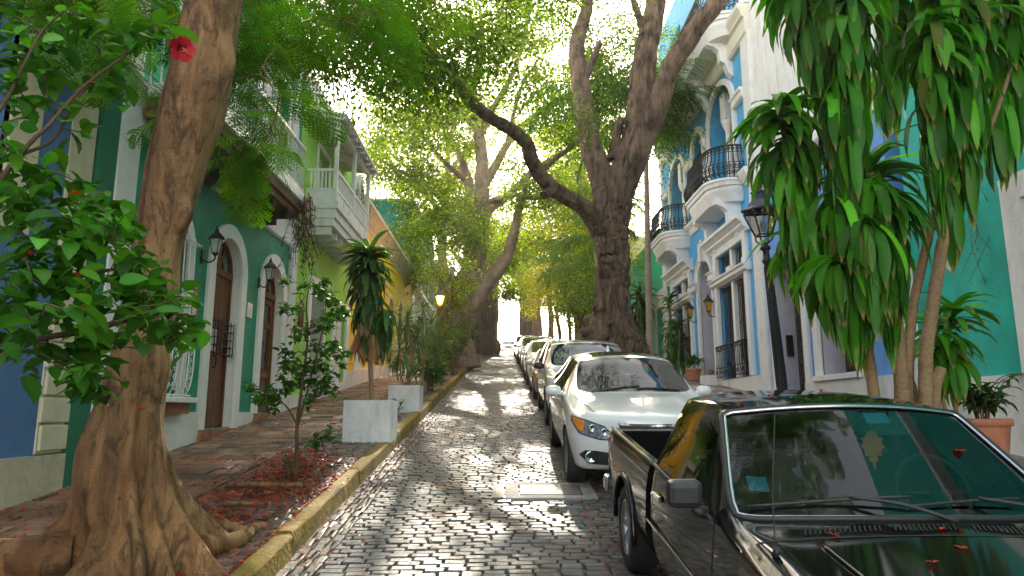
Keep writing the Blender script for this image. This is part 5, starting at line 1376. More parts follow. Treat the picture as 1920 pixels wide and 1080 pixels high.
# ---------------------------------------------------------------- banyans far down the street with curtains of aerial roots
def banyan(x, y, label, top, span, nroots, seed_dir, crown_n, leafcol=(.07, .16, .02), extra=None):
    z = zroad(y)
    r = root('banyan_tree', (x, y, z), label, 'tree')
    T = Tree(); o = np.array([x, y, z])
    T.limb([o - [0, 0, .3], o + [0, 0, 2], o + [.2 * seed_dir, 0, 4.5], o + [.5 * seed_dir, 0, 7], o + [1.2 * seed_dir, 0, top - 1]], [1.1, .8, .7, .55, .3], 14, .05)
    T.limb([o + [.2, -.3, 4], o + [.2 * seed_dir, -2.5, 6.5], o + [.8 * seed_dir, -5, 8.5]], [.5, .35, .15], 10)
    T.limb([o + [-.2, .3, 4.5], o + [-1.5 * seed_dir, 1.5, 7], o + [-3 * seed_dir, 2, 9]], [.5, .35, .15], 10)
    T.limb([o + [0, 0, 5.5], o + [1.8 * seed_dir, -1, 8], o + [3.6 * seed_dir, -2, 9.6]], [.4, .3, .12], 10)
    ar = MB()
    for i in range(nroots):
        px, py = x + rng.uniform(-span[0], span[0]), y + rng.uniform(-span[1], span[1]); zt = z + rng.uniform(5.0, 8.0)
        zb_ = zroad(py) + .1 if rng.random() < .7 else z + rng.uniform(1.5, 4)
        q = [[px + rng.normal(0, .08), py + rng.normal(0, .08), zz] for zz in np.linspace(zt, zb_, 5)]
        ar.tube(cr(q, 2), rng.uniform(.03, .13), 6, False)
    ar.build('aerial_root', bark_mat('aerial_root_bark', (.05, .03, .03), (.16, .105, .10), 6, .1, .8, .04), r)
    A = list(ellipsoid(o + [.6 * seed_dir, -1, top], (4.0, 5.0, 3.0), crown_n)) + list(ellipsoid(o + [.2 * seed_dir, -3, top - 2.2], (2.2, 3.2, 1.4), crown_n // 3))
    if extra: A += list(ellipsoid(*extra))
    T.reach(A, 12, rmax=.1, rtip=.015)
    T.wood.build('trunk', m_barkB, r)
    T.foliage(60, .5, .20, .10, leafcol, .3, .4).build('crown', m_leafsoft, r)
banyan(-1.45, 55, 'left banyan with a dark curtain of aerial roots beside the road', 10.5, (.85, 3.5), 130, 1, 80, (.08, .17, .02), ([.4, 54, 14.6], (3.4, 7, 2.6), 90, .1))
banyan(2.6, 70, 'right banyan with hanging roots near the crest of the street', 9.5, (1.0, 2.5), 80, -1, 90, (.11, .19, .02))
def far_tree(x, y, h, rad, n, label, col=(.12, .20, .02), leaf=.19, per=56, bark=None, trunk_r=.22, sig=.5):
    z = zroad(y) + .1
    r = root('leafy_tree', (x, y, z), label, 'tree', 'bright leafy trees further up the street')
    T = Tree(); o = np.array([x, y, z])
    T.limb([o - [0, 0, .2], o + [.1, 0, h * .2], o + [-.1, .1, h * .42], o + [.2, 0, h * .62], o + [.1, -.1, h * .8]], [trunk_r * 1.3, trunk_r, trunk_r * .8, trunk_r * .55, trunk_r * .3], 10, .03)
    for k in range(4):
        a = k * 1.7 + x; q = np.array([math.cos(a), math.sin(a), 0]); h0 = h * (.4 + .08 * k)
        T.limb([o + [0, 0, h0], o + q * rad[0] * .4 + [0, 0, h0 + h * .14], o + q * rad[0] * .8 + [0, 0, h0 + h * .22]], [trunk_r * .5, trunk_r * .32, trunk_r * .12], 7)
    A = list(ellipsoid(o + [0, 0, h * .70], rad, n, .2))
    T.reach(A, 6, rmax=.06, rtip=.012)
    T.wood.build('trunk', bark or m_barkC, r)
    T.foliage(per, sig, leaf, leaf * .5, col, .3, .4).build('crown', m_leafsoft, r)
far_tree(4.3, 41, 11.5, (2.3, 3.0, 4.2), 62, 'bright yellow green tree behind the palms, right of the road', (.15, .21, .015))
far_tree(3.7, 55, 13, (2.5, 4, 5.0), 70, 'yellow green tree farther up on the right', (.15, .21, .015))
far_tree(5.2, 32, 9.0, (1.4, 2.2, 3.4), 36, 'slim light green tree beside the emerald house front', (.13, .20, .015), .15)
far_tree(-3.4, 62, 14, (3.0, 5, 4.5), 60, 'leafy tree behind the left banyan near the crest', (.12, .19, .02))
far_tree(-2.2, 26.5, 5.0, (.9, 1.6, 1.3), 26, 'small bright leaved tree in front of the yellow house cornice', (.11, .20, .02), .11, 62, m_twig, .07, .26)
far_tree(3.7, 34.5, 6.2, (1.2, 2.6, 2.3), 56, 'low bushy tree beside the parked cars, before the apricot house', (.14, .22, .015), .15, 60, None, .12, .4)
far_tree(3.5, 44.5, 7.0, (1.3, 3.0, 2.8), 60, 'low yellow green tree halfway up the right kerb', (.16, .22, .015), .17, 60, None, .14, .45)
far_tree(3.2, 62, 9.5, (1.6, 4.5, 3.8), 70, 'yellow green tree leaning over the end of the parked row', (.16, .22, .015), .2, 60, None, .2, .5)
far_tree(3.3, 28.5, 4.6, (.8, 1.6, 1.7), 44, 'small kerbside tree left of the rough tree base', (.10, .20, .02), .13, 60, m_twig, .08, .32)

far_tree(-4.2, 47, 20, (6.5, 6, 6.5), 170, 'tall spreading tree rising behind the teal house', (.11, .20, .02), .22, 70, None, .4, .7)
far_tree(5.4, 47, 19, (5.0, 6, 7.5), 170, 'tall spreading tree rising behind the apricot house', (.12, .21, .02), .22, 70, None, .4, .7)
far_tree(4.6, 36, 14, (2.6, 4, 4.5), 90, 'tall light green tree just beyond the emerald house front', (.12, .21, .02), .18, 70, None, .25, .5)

# ---------------------------------------------------------------- palms
def palm(x, y, h, tr, nf, L, label, lean=(0, 0), col=(.05, .13, .025), group='palms by the right row of houses'):
    z = zroad(y) + .12
    r = root('palm_tree', (x, y, z), label, 'palm', group)
    o = np.array([x, y, z]); top = o + [lean[0], lean[1], h]
    mb = MB(); k = cr([o - [0, 0, .1], o + [lean[0] * .2, lean[1] * .2, h * .35], o + [lean[0] * .6, lean[1] * .6, h * .7], top], 12)
    rr = np.linspace(tr * 1.25, tr * .8, len(k)) * (1 + .05 * (np.arange(len(k)) % 2)); mb.tube(k, rr, 10); mb.build('trunk', m_palmtrunk, r)
    cs = MB(); cs.tube([top - [0, 0, .1], top + [0, 0, .35], top + [0, 0, .8]], [tr * .95, tr * 1.1, tr * .4], 9); cs.build('crownshaft', mat('palm_sheath', (.16, .22, .07), .6, var=(6, .2)), r)
    f = MB(); W = MB()
    for i in range(nf):
        az = i * 2.4 + rng.normal(0, .2); el = rng.uniform(.15, 1.25); Lf = L * rng.uniform(.8, 1.1); n = 34
        t = np.linspace(0, 1, n); an = el - (1.35 + .5 * rng.random()) * t ** 1.3
        hx = np.concatenate([[0], np.cumsum(np.cos(an[:-1])) * Lf / (n - 1)]); hz = np.concatenate([[0], np.cumsum(np.sin(an[:-1])) * Lf / (n - 1)])
        Hd = np.array([math.cos(az), math.sin(az), 0]); P = top + [0, 0, .5] + hx[:, None] * Hd + hz[:, None] * np.array([0, 0, 1.])
        W.tube(P, np.linspace(.022, .005, n), 5, False)
        c = greens(n, col, .2, .25)
        for sg in (1, -1):
            m = slice(4, n); N = n - 4
            prof = np.sin(PI * (.12 + .85 * t[m])) ** .7
            straps(f, P[m], az + sg * (1.15 - .55 * t[m]) + rng.normal(0, .06, N), -.12 + rng.normal(0, .12, N) + an[m] * .45, L * .30 * prof + .06, .05, 1.0 + rng.normal(0, .2, N), c[m], 4, .35, 'blade')
    W.build('frond_stalk', mat('frond_stalk', (.18, .24, .06), .6), r)
    f.build('crown', m_leaf, r)
palm(4.75, 22.5, 8.6, .095, 24, 3.5, 'slim tall palm rising beside the rough tree, in front of the blue house', (.05, -.3), (.03, .11, .02))
palm(3.35, 24.0, 9.7, .10, 24, 3.5, 'tall palm whose fronds spread behind the forks of the rough tree', (0, -.2), (.03, .11, .02))
palm(3.9, 25.5, 4.7, .08, 12, 2.2, 'shorter palm leaning left of the rough tree', (-.5, -.3), (.07, .16, .02))
palm(3.5, 31, 4.0, .08, 13, 2.3, 'low bushy palm with drooping fronds over the parked cars', (-.3, -.2), (.08, .17, .02))
palm(3.6, 37, 5.6, .09, 13, 2.4, 'palm beneath the yellow green trees mid street', (-.4, 0), (.09, .17, .02))
palm(4.3, 28, 6.4, .07, 12, 2.1, 'thin palm close behind the rough tree trunk', (.2, 0), (.05, .14, .02))

# ---------------------------------------------------------------- dracaenas
DG = (.036, .170, .010)
TAN = (.42, .24, .09)
def drac_head(mb, pts, n, L, W, col=DG, el=(-.5, 1.25), droop=(1.1, 2.1), tip=TAN, az0=None, azs=None, segs=7, dry=None):
    k = cr(pts, 10); t = np.sort(rng.random(n) ** .9)
    idx = t * (len(k) - 1); i0 = np.clip(idx.astype(int), 0, len(k) - 2); fr_ = (idx - i0)[:, None]
    b = k[i0] * (1 - fr_) + k[i0 + 1] * fr_
    e = el[0] + (el[1] - el[0]) * t ** 1.6 + rng.normal(0, .18, n)
    az = (np.arange(n) * 2.39996 + rng.normal(0, .3, n)) if az0 is None else az0 + rng.normal(0, azs, n)
    c = greens(n, col, .38, .2); old = rng.random(n) < .025; c[old] = np.array([.14, .17, .02]) * rng.uniform(.6, 1.1, (old.sum(), 1))
    straps(mb, b, az, e, L * rng.uniform(.7, 1.15, n), W * rng.uniform(.75, 1.15, n), droop[0] + (droop[1] - droop[0]) * rng.random(n), c, segs, .28, 'strap', tip, 1, rng.normal(0, .25, n), .75, 0, .09)
def dracaena(label, base, stems, L, W, leafm=None, group=None, name='dracaena', col=DG, dry=None, cane=None):
    """stems: list of (cane path, cane radius, [(leafy path, count)])."""
    r = root(name, tuple(base), label, 'plant', group)
    cn = MB(); lv = MB(); dr = MB(); hasdry = False
    for path, rad, heads in stems:
        k = cr(np.hstack([np.array(path), np.linspace(rad, rad * .7, len(path))[:, None]]), 8); cn.tube(k[:, :3], k[:, 3] * (1 + .04 * (np.arange(len(k)) % 2)), 10, jit=.02)
        for hp, n, e0, e1 in heads: drac_head(lv, hp, int(n * (1.3 if L > .7 else 1)), L, W, col, (e0, e1))
        if dry:
            hp, n = dry; hasdry = True
            b = np.array(hp)[rng.integers(0, len(hp), n)] + rng.normal(0, .04, (n, 3))
            straps(dr, b, rng.uniform(0, 6.28, n), rng.uniform(-1.2, -.6, n), L * rng.uniform(.6, 1.0, n), W * .8, .8, np.array([(.30, .15, .07)]) * rng.uniform(.6, 1.3, (n, 1)), 6, .5, 'strap', None, 1, rng.normal(0, .6, n), 1, 0, .2)
    cn.build('cane', cane or m_cane, r); lv.build('foliage', leafm or m_leaf, r)
    if hasdry: dr.build('dead_leaves', m_leafdry, r)
    return r
d = 7.1
P = lambda *a: at(*a)
gz = lambda p: np.array([p[0], p[1], zroad(p[1]) + .14])
# big clump, three canes, near the pickup's far corner
b1, b2, b3 = gz(P(1648, 800, d + .25)), gz(P(1690, 800, d + .1)), gz(P(1735, 800, d))
dracaena('tall dracaena clump whose dense hanging leaves hide the periwinkle house', b1, [
    ([b1, P(1636, 720, d + .25), P(1620, 620, d + .25), P(1606, 540, d + .2), P(1590, 420, d + .1), P(1570, 250, d), P(1555, 80, d), P(1560, -120, d)], .06,
     [([P(1600, 570, d + .1), P(1590, 470, d + .1), P(1565, 350, d)], 150, -.9, -.2), ([P(1570, 330, d), P(1558, 180, d), P(1550, 40, d), P(1560, -120, d), P(1560, -260, d)], 260, -.9, .7), ([P(1600, 300, d - .25), P(1590, 120, d - .25), P(1590, -60, d - .25)], 150, -1.1, .2)]),
    ([b2, P(1690, 720, d + .1), P(1684, 640, d + .1), P(1672, 520, d + .05), P(1655, 400, d + .1), P(1630, 320, d + .2)], .075,
     [([P(1662, 560, d - .1), P(1660, 450, d - .1), P(1640, 330, d - .1)], 150, -1.0, -.1), ([P(1630, 520, d - .3), P(1625, 400, d - .3)], 70, -1.1, -.2), ([P(1650, 400, d + .1), P(1630, 310, d + .2)], 80, -.4, 1.1)]),
    ([P(1590, 260, d + .1), P(1640, 170, d + .25), P(1672, 60, d + .3)], .025, [([P(1650, 170, d + .2), P(1672, 60, d + .3), P(1675, -80, d + .3)], 100, -.9, .6)]),
    ([P(1600, 520, d + .2), P(1540, 450, d + .2), P(1490, 330, d + .3), P(1470, 240, d + .3)], .035,
     [([P(1510, 440, d + .2), P(1480, 300, d + .3), P(1462, 200, d + .3)], 130, -.8, .7)]),
    ([P(1600, 480, d + .5), P(1530, 470, d + .6), P(1500, 430, d + .7)], .03, [([P(1545, 500, d + .5), P(1500, 430, d + .6)], 80, -.9, .4)]),
    ([P(1575, 150, d), P(1520, 60, d), P(1490, -40, d)], .03, [([P(1530, 100, d), P(1500, 0, d), P(1480, -120, d)], 130, -.9, .7)]),
    ([P(1640, 560, d), P(1580, 540, d - .1), P(1560, 500, d - .15)], .03, [([P(1600, 560, d - .1), P(1560, 480, d - .15)], 70, -1.0, .1)]),
], .74, .105)
dracaena('tall dracaena with bare pale canes in front of the turquoise wall', b3, [
    ([b3, P(1735, 700, d), P(1748, 580, d), P(1765, 470, d), P(1780, 380, d), P(1775, 250, d), P(1765, 100, d), P(1770, -80, d)], .07,
     [([P(1778, 385, d), P(1776, 290, d), P(1770, 200, d)], 130, -1.1, -.3), ([P(1772, 240, d), P(1766, 100, d), P(1770, -60, d), P(1770, -200, d)], 230, -.9, .7), ([P(1750, 330, d - .25), P(1745, 180, d - .25), P(1750, 20, d - .2)], 140, -1.2, .1), ([P(1810, 300, d - .15), P(1815, 160, d - .15), P(1815, 0, d - .1)], 120, -1.2, .2)]),
    ([b3 + [-.12, .15, 0], P(1705, 640, d + .2), P(1728, 500, d + .2), P(1755, 390, d + .2), P(1765, 340, d + .2)], .055, []),
    ([P(1780, 380, d), P(1840, 280, d - .05), P(1895, 130, d - .1), P(1910, 30, d)], .025, [([P(1865, 250, d), P(1895, 120, d), P(1915, -40, d), P(1915, -160, d)], 230, -1.0, .7)]),
    ([b3 + [.08, .1, 0], P(1752, 745, d + .1), P(1765, 690, d + .1)], .07, []),
    ([b3 + [-.3, .3, 0], P(1715, 760, d + .3), P(1700, 690, d + .3)], .035, []),
], .74, .105)
dd = 8.6
bb = gz(P(1790, 790, dd))
dracaena('young dracaena with spreading leaves between canes and terracotta pot', bb, [([bb, P(1790, 740, dd), P(1780, 680, dd), P(1775, 600, dd)], .03, [([P(1785, 700, dd), P(1778, 640, dd), P(1790, 580, dd)], 75, -.5, 1.1)]), ([bb, P(1760, 720, dd), P(1740, 650, dd)], .03, [([P(1748, 680, dd), P(1738, 600, dd)], 40, -.5, 1.1)])], .56, .10, None, None)
bb = gz(P(1798, 830, 8.3))
dracaena('tiny leafy dracaena on the pavement left of the terracotta pot', bb, [([bb, bb + [0, 0, .25], bb + [.02, 0, .5]], .015, [([bb + [0, 0, .2], bb + [0, 0, .55]], 34, -.2, 1.2)])], .26, .06)
# potted leafy plant
o = np.array([POT[0], POT[1], zroad(POT[1]) + .62])
r = root('potted_plant', tuple(o), 'bushy broad leaved plant growing in the large terracotta pot', 'plant')
st = MB(); lv = MB()
for i in range(16):
    a = i * 2.4; e = o + [math.cos(a) * rng.uniform(.1, .34), math.sin(a) * rng.uniform(.1, .3), rng.uniform(.2, .55)]
    pth = cr([o + [math.cos(a) * .06, math.sin(a) * .06, 0], (o + e) / 2 + [0, 0, .1], e], 5); st.tube(pth, .009, 5)
    n = 9; straps(lv, pth[rng.integers(4, len(pth), n)], rng.uniform(0, 6.3, n), rng.uniform(-.2, .9, n), rng.uniform(.18, .30, n), .085, 1.2, greens(n, (.025, .10, .015), .2, .1), 6, .25, 'ovate')
for a in (-.1, .35, -.5):
    pth = cr([o, o + [.25, a * .2, .5], o + [.6, a * .4, .62], o + [.85, a * .5, .5]], 6); st.tube(pth, .006, 4)
    n = 8; straps(lv, pth[rng.integers(6, len(pth), n)], rng.uniform(-1.5, 1.5, n), rng.uniform(-.3, .5, n), .2, .05, 1.2, greens(n, (.03, .11, .015), .2, .1), 6, .25, 'ovate')
st.build('stem', m_twig, r); lv.build('foliage', m_leaf, r)
# planter dracaena with a ruff of dead leaves
o = np.array([-2.02, 10.75, zroad(10.75) + .65]); q = lambda px, py: at(px, py, 10.75)
dracaena('drooping dracaena with dead brown lower leaves in the nearer white planter', o, [([o, q(696, 720), q(693, 660), q(688, 600), q(690, 480)], .04, [([q(688, 622), q(688, 560), q(690, 510), q(692, 478)], 330, -.85, 1.2)]), ([q(694, 650), q(712, 618), q(722, 590)], .02, [([q(716, 630), q(724, 580)], 45, -.9, .2)])], .52, .088, None, None, 'dracaena', (.025, .095, .022), ([q(688, 612), q(690, 630), q(684, 620)], 42))
# row of spiky and bushy plants further along the strip
def spiky(x, y, h, label, n=60, L=.55, W=.03, heads=3, col=(.045, .12, .025)):
    b = np.array([x, y, zroad(y) + .15]); st_ = []
    for k in range(heads):
        a = k * 2.2 + x; hh = h * (1 - .18 * k); t = b + [math.cos(a) * .22 * k, math.sin(a) * .22 * k, hh]
        st_.append(([b, b * .5 + t * .5 + [rng.normal(0, .05), 0, 0], t], .03, [([t - [0, 0, .22], t + [0, 0, .08]], n, -.3, 1.4)]))
    return dracaena(label, b, st_, L, W, None, 'spiky plants along the left strip', 'spiky_plant', col)
spiky(-2.25, 16.2, 1.9, 'spiky narrow leaved plant just past the farther white planter', 80, .6)
spiky(-2.15, 18.2, 2.2, 'tall spiky plant with three tufts before the yellow house')
spiky(-2.1, 20.5, 1.4, 'short spiky plant low on the strip before the leafy bush', 70)
spiky(-2.1, 21.8, 2.1, 'tallest spiky plant near the yellow arches', 60, .5)
def bush(x, y, h, w, n, leaf, col, label, kind='ovate', name='leafy_bush', group='bushes along the left strip', z0=None, dr=1.0):
    z = (zroad(y) + .14) if z0 is None else z0; o = np.array([x, y, z])
    r = root(name, tuple(o), label, 'bush', group)
    st = MB(); lv = MB(); ns = max(5, n // 28)
    for i in range(ns):
        a = rng.uniform(0, 6.28); e = o + [math.cos(a) * w * rng.uniform(.2, 1), math.sin(a) * w * rng.uniform(.2, 1), h * rng.uniform(.45, 1)]
        pth = cr([o + rng.normal(0, .05, 3) * [1, 1, 0], o * .5 + e * .5 + [0, 0, h * .15], e], 6); st.tube(pth, np.linspace(.014, .004, len(pth)), 5)
        m = n // ns; ii = rng.integers(4, len(pth), m)
        straps(lv, pth[ii] + rng.normal(0, .03, (m, 3)), rng.uniform(0, 6.3, m), rng.uniform(-.4, .9, m), leaf * rng.uniform(.7, 1.25, m), leaf * .42, dr * rng.uniform(.6, 1.4, m), greens(m, col, .28, .25), 5, .28, kind)
    st.build('stem', m_twig, r); lv.build('foliage', m_leaf, r)
    return r
bush(-2.0, 14.5, .55, .45, 150, .12, (.04, .12, .02), 'low bushy shrub overflowing the farther white planter', z0=zroad(14.5) + .6)
bush(-2.05, 19.2, 1.0, .7, 260, .28, (.05, .14, .02), 'broad leaved low bush on the strip before the yellow house')
bush(-2.1, 23.0, 1.6, .8, 360, .26, (.04, .12, .02), 'tall dense bush beneath the small bright tree')
bush(-1.95, 26.5, 2.4, .9, 420, .24, (.05, .13, .02), 'large green bush at the kerb by the leaning trunks')
bush(-2.3, 30, 2.6, 1.0, 360, .24, (.06, .14, .02), 'farthest bush at the foot of the pale branched tree')
bush(-2.35, 8.02, .25, .25, 34, .07, (.05, .13, .02), 'tuft of weeds around the sapling foot', group='weeds on the strip', name='weed_tuft')
bush(-2.0, 13.2, .45, .3, 60, .10, (.04, .11, .02), 'small seedling in front of the farther white planter', group='weeds on the strip', name='weed_tuft')
# right side: dracaenas and potted plant by the blue house
b = np.array([5.9, 30.0, zroad(30) + .15]); 
dracaena('dark hanging dracaena right behind the rough tree base', b, [([b, b + [0, 0, 1.8], b + [.1, 0, 3.4]], .07, [([b + [0, 0, 1.2], b + [.05, 0, 2.4], b + [.1, 0, 3.6]], 130, -.8, 1.2)])], 1.0, .13, None, 'dracaenas by the emerald house', col=(.03, .11, .02))
b = np.array([6.2, 25.6, zroad(25.6) + .15])
dracaena('slender leaved dracaena against the far blue window', b, [([b, b + [0, 0, 1.2], b + [.0, 0, 2.6]], .05, [([b + [0, 0, .5], b + [0, 0, 1.6], b + [0, 0, 2.9]], 150, -.4, 1.3)]), ([b, b + [.2, -.3, .8], b + [.25, -.3, 1.7]], .04, [([b + [.2, -.3, .5], b + [.25, -.3, 1.9]], 80, -.4, 1.3)])], .7, .08, None, 'dracaenas by the blue house', col=(.035, .115, .025))
bush(6.35, 23.3, .55, .35, 90, .22, (.05, .15, .02), 'leafy plant in the clay pot beside the arched doorway', name='potted_plant', group=None, z0=zroad(23.3) + .5)

# ---------------------------------------------------------------- sapling
def sapling():
    d = 8.0; q = lambda px, py, dy=0: at(px, py, d + dy)
    b = np.array([at(556, 893, d)[0], d, zroad(d) + .15])
    r = root('sapling', tuple(b), 'young round leaved sapling growing in the red petal litter', 'tree')
    T = Tree()
    T.limb([b, q(557, 840), q(558, 790), q(571, 690), q(577, 625), q(575, 570), q(583, 520)], [.028, .024, .02, .016, .012, .009, .005], 8)
    T.limb([q(558, 800), q(585, 700, .1), q(606, 612, .2), q(612, 560, .2)], [.014, .011, .008, .005], 6)
    T.limb([q(557, 795), q(535, 760, -.1), q(500, 742, -.2)], [.012, .009, .005], 6); T.limb([q(557, 835), q(590, 825, -.1), q(612, 838, -.1)], [.008, .006, .004], 6)
    A = []
    for (px, py, rx, ry, n) in ((575, 545, 28, 22, 7), (620, 565, 26, 20, 6), (640, 590, 22, 16, 5), (600, 600, 22, 18, 5), (560, 650, 24, 20, 5), (610, 660, 34, 20, 8), (540, 690, 30, 20, 7), (600, 700, 40, 26, 9), (500, 735, 34, 20, 8), (560, 735, 30, 20, 6), (620, 735, 30, 20, 7), (480, 745, 14, 12, 3), (600, 828, 20, 14, 4), (545, 575, 18, 18, 3)):
        for _ in range(n): A.append(at(px + rng.normal(0, rx * .6), py + rng.normal(0, ry * .6), d + rng.normal(0, .22)))
    T.reach(A, 0, rmax=.009, rtip=.0025, seg=4)
    T.wood.build('trunk', m_twig, r)
    lv = MB(); tp = np.array(T.tips); k = np.repeat(np.arange(len(tp)), 8); n = len(k)
    straps(lv, tp[k] + rng.normal(0, .028, (n, 3)), rng.uniform(0, 6.3, n), rng.uniform(-.6, .8, n), rng.uniform(.06, .11, n), .052, .7, greens(n, (.032, .115, .022), .28, .2), 5, .25, 'ovate', roll=rng.normal(0, .4, n))
    lv.build('crown', m_leaf, r)
    dr = MB(); n = 26; dc = np.array([q(573, 622), q(553, 615), q(577, 608)])[rng.integers(0, 3, n)] + rng.normal(0, .035, (n, 3))
    straps(dr, dc, rng.uniform(0, 6.3, n), rng.uniform(-1.2, .1, n), .07, .04, .8, np.array([(.14, .06, .045)]) * rng.uniform(.6, 1.4, (n, 1)), 5, .6, 'ovate'); dr.build('dead_leaves', m_leafdry, r)
sapling()

# ---------------------------------------------------------------- hibiscus
def hibiscus():
    b = np.array([-2.75, 3.0, zroad(3.0) + .15])
    r = root('hibiscus_shrub', tuple(b), 'large leaved hibiscus shrub with one open red flower, left foreground', 'shrub')
    T = Tree(); q = at
    T.limb([b, b + [.05, .05, .8], q(-40, 640, 3.1), q(40, 560, 3.2), q(140, 520, 3.3), q(240, 500, 3.4)], [.03, .026, .02, .016, .012, .007], 7)
    T.limb([b + [.1, 0, 0], b + [.1, 0, .9], q(-30, 700, 3.0), q(60, 640, 3.1), q(170, 620, 3.3), q(280, 590, 3.5), q(350, 590, 3.6)], [.03, .026, .02, .016, .013, .01, .006], 7)
    T.limb([b, b + [-.05, .1, 1.4], q(-60, 420, 3.2), q(40, 285, 3.3), q(90, 235, 3.35), q(120, 200, 3.4), q(165, 155, 3.4), q(215, 118, 3.4), q(270, 80, 3.4), q(318, 62, 3.4)], [.03, .028, .02, .012, .01, .009, .008, .007, .006, .004], 7)
    T.limb([b + [-.1, 0, 0], b + [-.15, .1, 1.6], q(-70, 300, 3.1), q(10, 190, 3.2), q(40, 130, 3.2), q(78, 60, 3.2), q(120, 20, 3.2)], [.026, .024, .014, .01, .008, .006, .004], 7)
    T.limb([q(40, 290, 3.3), q(100, 260, 3.45), q(140, 190, 3.5), q(180, 140, 3.55), q(190, 90, 3.6)], [.01, .008, .006, .005, .003], 6)
    nl = len(T.nodes)
    A = []
    for (px, py, d, rx, ry, n) in ((60, 340, 3.2, 60, 50, 12), (140, 350, 3.3, 60, 40, 10), (60, 420, 3.1, 60, 40, 12), (150, 440, 3.2, 70, 40, 14), (230, 410, 3.35, 40, 30, 8), (60, 510, 3.1, 60, 40, 12), (160, 530, 3.2, 70, 40, 14), (250, 500, 3.4, 40, 30, 8), (60, 590, 3.0, 60, 30, 10), (150, 610, 3.2, 60, 30, 10), (250, 570, 3.4, 50, 40, 10), (320, 560, 3.5, 40, 30, 8), (350, 610, 3.6, 30, 26, 6), (280, 630, 3.5, 40, 26, 7), (110, 690, 3.1, 40, 26, 6), (170, 720, 3.2, 30, 14, 5), (200, 650, 3.3, 40, 26, 5), (20, 640, 3.0, 30, 30, 5), (10, 250, 3.1, 30, 40, 5), (150, 690, 3.2, 40, 16, 4)):
        for _ in range(n): A.append(at(px + rng.normal(0, rx * .55), py + rng.normal(0, ry * .55), d + rng.normal(0, .16)))
    up = []
    for (px, py) in ((30, 150), (60, 90), (20, 60), (110, 40), (150, 30), (60, 20), (175, 60), (150, 120), (200, 100), (240, 90), (280, 70), (255, 120), (190, 170), (20, 20), (60, 40), (100, 70), (130, 80), (10, 90), (40, 120), (80, 130), (170, 20), (200, 50), (20, 180), (60, 190), (100, 160), (130, 170), (0, 140), (150, 60), (220, 70), (150, 200), (110, 230), (200, 160), (230, 150), (140, 250), (90, 190), (30, 220), (300, 60), (80, 290), (10, 20), (250, 60)): up.append(at(px + rng.normal(0, 8), py + rng.normal(0, 8), 3.4 + rng.normal(0, .12)))
    T.reach(A + up, 0, rmax=.009, rtip=.003, seg=5, zup=.1)
    T.wood.build('stem', m_twig, r)
    tp = np.array(T.tips); nu = len(tp)
    lv = MB()
    k = np.repeat(np.arange(nu), rng.integers(2, 5, nu)); n = len(k)
    sz = np.where(tp[k][:, 2] > 3.0, .13, .12) * rng.uniform(.6, 1.15, n)
    straps(lv, tp[k] + rng.normal(0, .035, (n, 3)), rng.uniform(0, 6.3, n), rng.uniform(-.7, .5, n), sz, sz * .58, rng.uniform(.3, 1.1, n), greens(n, (.038, .150, .018), .36, .25), 10, .2, 'ovate', roll=rng.normal(0, .35, n), teeth=.07)
    lv.build('foliage', m_leaf, r)
    # the open flower, facing the street
    c = at(340, 92, 3.35); fl = MB()
    fdir = np.array(EYE) - c; fdir /= np.linalg.norm(fdir); fdir = fdir * .9 + np.array([.35, 0, 0]); fdir /= np.linalg.norm(fdir)
    U = np.cross([0, 0, 1.], fdir); U /= np.linalg.norm(U); Vv = np.cross(fdir, U)
    for i in range(5):
        a = i * 2 * PI / 5 + .3; nseg = 7; vs = []; cs = []
        for t in np.linspace(.04, 1, nseg):
            rr = .068 * t; wd = .044 * math.sin(PI * min(t * .62 + .06, 1)) ** .9; dep = .016 * math.sin(t * 2.2) - .024 * (1 - t)
            for s in (-1, -.5, 0, .5, 1):
                ruffle = .009 * math.sin(s * 6 + i * 2) * t
                aa = a; x = rr * math.cos(aa) - s * wd * .72 * math.sin(aa); y = rr * math.sin(aa) + s * wd * .72 * math.cos(aa)
                x -= .010 * abs(s) * t * math.cos(aa); y -= .010 * abs(s) * t * math.sin(aa)
                vs.append(c + U * x + Vv * y + fdir * (dep + ruffle - .006 * s)); cs.append((.62, .015, .035) if t > .3 else (.30, .004, .02))
        fl.add(vs, [(q_ * 5 + j, q_ * 5 + j + 1, (q_ + 1) * 5 + j + 1, (q_ + 1) * 5 + j) for q_ in range(nseg - 1) for j in range(4)], np.array(cs), smooth=True)
    fo = fl.build('flower', m_petal, r)
    s = MB(); s.tube(cr([c - fdir * .02, c + fdir * .03 + Vv * .004, c + fdir * .065 - Vv * .012], 5), np.linspace(.005, .003, 11), 6, col=(.7, .08, .05)); 
    for i in range(16): s.lathe([(0, -.003), (.003, 0), (0, .003)], c + fdir * rng.uniform(.035, .07) + rng.normal(0, .006, 3) - Vv * .006, 5, col=(.75, .45, .05))
    s.build('stamen', m_petal, fo)
    bd = MB()
    for (px, py, d) in ((58, 478, 2.95), (147, 520, 2.95), (155, 583, 2.9), (265, 770, 3.2), (140, 365, 3.0)):
        p = at(px, py, d); n = 5
        straps(bd, np.repeat(p[None], n, 0), np.arange(n) * 1.25, np.full(n, .4), np.full(n, .03), .018, -.4, np.array([(.60, .05, .015)]) * rng.uniform(.7, 1.1, (n, 1)), 5, .4, 'ovate')
    bd.build('bud', m_petal, r)
    cl = MB(); p = at(300, 55, 3.4); n = 6
    straps(cl, np.repeat(p[None], n, 0), rng.uniform(0, 6.3, n), rng.uniform(-.2, .8, n), rng.uniform(.06, .09, n), .045, .6, greens(n, (.07, .22, .02), .15, .2), 10, .2, 'ovate', teeth=.07); cl.build('young_leaves', m_leaf, r)
hibiscus()

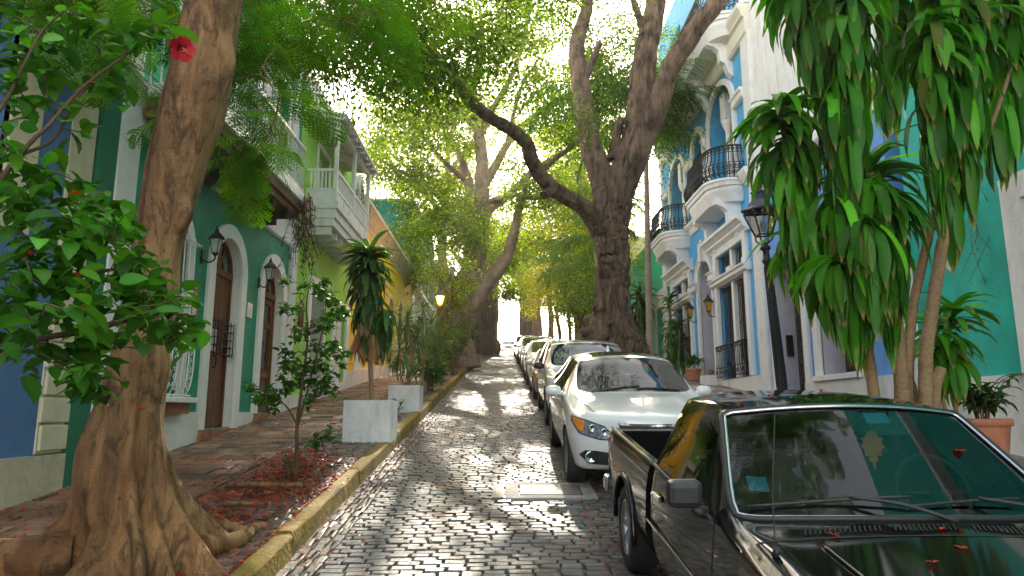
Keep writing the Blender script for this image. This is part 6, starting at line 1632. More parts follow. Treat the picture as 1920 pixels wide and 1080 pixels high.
# ---------------------------------------------------------------- hanging creepers on the balconies and walls
def creeper(name, label, top, n, L, col, leaf, spread, cat='plant', group=None, m=None, dirs=None):
    r = root(name, tuple(top), label, cat, group); st = MB(); lv = MB(); top = np.array(top)
    for i in range(n):
        p0 = top + rng.normal(0, 1, 3) * spread; l = L * rng.uniform(.5, 1.1)
        pth = cr([p0, p0 + [rng.normal(0, .08), rng.normal(0, .08), -l * .4], p0 + [rng.normal(0, .14), rng.normal(0, .14), -l]], 8); st.tube(pth, .004, 4, False)
        k = int(l / .035); ii = rng.integers(0, len(pth), k)
        straps(lv, pth[ii] + rng.normal(0, .015, (k, 3)), rng.uniform(0, 6.3, k), rng.uniform(-1.3, .4, k), leaf * rng.uniform(.6, 1.2, k), leaf * .26, .4, greens(k, col, .3, .15), 4, .3, 'blade' if leaf > .07 else 'ovate')
    st.build('vine', m_twig, r); lv.build('foliage', m or m_leaf, r); return r
creeper('hanging_creeper', 'dark purple trailing creeper hanging from the balcony end', LM(12.6, 5.72, .74), 26, 1.5, (.07, .03, .055), .10, np.array([.08, .16, .05]))
creeper('hanging_creeper', 'sparse dark creeper below the balcony, right of the big trunk', LM(10.3, 5.3, .5), 8, .9, (.05, .03, .05), .09, np.array([.06, .12, .05]))
creeper('hanging_fern', 'light green fern spilling over the white iron railing', LM(11.0, 6.6, .74), 40, .75, (.07, .16, .02), .06, np.array([.06, .32, .12]))
creeper('hanging_fern', 'green fern tuft growing under the balcony edge', LM(9.9, 5.5, .72), 14, .35, (.07, .17, .02), .05, np.array([.06, .12, .05]))
creeper('hanging_vine', 'thin green vine dangling on the turquoise wall by the doorway', (6.72, 9.45, 4.7), 5, 1.3, (.08, .16, .03), .05, np.array([.02, .10, .1]))
creeper('wall_creeper', 'green creeper on the parapet end between lime and yellow houses', LM(20.2, 8.6, .25), 26, 1.2, (.07, .17, .02), .08, np.array([.1, .18, .12]))
creeper('wall_creeper', 'green creeper trailing over the yellow house cornice', LM(27, 8.6, .3), 34, .9, (.08, .18, .02), .08, np.array([.1, 2.0, .15]))
# the lit lantern glowing among the leaves
lx = at(825, 563, 24.0)
r = root('glowing_lantern', tuple(lx), 'glowing orange street lantern among leaves on the left', 'street lamp')
gz_ = zroad(24) + .15
mb = MB(); mb.lathe([(.1, 0), (.1, .1), (.05, .2), (.04, lx[2] - gz_ - .25), (.07, lx[2] - gz_ - .22), (.02, lx[2] - gz_ - .16)], (lx[0], 24.0, gz_), 10); mb.build('post', m_iron, r)
g = MB(); g.lathe([(.07, -.15), (.15, .14), (.0, .15)], lx, 6, smooth=False); g.build('lamp_glass', mat('lit_orange_glass', (1.0, .36, .04), .3, emis=2.5), r)
f = MB(); f.lathe([(.20, .155), (.10, .27), (.03, .32), (.0, .38)], lx, 6, smooth=False)
for k in range(6):
    a = k * PI / 3; f.tube([lx + [.075 * math.cos(a), .075 * math.sin(a), -.15], lx + [.155 * math.cos(a), .155 * math.sin(a), .15]], .01, 4)
f.build('lantern_frame', m_iron, r)
pl = bpy.data.lights.new('lantern_light', 'POINT'); pl.energy = 25; pl.color = (1, .45, .12); pl.shadow_soft_size = .1
po = bpy.data.objects.new('lantern_light', pl); COL.objects.link(po); po.location = lx + np.array([.0, -.28, 0])
# ---------------------------------------------------------------- cars
m_white_car = mat('white_car_paint', (.72, .72, .72), .25, var=(60, .02), coat=1)
m_silver_car = mat('silver_car_paint', (.42, .43, .45), .3, metal=.5, var=(60, .03), coat=1)
m_grey_car = mat('grey_car_paint', (.10, .11, .12), .3, metal=.3, coat=1)
m_red_car = mat('dark_red_car_paint', (.16, .015, .015), .3, coat=1)
m_black_car = mat('black_car_paint', (.006, .0065, .006), .16, var=(40, .3), coat=1, spec=.6)
def dusty_black():
    m = mat('dusty_black_paint', (.006, .0062, .0058), .06, spec=.5)
    nt = m.node_tree; N, Lk = nt.nodes.new, nt.links.new; b = nt.nodes["Principled BSDF"]
    tc = N('ShaderNodeTexCoord'); n = N('ShaderNodeTexNoise'); n.inputs['Scale'].default_value = 70; n.inputs['Detail'].default_value = 8; n.inputs['Roughness'].default_value = .8
    Lk(tc.outputs['Object'], n.inputs['Vector'])
    r = N('ShaderNodeMapRange'); r.inputs['From Min'].default_value = .5; r.inputs['From Max'].default_value = .8; r.inputs['To Max'].default_value = .07
    Lk(n.outputs['Fac'], r.inputs['Value']); mx = N('ShaderNodeMix'); mx.data_type = 'RGBA'; mx.inputs['A'].default_value = (.006, .0062, .0058, 1); mx.inputs['B'].default_value = (.20, .18, .15, 1)
    Lk(r.outputs['Result'], mx.inputs['Factor']); Lk(mx.outputs['Result'], b.inputs['Base Color'])
    return m
m_pick = dusty_black()
m_tyre = mat('tyre_rubber', (.022, .021, .02), .85, var=(14, .3), bump=(60, .3))
m_rim = mat('alloy_rim', (.45, .45, .46), .3, metal=.9, var=(12, .08))
m_chrome = mat('chrome', (.75, .75, .76), .12, metal=1)
m_plastic = mat('black_plastic', (.02, .02, .021), .5, var=(30, .15), bump=(140, .15))
m_well = mat('wheel_well', (.012, .012, .012), .9)
m_amber = mat('amber_lens', (.75, .22, .02), .12, var=(30, .2), coat=1)
m_lens = mat('headlamp_lens', (.30, .33, .37), .05, metal=.5, var=(24, .7), bump=(40, .2), coat=1)
m_redlens = mat('red_lens', (.45, .02, .015), .12, coat=1)
m_glass_car = glass_mat('car_glass', (.42, .52, .48), 1.40)
m_glass_pick = glass_mat('tinted_pickup_glass', (.42, .48, .44), 1.45)
m_glass_far = mat('dark_car_glass', (.012, .02, .02), .04, spec=.9, coat=1)
m_seat = mat('grey_seat_cloth', (.07, .068, .065), .9, var=(14, .2))
m_dash = mat('dashboard_vinyl', (.03, .032, .033), .7, var=(20, .2))

def eval_mesh(o):
    dg = bpy.context.evaluated_depsgraph_get()
    return bpy.data.meshes.new_from_object(o.evaluated_get(dg))
def shell(cols, m2, matof, crease_rows, crease_cols, level=2, wheels=(), wr=.36, wx=.6, cut=True, cap=(True, True)):
    """Half-body cage mirrored, smoothed, with wheel wells cut out; returns arrays of the mesh."""
    nC, nR = len(cols), len(cols[0]); vid = {}; V = []
    for c in range(nC):
        for r in range(nR):
            x, y, z = cols[c][r]
            for s in ((1,) if r in (0, nR - 1) else (1, -1)):
                vid[c, r, s] = len(V); V.append((x * s, y, z))
    def g(c, r, s): return vid[c, r, 1 if r in (0, nR - 1) else s]
    F = []; MI = []
    for c in range(nC - 1):
        for r in range(nR - 1):
            for s in (1, -1):
                q = [g(c, r, s), g(c, r + 1, s), g(c + 1, r + 1, s), g(c + 1, r, s)]
                F.append(q if s == 1 else q[::-1]); MI.append(matof(c, r))
    for ci, (ma, mb_), flip in ((0, m2[0], 1), (nC - 1, m2[1], -1)):
        a = len(V); V.append(ma); V.append(mb_)
        for s in (1, -1):
            G = lambda r: g(ci, r, s)
            for q in ([G(0), G(1), G(2), a], [a, G(2), G(3), a + 1], [a + 1, G(3), G(4), G(5)], [a + 1, G(5), G(6), G(7)]):
                F.append(q[::-1] if s * flip == 1 else q); MI.append(0)
    me = bpy.data.meshes.new('cage'); me.from_pydata(V, [], F); me.update()
    for m in range(5): me.materials.append(m_well)
    me.polygons.foreach_set('material_index', MI)
    inv = {}
    for (c, r, s), i in vid.items(): inv[i] = (c, r)
    cr_ = me.attributes.new('crease_edge', 'FLOAT', 'EDGE')
    for e in me.edges:
        a, b = inv.get(e.vertices[0]), inv.get(e.vertices[1])
        if a is None or b is None: continue
        v = 0
        if a[1] == b[1]: v = crease_rows.get(a[1], 0) if not isinstance(crease_rows.get(a[1], 0), dict) else crease_rows[a[1]].get(min(a[0], b[0]), 0)
        elif a[0] == b[0]:
            k = crease_cols.get(a[0], 0)
            v = k if not isinstance(k, tuple) else (k[0] if min(a[1], b[1]) >= k[1] else 0)
        cr_.data[e.index].value = v
    o = bpy.data.objects.new('cage', me); COL.objects.link(o)
    sb = o.modifiers.new('s', 'SUBSURF'); sb.levels = level; sb.render_levels = level
    cutters = []
    for (wy, wz) in wheels:
        for s in (1, -1):
            cm = MB(); seg = 40; a = np.arange(seg) * 2 * PI / seg
            x0, x1 = (wx, 1.2) if s == 1 else (-1.2, -wx)
            v = np.vstack([np.stack([np.full(seg, x), wy + wr * np.cos(a), wz + wr * np.sin(a)], 1) for x in (x0, x1)])
            fs = [(i, (i + 1) % seg, seg + (i + 1) % seg, seg + i) for i in range(seg)] + [tuple(range(seg))[::-1], tuple(range(seg, 2 * seg))]
            cme = bpy.data.meshes.new('cut'); cme.from_pydata(v.tolist(), [], fs); cme.update()
            for m in range(5): cme.materials.append(m_well)
            cme.polygons.foreach_set('material_index', [3] * len(cme.polygons))
            b_ = bmesh.new(); b_.from_mesh(cme); bmesh.ops.recalc_face_normals(b_, faces=b_.faces); b_.to_mesh(cme); b_.free()
            co = bpy.data.objects.new('cut', cme); COL.objects.link(co); cutters.append(co)
            bo = o.modifiers.new('b', 'BOOLEAN'); bo.object = co; bo.operation = 'DIFFERENCE'; bo.solver = 'EXACT'
    bpy.context.view_layer.update()
    out = eval_mesh(o)
    for c in cutters: bpy.data.objects.remove(c)
    bpy.data.objects.remove(o)
    return out
def split_shell(me, parts, parent):
    """parts: [(name, {material indices -> material}, side filter)]"""
    co = np.empty(len(me.vertices) * 3); me.vertices.foreach_get('co', co); co = co.reshape(-1, 3)
    polys = [(p.material_index, tuple(p.vertices)) for p in me.polygons]
    made = []
    for name, idx, mats, side in parts:
        sel = [(mi, f) for mi, f in polys if mi in idx and (side == 0 or co[list(f), 0].mean() * side > 0)]
        if not sel: continue
        used = sorted({i for _, f in sel for i in f}); mp_ = {v: k for k, v in enumerate(used)}
        mb = MB(); mb.add(co[used], [(0,)] and np.zeros((0, 3), int))
        by = {}
        for mi, f in sel: by.setdefault((len(f), idx.index(mi)), []).append([mp_[i] for i in f])
        mb.f = []; mb.mi = []; mb.sm = []
        for (k, mi), fl in by.items(): mb.f.append(np.array(fl)); mb.mi.append(np.full(len(fl), mi)); mb.sm.append(np.full(len(fl), True))
        o = mb.build(name, mats, parent, local=True)
        o.data.set_sharp_from_angle(angle=math.radians(38))
        made.append(o)
    return made
def bvh_of(me):
    return BVHTree.FromPolygons([tuple(v.co) for v in me.vertices], [tuple(p.vertices) for p in me.polygons])
from mathutils.geometry import delaunay_2d_cdt
def patch(mb, bvh, poly, view, off=.005, step=.03):
    """A polygon drawn in one view ('front','left','right','top','rear'), laid onto the body's surface."""
    P = [Vector(p) for p in poly]; xs = [p.x for p in P]; ys = [p.y for p in P]; pts = list(P); n = len(P)
    den = []
    for i in range(n):
        a, b = P[i], P[(i + 1) % n]; k = max(1, int((b - a).length / step))
        for j in range(k): den.append(a + (b - a) * (j / k))
    n = len(den); pts = list(den)
    for x in np.arange(min(xs) + step * .5, max(xs), step):
        for y in np.arange(min(ys) + step * .5, max(ys), step): pts.append(Vector((x, y)))
    r = delaunay_2d_cdt(pts, [(i, (i + 1) % n) for i in range(n)], [list(range(n))], 1, 1e-5)
    vs = []; ok = []
    for p in r[0]:
        if view == 'front': o, d = Vector((p.x, -2, p.y)), Vector((0, 1, 0))
        elif view == 'rear': o, d = Vector((p.x, 9, p.y)), Vector((0, -1, 0))
        elif view == 'left': o, d = Vector((-3, p.x, p.y)), Vector((1, 0, 0))
        elif view == 'right': o, d = Vector((3, p.x, p.y)), Vector((-1, 0, 0))
        else: o, d = Vector((p.x, p.y, 4)), Vector((0, 0, -1))
        h = bvh.ray_cast(o, d)
        ok.append(h[0] is not None)
        vs.append((h[0] - d * off if h[0] is not None else o))
    F = [tuple(f) for f in r[2] if all(ok[i] for i in f)]
    if F: mb.add([tuple(v) for v in vs], F, smooth=True)
def seam(mb, bvh, line, view, w=.006, off=.0025, n=14):
    L = cr([(p[0], p[1]) for p in line], n); T = np.gradient(L, axis=0); T /= np.linalg.norm(T, axis=1)[:, None] + 1e-9; Nn = np.stack([-T[:, 1], T[:, 0]], 1) * w / 2
    V = []
    for q in (L + Nn, L - Nn):
        for p in q:
            if view == 'left': o, d = Vector((-3, p[0], p[1])), Vector((1, 0, 0))
            elif view == 'right': o, d = Vector((3, p[0], p[1])), Vector((-1, 0, 0))
            elif view == 'front': o, d = Vector((p[0], -2, p[1])), Vector((0, 1, 0))
            else: o, d = Vector((p[0], p[1], 4)), Vector((0, 0, -1))
            h = bvh.ray_cast(o, d); V.append(tuple(h[0] - d * off) if h[0] is not None else None)
    k = len(L); F = [(i, i + 1, k + i + 1, k + i) for i in range(k - 1) if None not in (V[i], V[i + 1], V[k + i], V[k + i + 1])]
    if F: mb.add([v if v else (0, 0, 0) for v in V], F)
def wheel(parent, x, y, z, R, Wd, side, style='alloy'):
    """side: +1 outer face toward +x."""
    t = MB(); h = Wd / 2
    t.lathe([(R * .62, -h * .8), (R * .70, -h), (R * .92, -h), (R * .985, -h * .8), (R, -h * .5), (R, h * .5), (R * .985, h * .8), (R * .92, h), (R * .70, h), (R * .62, h * .8)], (x, y, z), 40, axis='x')
    w = t.build('wheel', m_tyre, parent, local=True)
    r = MB(); s = side
    r.lathe([(R * .66, s * h * .9), (R * .63, s * h * .98), (R * .58, s * h * .7), (R * .54, -s * h * .2)], (x, y, z), 32, axis='x')
    r.lathe([(0, s * h * .74), (R * .12, s * h * .74), (R * .16, s * h * .62), (R * .17, -s * h * .1)], (x, y, z), 20, axis='x')
    n = 5 if style == 'alloy' else 8
    for k in range(n):
        for dk in ((-.14, .14) if style == 'alloy' else (0,)):
            a = k * 2 * PI / n + dk; d = np.array([0, math.cos(a), math.sin(a)]); e = np.array([0, -math.sin(a), math.cos(a)]); X = np.array([s, 0, 0]); c = np.array([x, y, z])
            w0, w1 = R * .05, R * .07
            V = []
            for rr, ww, xo in ((R * .12, w0, h * .70), (R * .60, w1, h * .80)):
                for q in (-1, 1):
                    V += [c + d * rr + e * q * ww + X * xo, c + d * rr + e * q * ww + X * (xo - h * .3)]
            r.add(V, [(0, 2, 6, 4), (0, 4, 5, 1), (2, 3, 7, 6), (1, 5, 7, 3)])
    r.build('rim', m_rim, w, local=True)
    return w
def ring_pts(cx, cz, r, a0, a1, n=20): return [(cx + r * math.cos(a), cz + r * math.sin(a)) for a in np.linspace(a0, a1, n)]

def cage(kind):
    if kind == 'crossover':
        c = [[(0, .08, .26), (.66, .20, .26), (.75, .18, .45), (.78, .20, .64), (.75, .27, .79), (.56, .15, .845), (.30, .08, .87), (0, .06, .875)],
             [(0, .4, .22), (.84, .42, .25), (.90, .44, .45), (.905, .46, .68), (.86, .50, .865), (.62, .38, .915), (.33, .31, .94), (0, .29, .945)],
             [(0, .9, .22), (.86, .9, .26), (.91, .9, .48), (.915, .9, .71), (.865, .92, .94), (.66, .82, .985), (.34, .78, 1.01), (0, .77, 1.015)],
             [(0, 1.35, .22), (.86, 1.35, .26), (.91, 1.35, .48), (.915, 1.35, .73), (.865, 1.40, .985), (.755, 1.26, 1.03), (.40, 1.14, 1.055), (0, 1.10, 1.06)],
             [(0, 1.95, .22), (.86, 1.95, .26), (.91, 1.95, .48), (.915, 1.95, .75), (.865, 1.78, 1.0), (.625, 2.02, 1.415), (.35, 1.93, 1.47), (0, 1.90, 1.485)],
             [(0, 2.6, .22), (.86, 2.6, .26), (.91, 2.6, .48), (.915, 2.6, .76), (.865, 2.6, 1.015), (.645, 2.6, 1.46), (.36, 2.6, 1.525), (0, 2.6, 1.54)],
             [(0, 3.4, .22), (.86, 3.4, .26), (.91, 3.4, .48), (.915, 3.4, .77), (.855, 3.4, 1.035), (.625, 3.4, 1.445), (.35, 3.4, 1.51), (0, 3.4, 1.525)],
             [(0, 3.95, .24), (.85, 3.95, .28), (.90, 3.95, .5), (.90, 3.95, .78), (.84, 4.0, 1.05), (.58, 3.86, 1.38), (.33, 3.9, 1.45), (0, 3.9, 1.46)],
             [(0, 4.34, .26), (.78, 4.26, .3), (.84, 4.28, .5), (.84, 4.30, .77), (.79, 4.26, 1.0), (.60, 4.28, 1.05), (.33, 4.34, 1.06), (0, 4.36, 1.06)]]
        return c, (((0, -.01, .45), (0, .0, .66)), ((0, 4.46, .5), (0, 4.46, .8))), [(.83, .33), (3.45, .33)], .365
    if kind == 'boxy':
        c = [[(0, .05, .32), (.72, .12, .32), (.80, .10, .5), (.80, .10, .72), (.78, .14, .90), (.58, .08, .95), (.30, .05, .97), (0, .04, .975)],
             [(0, .3, .28), (.84, .32, .3), (.89, .32, .5), (.89, .32, .76), (.86, .34, .96), (.64, .30, 1.0), (.33, .28, 1.02), (0, .27, 1.025)],
             [(0, .85, .28), (.85, .85, .3), (.895, .85, .5), (.895, .85, .78), (.87, .85, 1.0), (.66, .82, 1.04), (.34, .80, 1.06), (0, .79, 1.065)],
             [(0, 1.3, .28), (.85, 1.3, .3), (.895, 1.3, .5), (.895, 1.3, .8), (.87, 1.35, 1.03), (.77, 1.25, 1.07), (.40, 1.17, 1.09), (0, 1.14, 1.095)],
             [(0, 1.8, .28), (.85, 1.8, .3), (.895, 1.8, .5), (.895, 1.8, .82), (.87, 1.62, 1.05), (.70, 1.78, 1.50), (.36, 1.72, 1.54), (0, 1.70, 1.55)],
             [(0, 2.5, .28), (.85, 2.5, .3), (.895, 2.5, .5), (.895, 2.5, .82), (.87, 2.5, 1.06), (.715, 2.5, 1.545), (.37, 2.5, 1.585), (0, 2.5, 1.595)],
             [(0, 3.4, .28), (.85, 3.4, .3), (.895, 3.4, .5), (.895, 3.4, .82), (.87, 3.4, 1.07), (.71, 3.4, 1.54), (.37, 3.4, 1.58), (0, 3.4, 1.59)],
             [(0, 4.1, .3), (.84, 4.1, .32), (.885, 4.1, .5), (.885, 4.1, .82), (.86, 4.15, 1.08), (.69, 4.1, 1.5), (.36, 4.12, 1.54), (0, 4.12, 1.55)],
             [(0, 4.38, .32), (.80, 4.32, .34), (.85, 4.34, .5), (.85, 4.36, .8), (.82, 4.36, 1.05), (.62, 4.38, 1.09), (.33, 4.4, 1.1), (0, 4.4, 1.1)]]
        return c, (((0, .0, .5), (0, .0, .75)), ((0, 4.46, .5), (0, 4.46, .85))), [(.80, .35), (3.5, .35)], .39
    c = [[(0, .08, .22), (.66, .20, .22), (.74, .16, .38), (.76, .18, .54), (.73, .24, .66), (.54, .14, .71), (.30, .08, .73), (0, .06, .735)],
         [(0, .4, .19), (.82, .42, .21), (.86, .42, .4), (.865, .44, .6), (.82, .48, .76), (.60, .38, .80), (.32, .32, .82), (0, .30, .825)],
         [(0, .95, .19), (.83, .95, .21), (.87, .95, .4), (.87, .95, .62), (.825, .95, .84), (.64, .88, .88), (.34, .84, .90), (0, .83, .905)],
         [(0, 1.4, .19), (.83, 1.4, .21), (.87, 1.4, .4), (.87, 1.4, .64), (.825, 1.45, .87), (.72, 1.34, .91), (.40, 1.22, .935), (0, 1.18, .94)],
         [(0, 2.0, .19), (.83, 2.0, .21), (.87, 2.0, .4), (.87, 2.0, .65), (.825, 1.85, .89), (.58, 2.12, 1.24), (.33, 2.04, 1.285), (0, 2.0, 1.30)],
         [(0, 2.6, .19), (.83, 2.6, .21), (.87, 2.6, .4), (.87, 2.6, .66), (.825, 2.6, .9), (.60, 2.6, 1.29), (.34, 2.6, 1.335), (0, 2.6, 1.345)],
         [(0, 3.2, .19), (.83, 3.2, .21), (.87, 3.2, .4), (.87, 3.2, .67), (.82, 3.25, .91), (.58, 3.1, 1.25), (.33, 3.12, 1.29), (0, 3.12, 1.30)],
         [(0, 3.75, .21), (.82, 3.75, .23), (.86, 3.75, .42), (.86, 3.75, .68), (.80, 3.8, .91), (.66, 3.68, .94), (.35, 3.72, .955), (0, 3.73, .96)],
         [(0, 4.36, .24), (.74, 4.26, .26), (.80, 4.3, .45), (.80, 4.32, .7), (.75, 4.28, .88), (.56, 4.3, .92), (.3, 4.34, .93), (0, 4.36, .93)]]
    return c, (((0, -.02, .38), (0, -.01, .56)), ((0, 4.45, .45), (0, 4.45, .7))), [(.85, .30), (3.4, .30)], .335
SHELLS = {}
def get_shell(kind):
    if kind not in SHELLS:
        c, caps, wh, wr = cage(kind)
        last = 6 if kind == 'sedan' else 7
        def mo(ci, ri):
            if ci == 3 and ri in (5, 6): return 1
            if 4 <= ci < last and ri == 4: return 2
            if ci == last and ri in (5, 6) and kind != 'sedan': return 4
            if ci == 6 and ri in (5, 6) and kind == 'sedan': return 4
            return 0
        me = shell(c, caps, mo, {4: {3: .35, 4: .45, 5: .45, 6: .45, 0: .2, 1: .2, 2: .25}, 5: {2: .2, 3: .55, 4: .5, 5: .5, 6: .4}, 1: .5, 3: .15}, {3: (.55, 5), 4: (.5, 5), 0: .15, 7: (.3, 5)}, 3, wh, wr, .56)
        SHELLS[kind] = (me, bvh_of(me), wh)
    return SHELLS[kind]
SL = math.atan(.112)
def car(kind, X, Y, paint, label, near=False, cat='car', name='parked_car', mirror=None, group='cars parked along the right kerb', rz=0, slope=SL, dz=.01, ornate=False):
    me, bv, wh = get_shell(kind)
    r = root(name, (X, Y, zroad(Y) + dz), label, cat, group)
    r.rotation_euler = (slope, 0, rz)
    gl = m_glass_car if near else m_glass_far
    parts = split_shell(me, [('body', [0, 3], [paint, m_well], 0), ('windshield', [1], [gl], 0), ('side_window', [2], [gl], 1), ('side_window', [2], [gl], -1), ('rear_window', [4], [gl], 0)], r)
    R = wh[0][1] + .005; R = {'crossover': .335, 'boxy': .355, 'sedan': .305}[kind]
    HW = {'crossover': .91, 'boxy': .89, 'sedan': .865}[kind]
    for (wy, wz) in wh:
        for s in (1, -1): wheel(r, s * (HW - .115), wy, R, R, .21, s)
    B = parts[0]
    hz = {'crossover': .72, 'boxy': .80, 'sedan': .60}[kind]; 
    for s in (1, -1):
        hl = MB(); f = lambda P: [(s * x, z) for x, z in P]
        if kind == 'boxy': hp = f([(.45, hz - .09), (.76, hz - .10), (.765, hz + .08), (.45, hz + .09)]); ap = f([(.70, hz - .095), (.76, hz - .095), (.76, hz + .075), (.70, hz + .075)])
        else: hp = f([(.40, hz - .105), (.60, hz - .10), (.80, hz - .05), (.86, hz + .06), (.85, hz + .115), (.72, hz + .095), (.54, hz + .04)]); ap = f([(.755, hz - .03), (.80, hz - .018), (.852, hz + .062), (.842, hz + .108), (.745, hz + .092)])
        patch(hl, bv, hp, 'front', .006); h = hl.build('headlight', m_lens, r, local=True)
        if near:
            fr_ = MB(); 
            pts = hp + [hp[0]]
            for a, b in zip(pts[:-1], pts[1:]): seam(fr_, bv, [a, ((a[0] + b[0]) / 2, (a[1] + b[1]) / 2), b], 'front', .012, .008, 5)
            fr_.build('lamp_edge', m_plastic, h, local=True)
            for (cx, cz, rr) in ((.66, hz + .015, .042), (.54, hz - .022, .040)):
                pj = MB(); hit = bv.ray_cast(Vector((s * cx, -2, cz)), Vector((0, 1, 0)))[0]
                pj.lathe([(rr, .0), (rr * 1.05, -.012), (rr * .8, -.014), (rr * .75, -.006), (0, -.010)], (hit.x, hit.y - .004, hit.z), 18, axis='y'); pj.build('projector', m_chrome, h, local=True)
        am = MB(); patch(am, bv, ap, 'front', .010); am.build('indicator', m_amber, h, local=True)
    g = MB(); gz0, gz1 = {'crossover': (.50, .80), 'boxy': (.60, .84), 'sedan': (.44, .62)}[kind]
    if kind == 'crossover': gp = [(-.40, gz1), (.40, gz1), (.34, .62), (.26, gz0 - .12), (-.26, gz0 - .12), (-.34, .62)]
    else: gp = [(-.42, gz1), (.42, gz1), (.38, gz0), (-.38, gz0)]
    patch(g, bv, gp, 'front', .006); G = g.build('grille', m_plastic, r, local=True)
    c = MB(); w = gp[0][0]
    for zz, ww in ((gz1 - .012, .022), (gz1 - .075, .014)): seam(c, bv, [(w * .97, zz + .006), (0, zz - .006), (-w * .97, zz + .006)], 'front', ww, .008)
    c.build('chrome_bar', m_chrome, G, local=True)
    if near:
        em = MB(); h = bv.ray_cast(Vector((0, -2, gz1 - .045)), Vector((0, 1, 0)))[0]
        em.tube([(h.x + .055 * math.cos(a), h.y - .014, h.z + .032 * math.sin(a)) for a in np.linspace(0, 2 * PI, 20)], .005, 5); em.tube([(h.x - .032, h.y - .014, h.z - .022), (h.x, h.y - .014, h.z + .03), (h.x + .032, h.y - .014, h.z - .022)], .004, 5); em.build('emblem', m_chrome, G, local=True)
    if near:
        c = MB()
        for xx in np.linspace(-.27, .27, 15): seam(c, bv, [(xx, gz0 + .01), (xx, gz0 - .06), (xx, gz0 - .11)], 'front', .012, .014, 4)
        c.build('grille_slats', m_iron, G, local=True)
        c = MB(); patch(c, bv, [(-.26, gz1 - .20), (.26, gz1 - .20), (.26, gz1 - .08), (-.26, gz1 - .08)], 'front', .018); c.build('plate_holder', mat('plate_black', (.03, .03, .032), .45), G, local=True)
    if kind == 'crossover':
        for s in (1, -1):
            lg = MB(); patch(lg, bv, [(s * .30, .33), (s * .70, .335), (s * .80, .43), (s * .74, .485), (s * .62, .49), (s * .30, .45)], 'front', .006); L_ = lg.build('lower_grille', m_plastic, r, local=True)
            hit = bv.ray_cast(Vector((s * .68, -2, .415)), Vector((0, 1, 0)))[0]
            fg = MB(); fg.lathe([(.062, .02), (.066, -.012), (.052, -.016), (.048, -.004), (0, -.008)], tuple(hit), 22, axis='y'); fg.build('fog_lamp', m_chrome, L_, local=True)
            if near:
                ms = MB()
                for k in range(9): seam(ms, bv, [(s * (.33 + .03 * k), .34), (s * (.36 + .03 * k), .40), (s * (.33 + .03 * k), .455)], 'front', .006, .010, 3)
                for zz in (.365, .395, .425): seam(ms, bv, [(s * .31, zz), (s * .45, zz), (s * .60, zz)], 'front', .005, .010, 4)
                ms.build('mesh', mat('mesh_grey', (.06, .06, .065), .5), L_, local=True)
    # mirrors
    belt = {'crossover': 1.03, 'boxy': 1.08, 'sedan': .92}[kind]; my = {'crossover': 1.70, 'boxy': 1.55, 'sedan': 1.75}[kind]
    for s in (1, -1):
        mm = MB(); c0 = np.array([s * (HW + .07), my, belt + .0])
        k = cr([[-.5, 0], [-.35, .8], [.35, .9], [.5, 0]], 3)
        mm.tube([c0 + [-s * .14, .0, -.05], c0 + [-s * .08, 0, -.03], c0 + [-s * .02, -.01, 0]], [.03, .035, .04], 8)
        prof = [(-.10, .015), (-.09, .05), (-.04, .068), (.04, .066), (.08, .052), (.10, .02)]
        V = []; n = 16
        for xx, rr in prof:
            for q in range(n):
                a = q * 2 * PI / n; V.append(c0 + [s * xx, rr * .62 * math.cos(a) * (1.2 if math.cos(a) < 0 else .7), rr * math.sin(a)])
        mm.add(V, [(i * n + j, i * n + (j + 1) % n, (i + 1) * n + (j + 1) % n, (i + 1) * n + j) for i in range(len(prof) - 1) for j in range(n)] + [tuple(range(n))[::-1], tuple(range((len(prof) - 1) * n, len(prof) * n))], smooth=True)
        mm.build('mirror', mirror or paint, r, local=True)
    sm = MB(); view = 'left'
    zb = {'crossover': .30, 'boxy': .34, 'sedan': .25}[kind]; zt = belt - .04
    for v in ('left', 'right'):
        for yy in ((1.42, 2.5, 3.3) if kind != 'sedan' else (1.45, 2.45, 3.2)): seam(sm, bv, [(yy, zt), (yy + .02, (zt + zb) / 2), (yy + .01, zb)], v, .009)
    hw = HW * .86
    seam(sm, bv, [(hw * .98, my - .5), (hw * .93, .9), (hw * .80, .38)], 'top', .008); seam(sm, bv, [(-hw * .98, my - .5), (-hw * .93, .9), (-hw * .80, .38)], 'top', .008)
    sm.build('panel_gap', m_well, B, local=True)
    if near:
        dh = MB()
        for s in (1, -1):
            for yy in (2.3, 3.1): dh.tube([(s * (HW + .0), yy - .09, belt - .16), (s * (HW + .03), yy - .06, belt - .155), (s * (HW + .03), yy + .06, belt - .155), (s * (HW + .0), yy + .09, belt - .16)], .013, 6)
        dh.build('door_handle', paint, r, local=True)
        sr = MB(); patch(sr, bv, [(-.40, 2.12), (.40, 2.12), (.42, 2.75), (-.42, 2.75)], 'top', .004); sr.build('sunroof', m_glass_far, r, local=True)
        an = MB(); an.lathe([(.03, 0), (.02, .05), (.004, .09), (0, .09)], (.0, 3.5, 1.51), 8); an.build('roof_antenna', paint, r, local=True)
        wp = MB()
        for x0, x1 in ((-.55, .05), (.0, .55)):
            pts = []
            for t in np.linspace(0, 1, 8):
                xx, yy = x0 + (x1 - x0) * t, 1.17 + .06 * t
                h = bv.ray_cast(Vector((xx, yy, 4)), Vector((0, 0, -1)))[0]; pts.append((h.x, h.y, h.z + .012))
            wp.tube(pts, .009, 5)
        wp.build('wiper', m_plastic, r, local=True)
        st = MB(); patch(st, bv, [(-.66, 1.085), (-.575, 1.085), (-.575, 1.125), (-.66, 1.125)], 'front', -.006); st.build('toll_sticker', mat('pale_green_sticker', (.20, .55, .45), .5), parts[1], local=True)
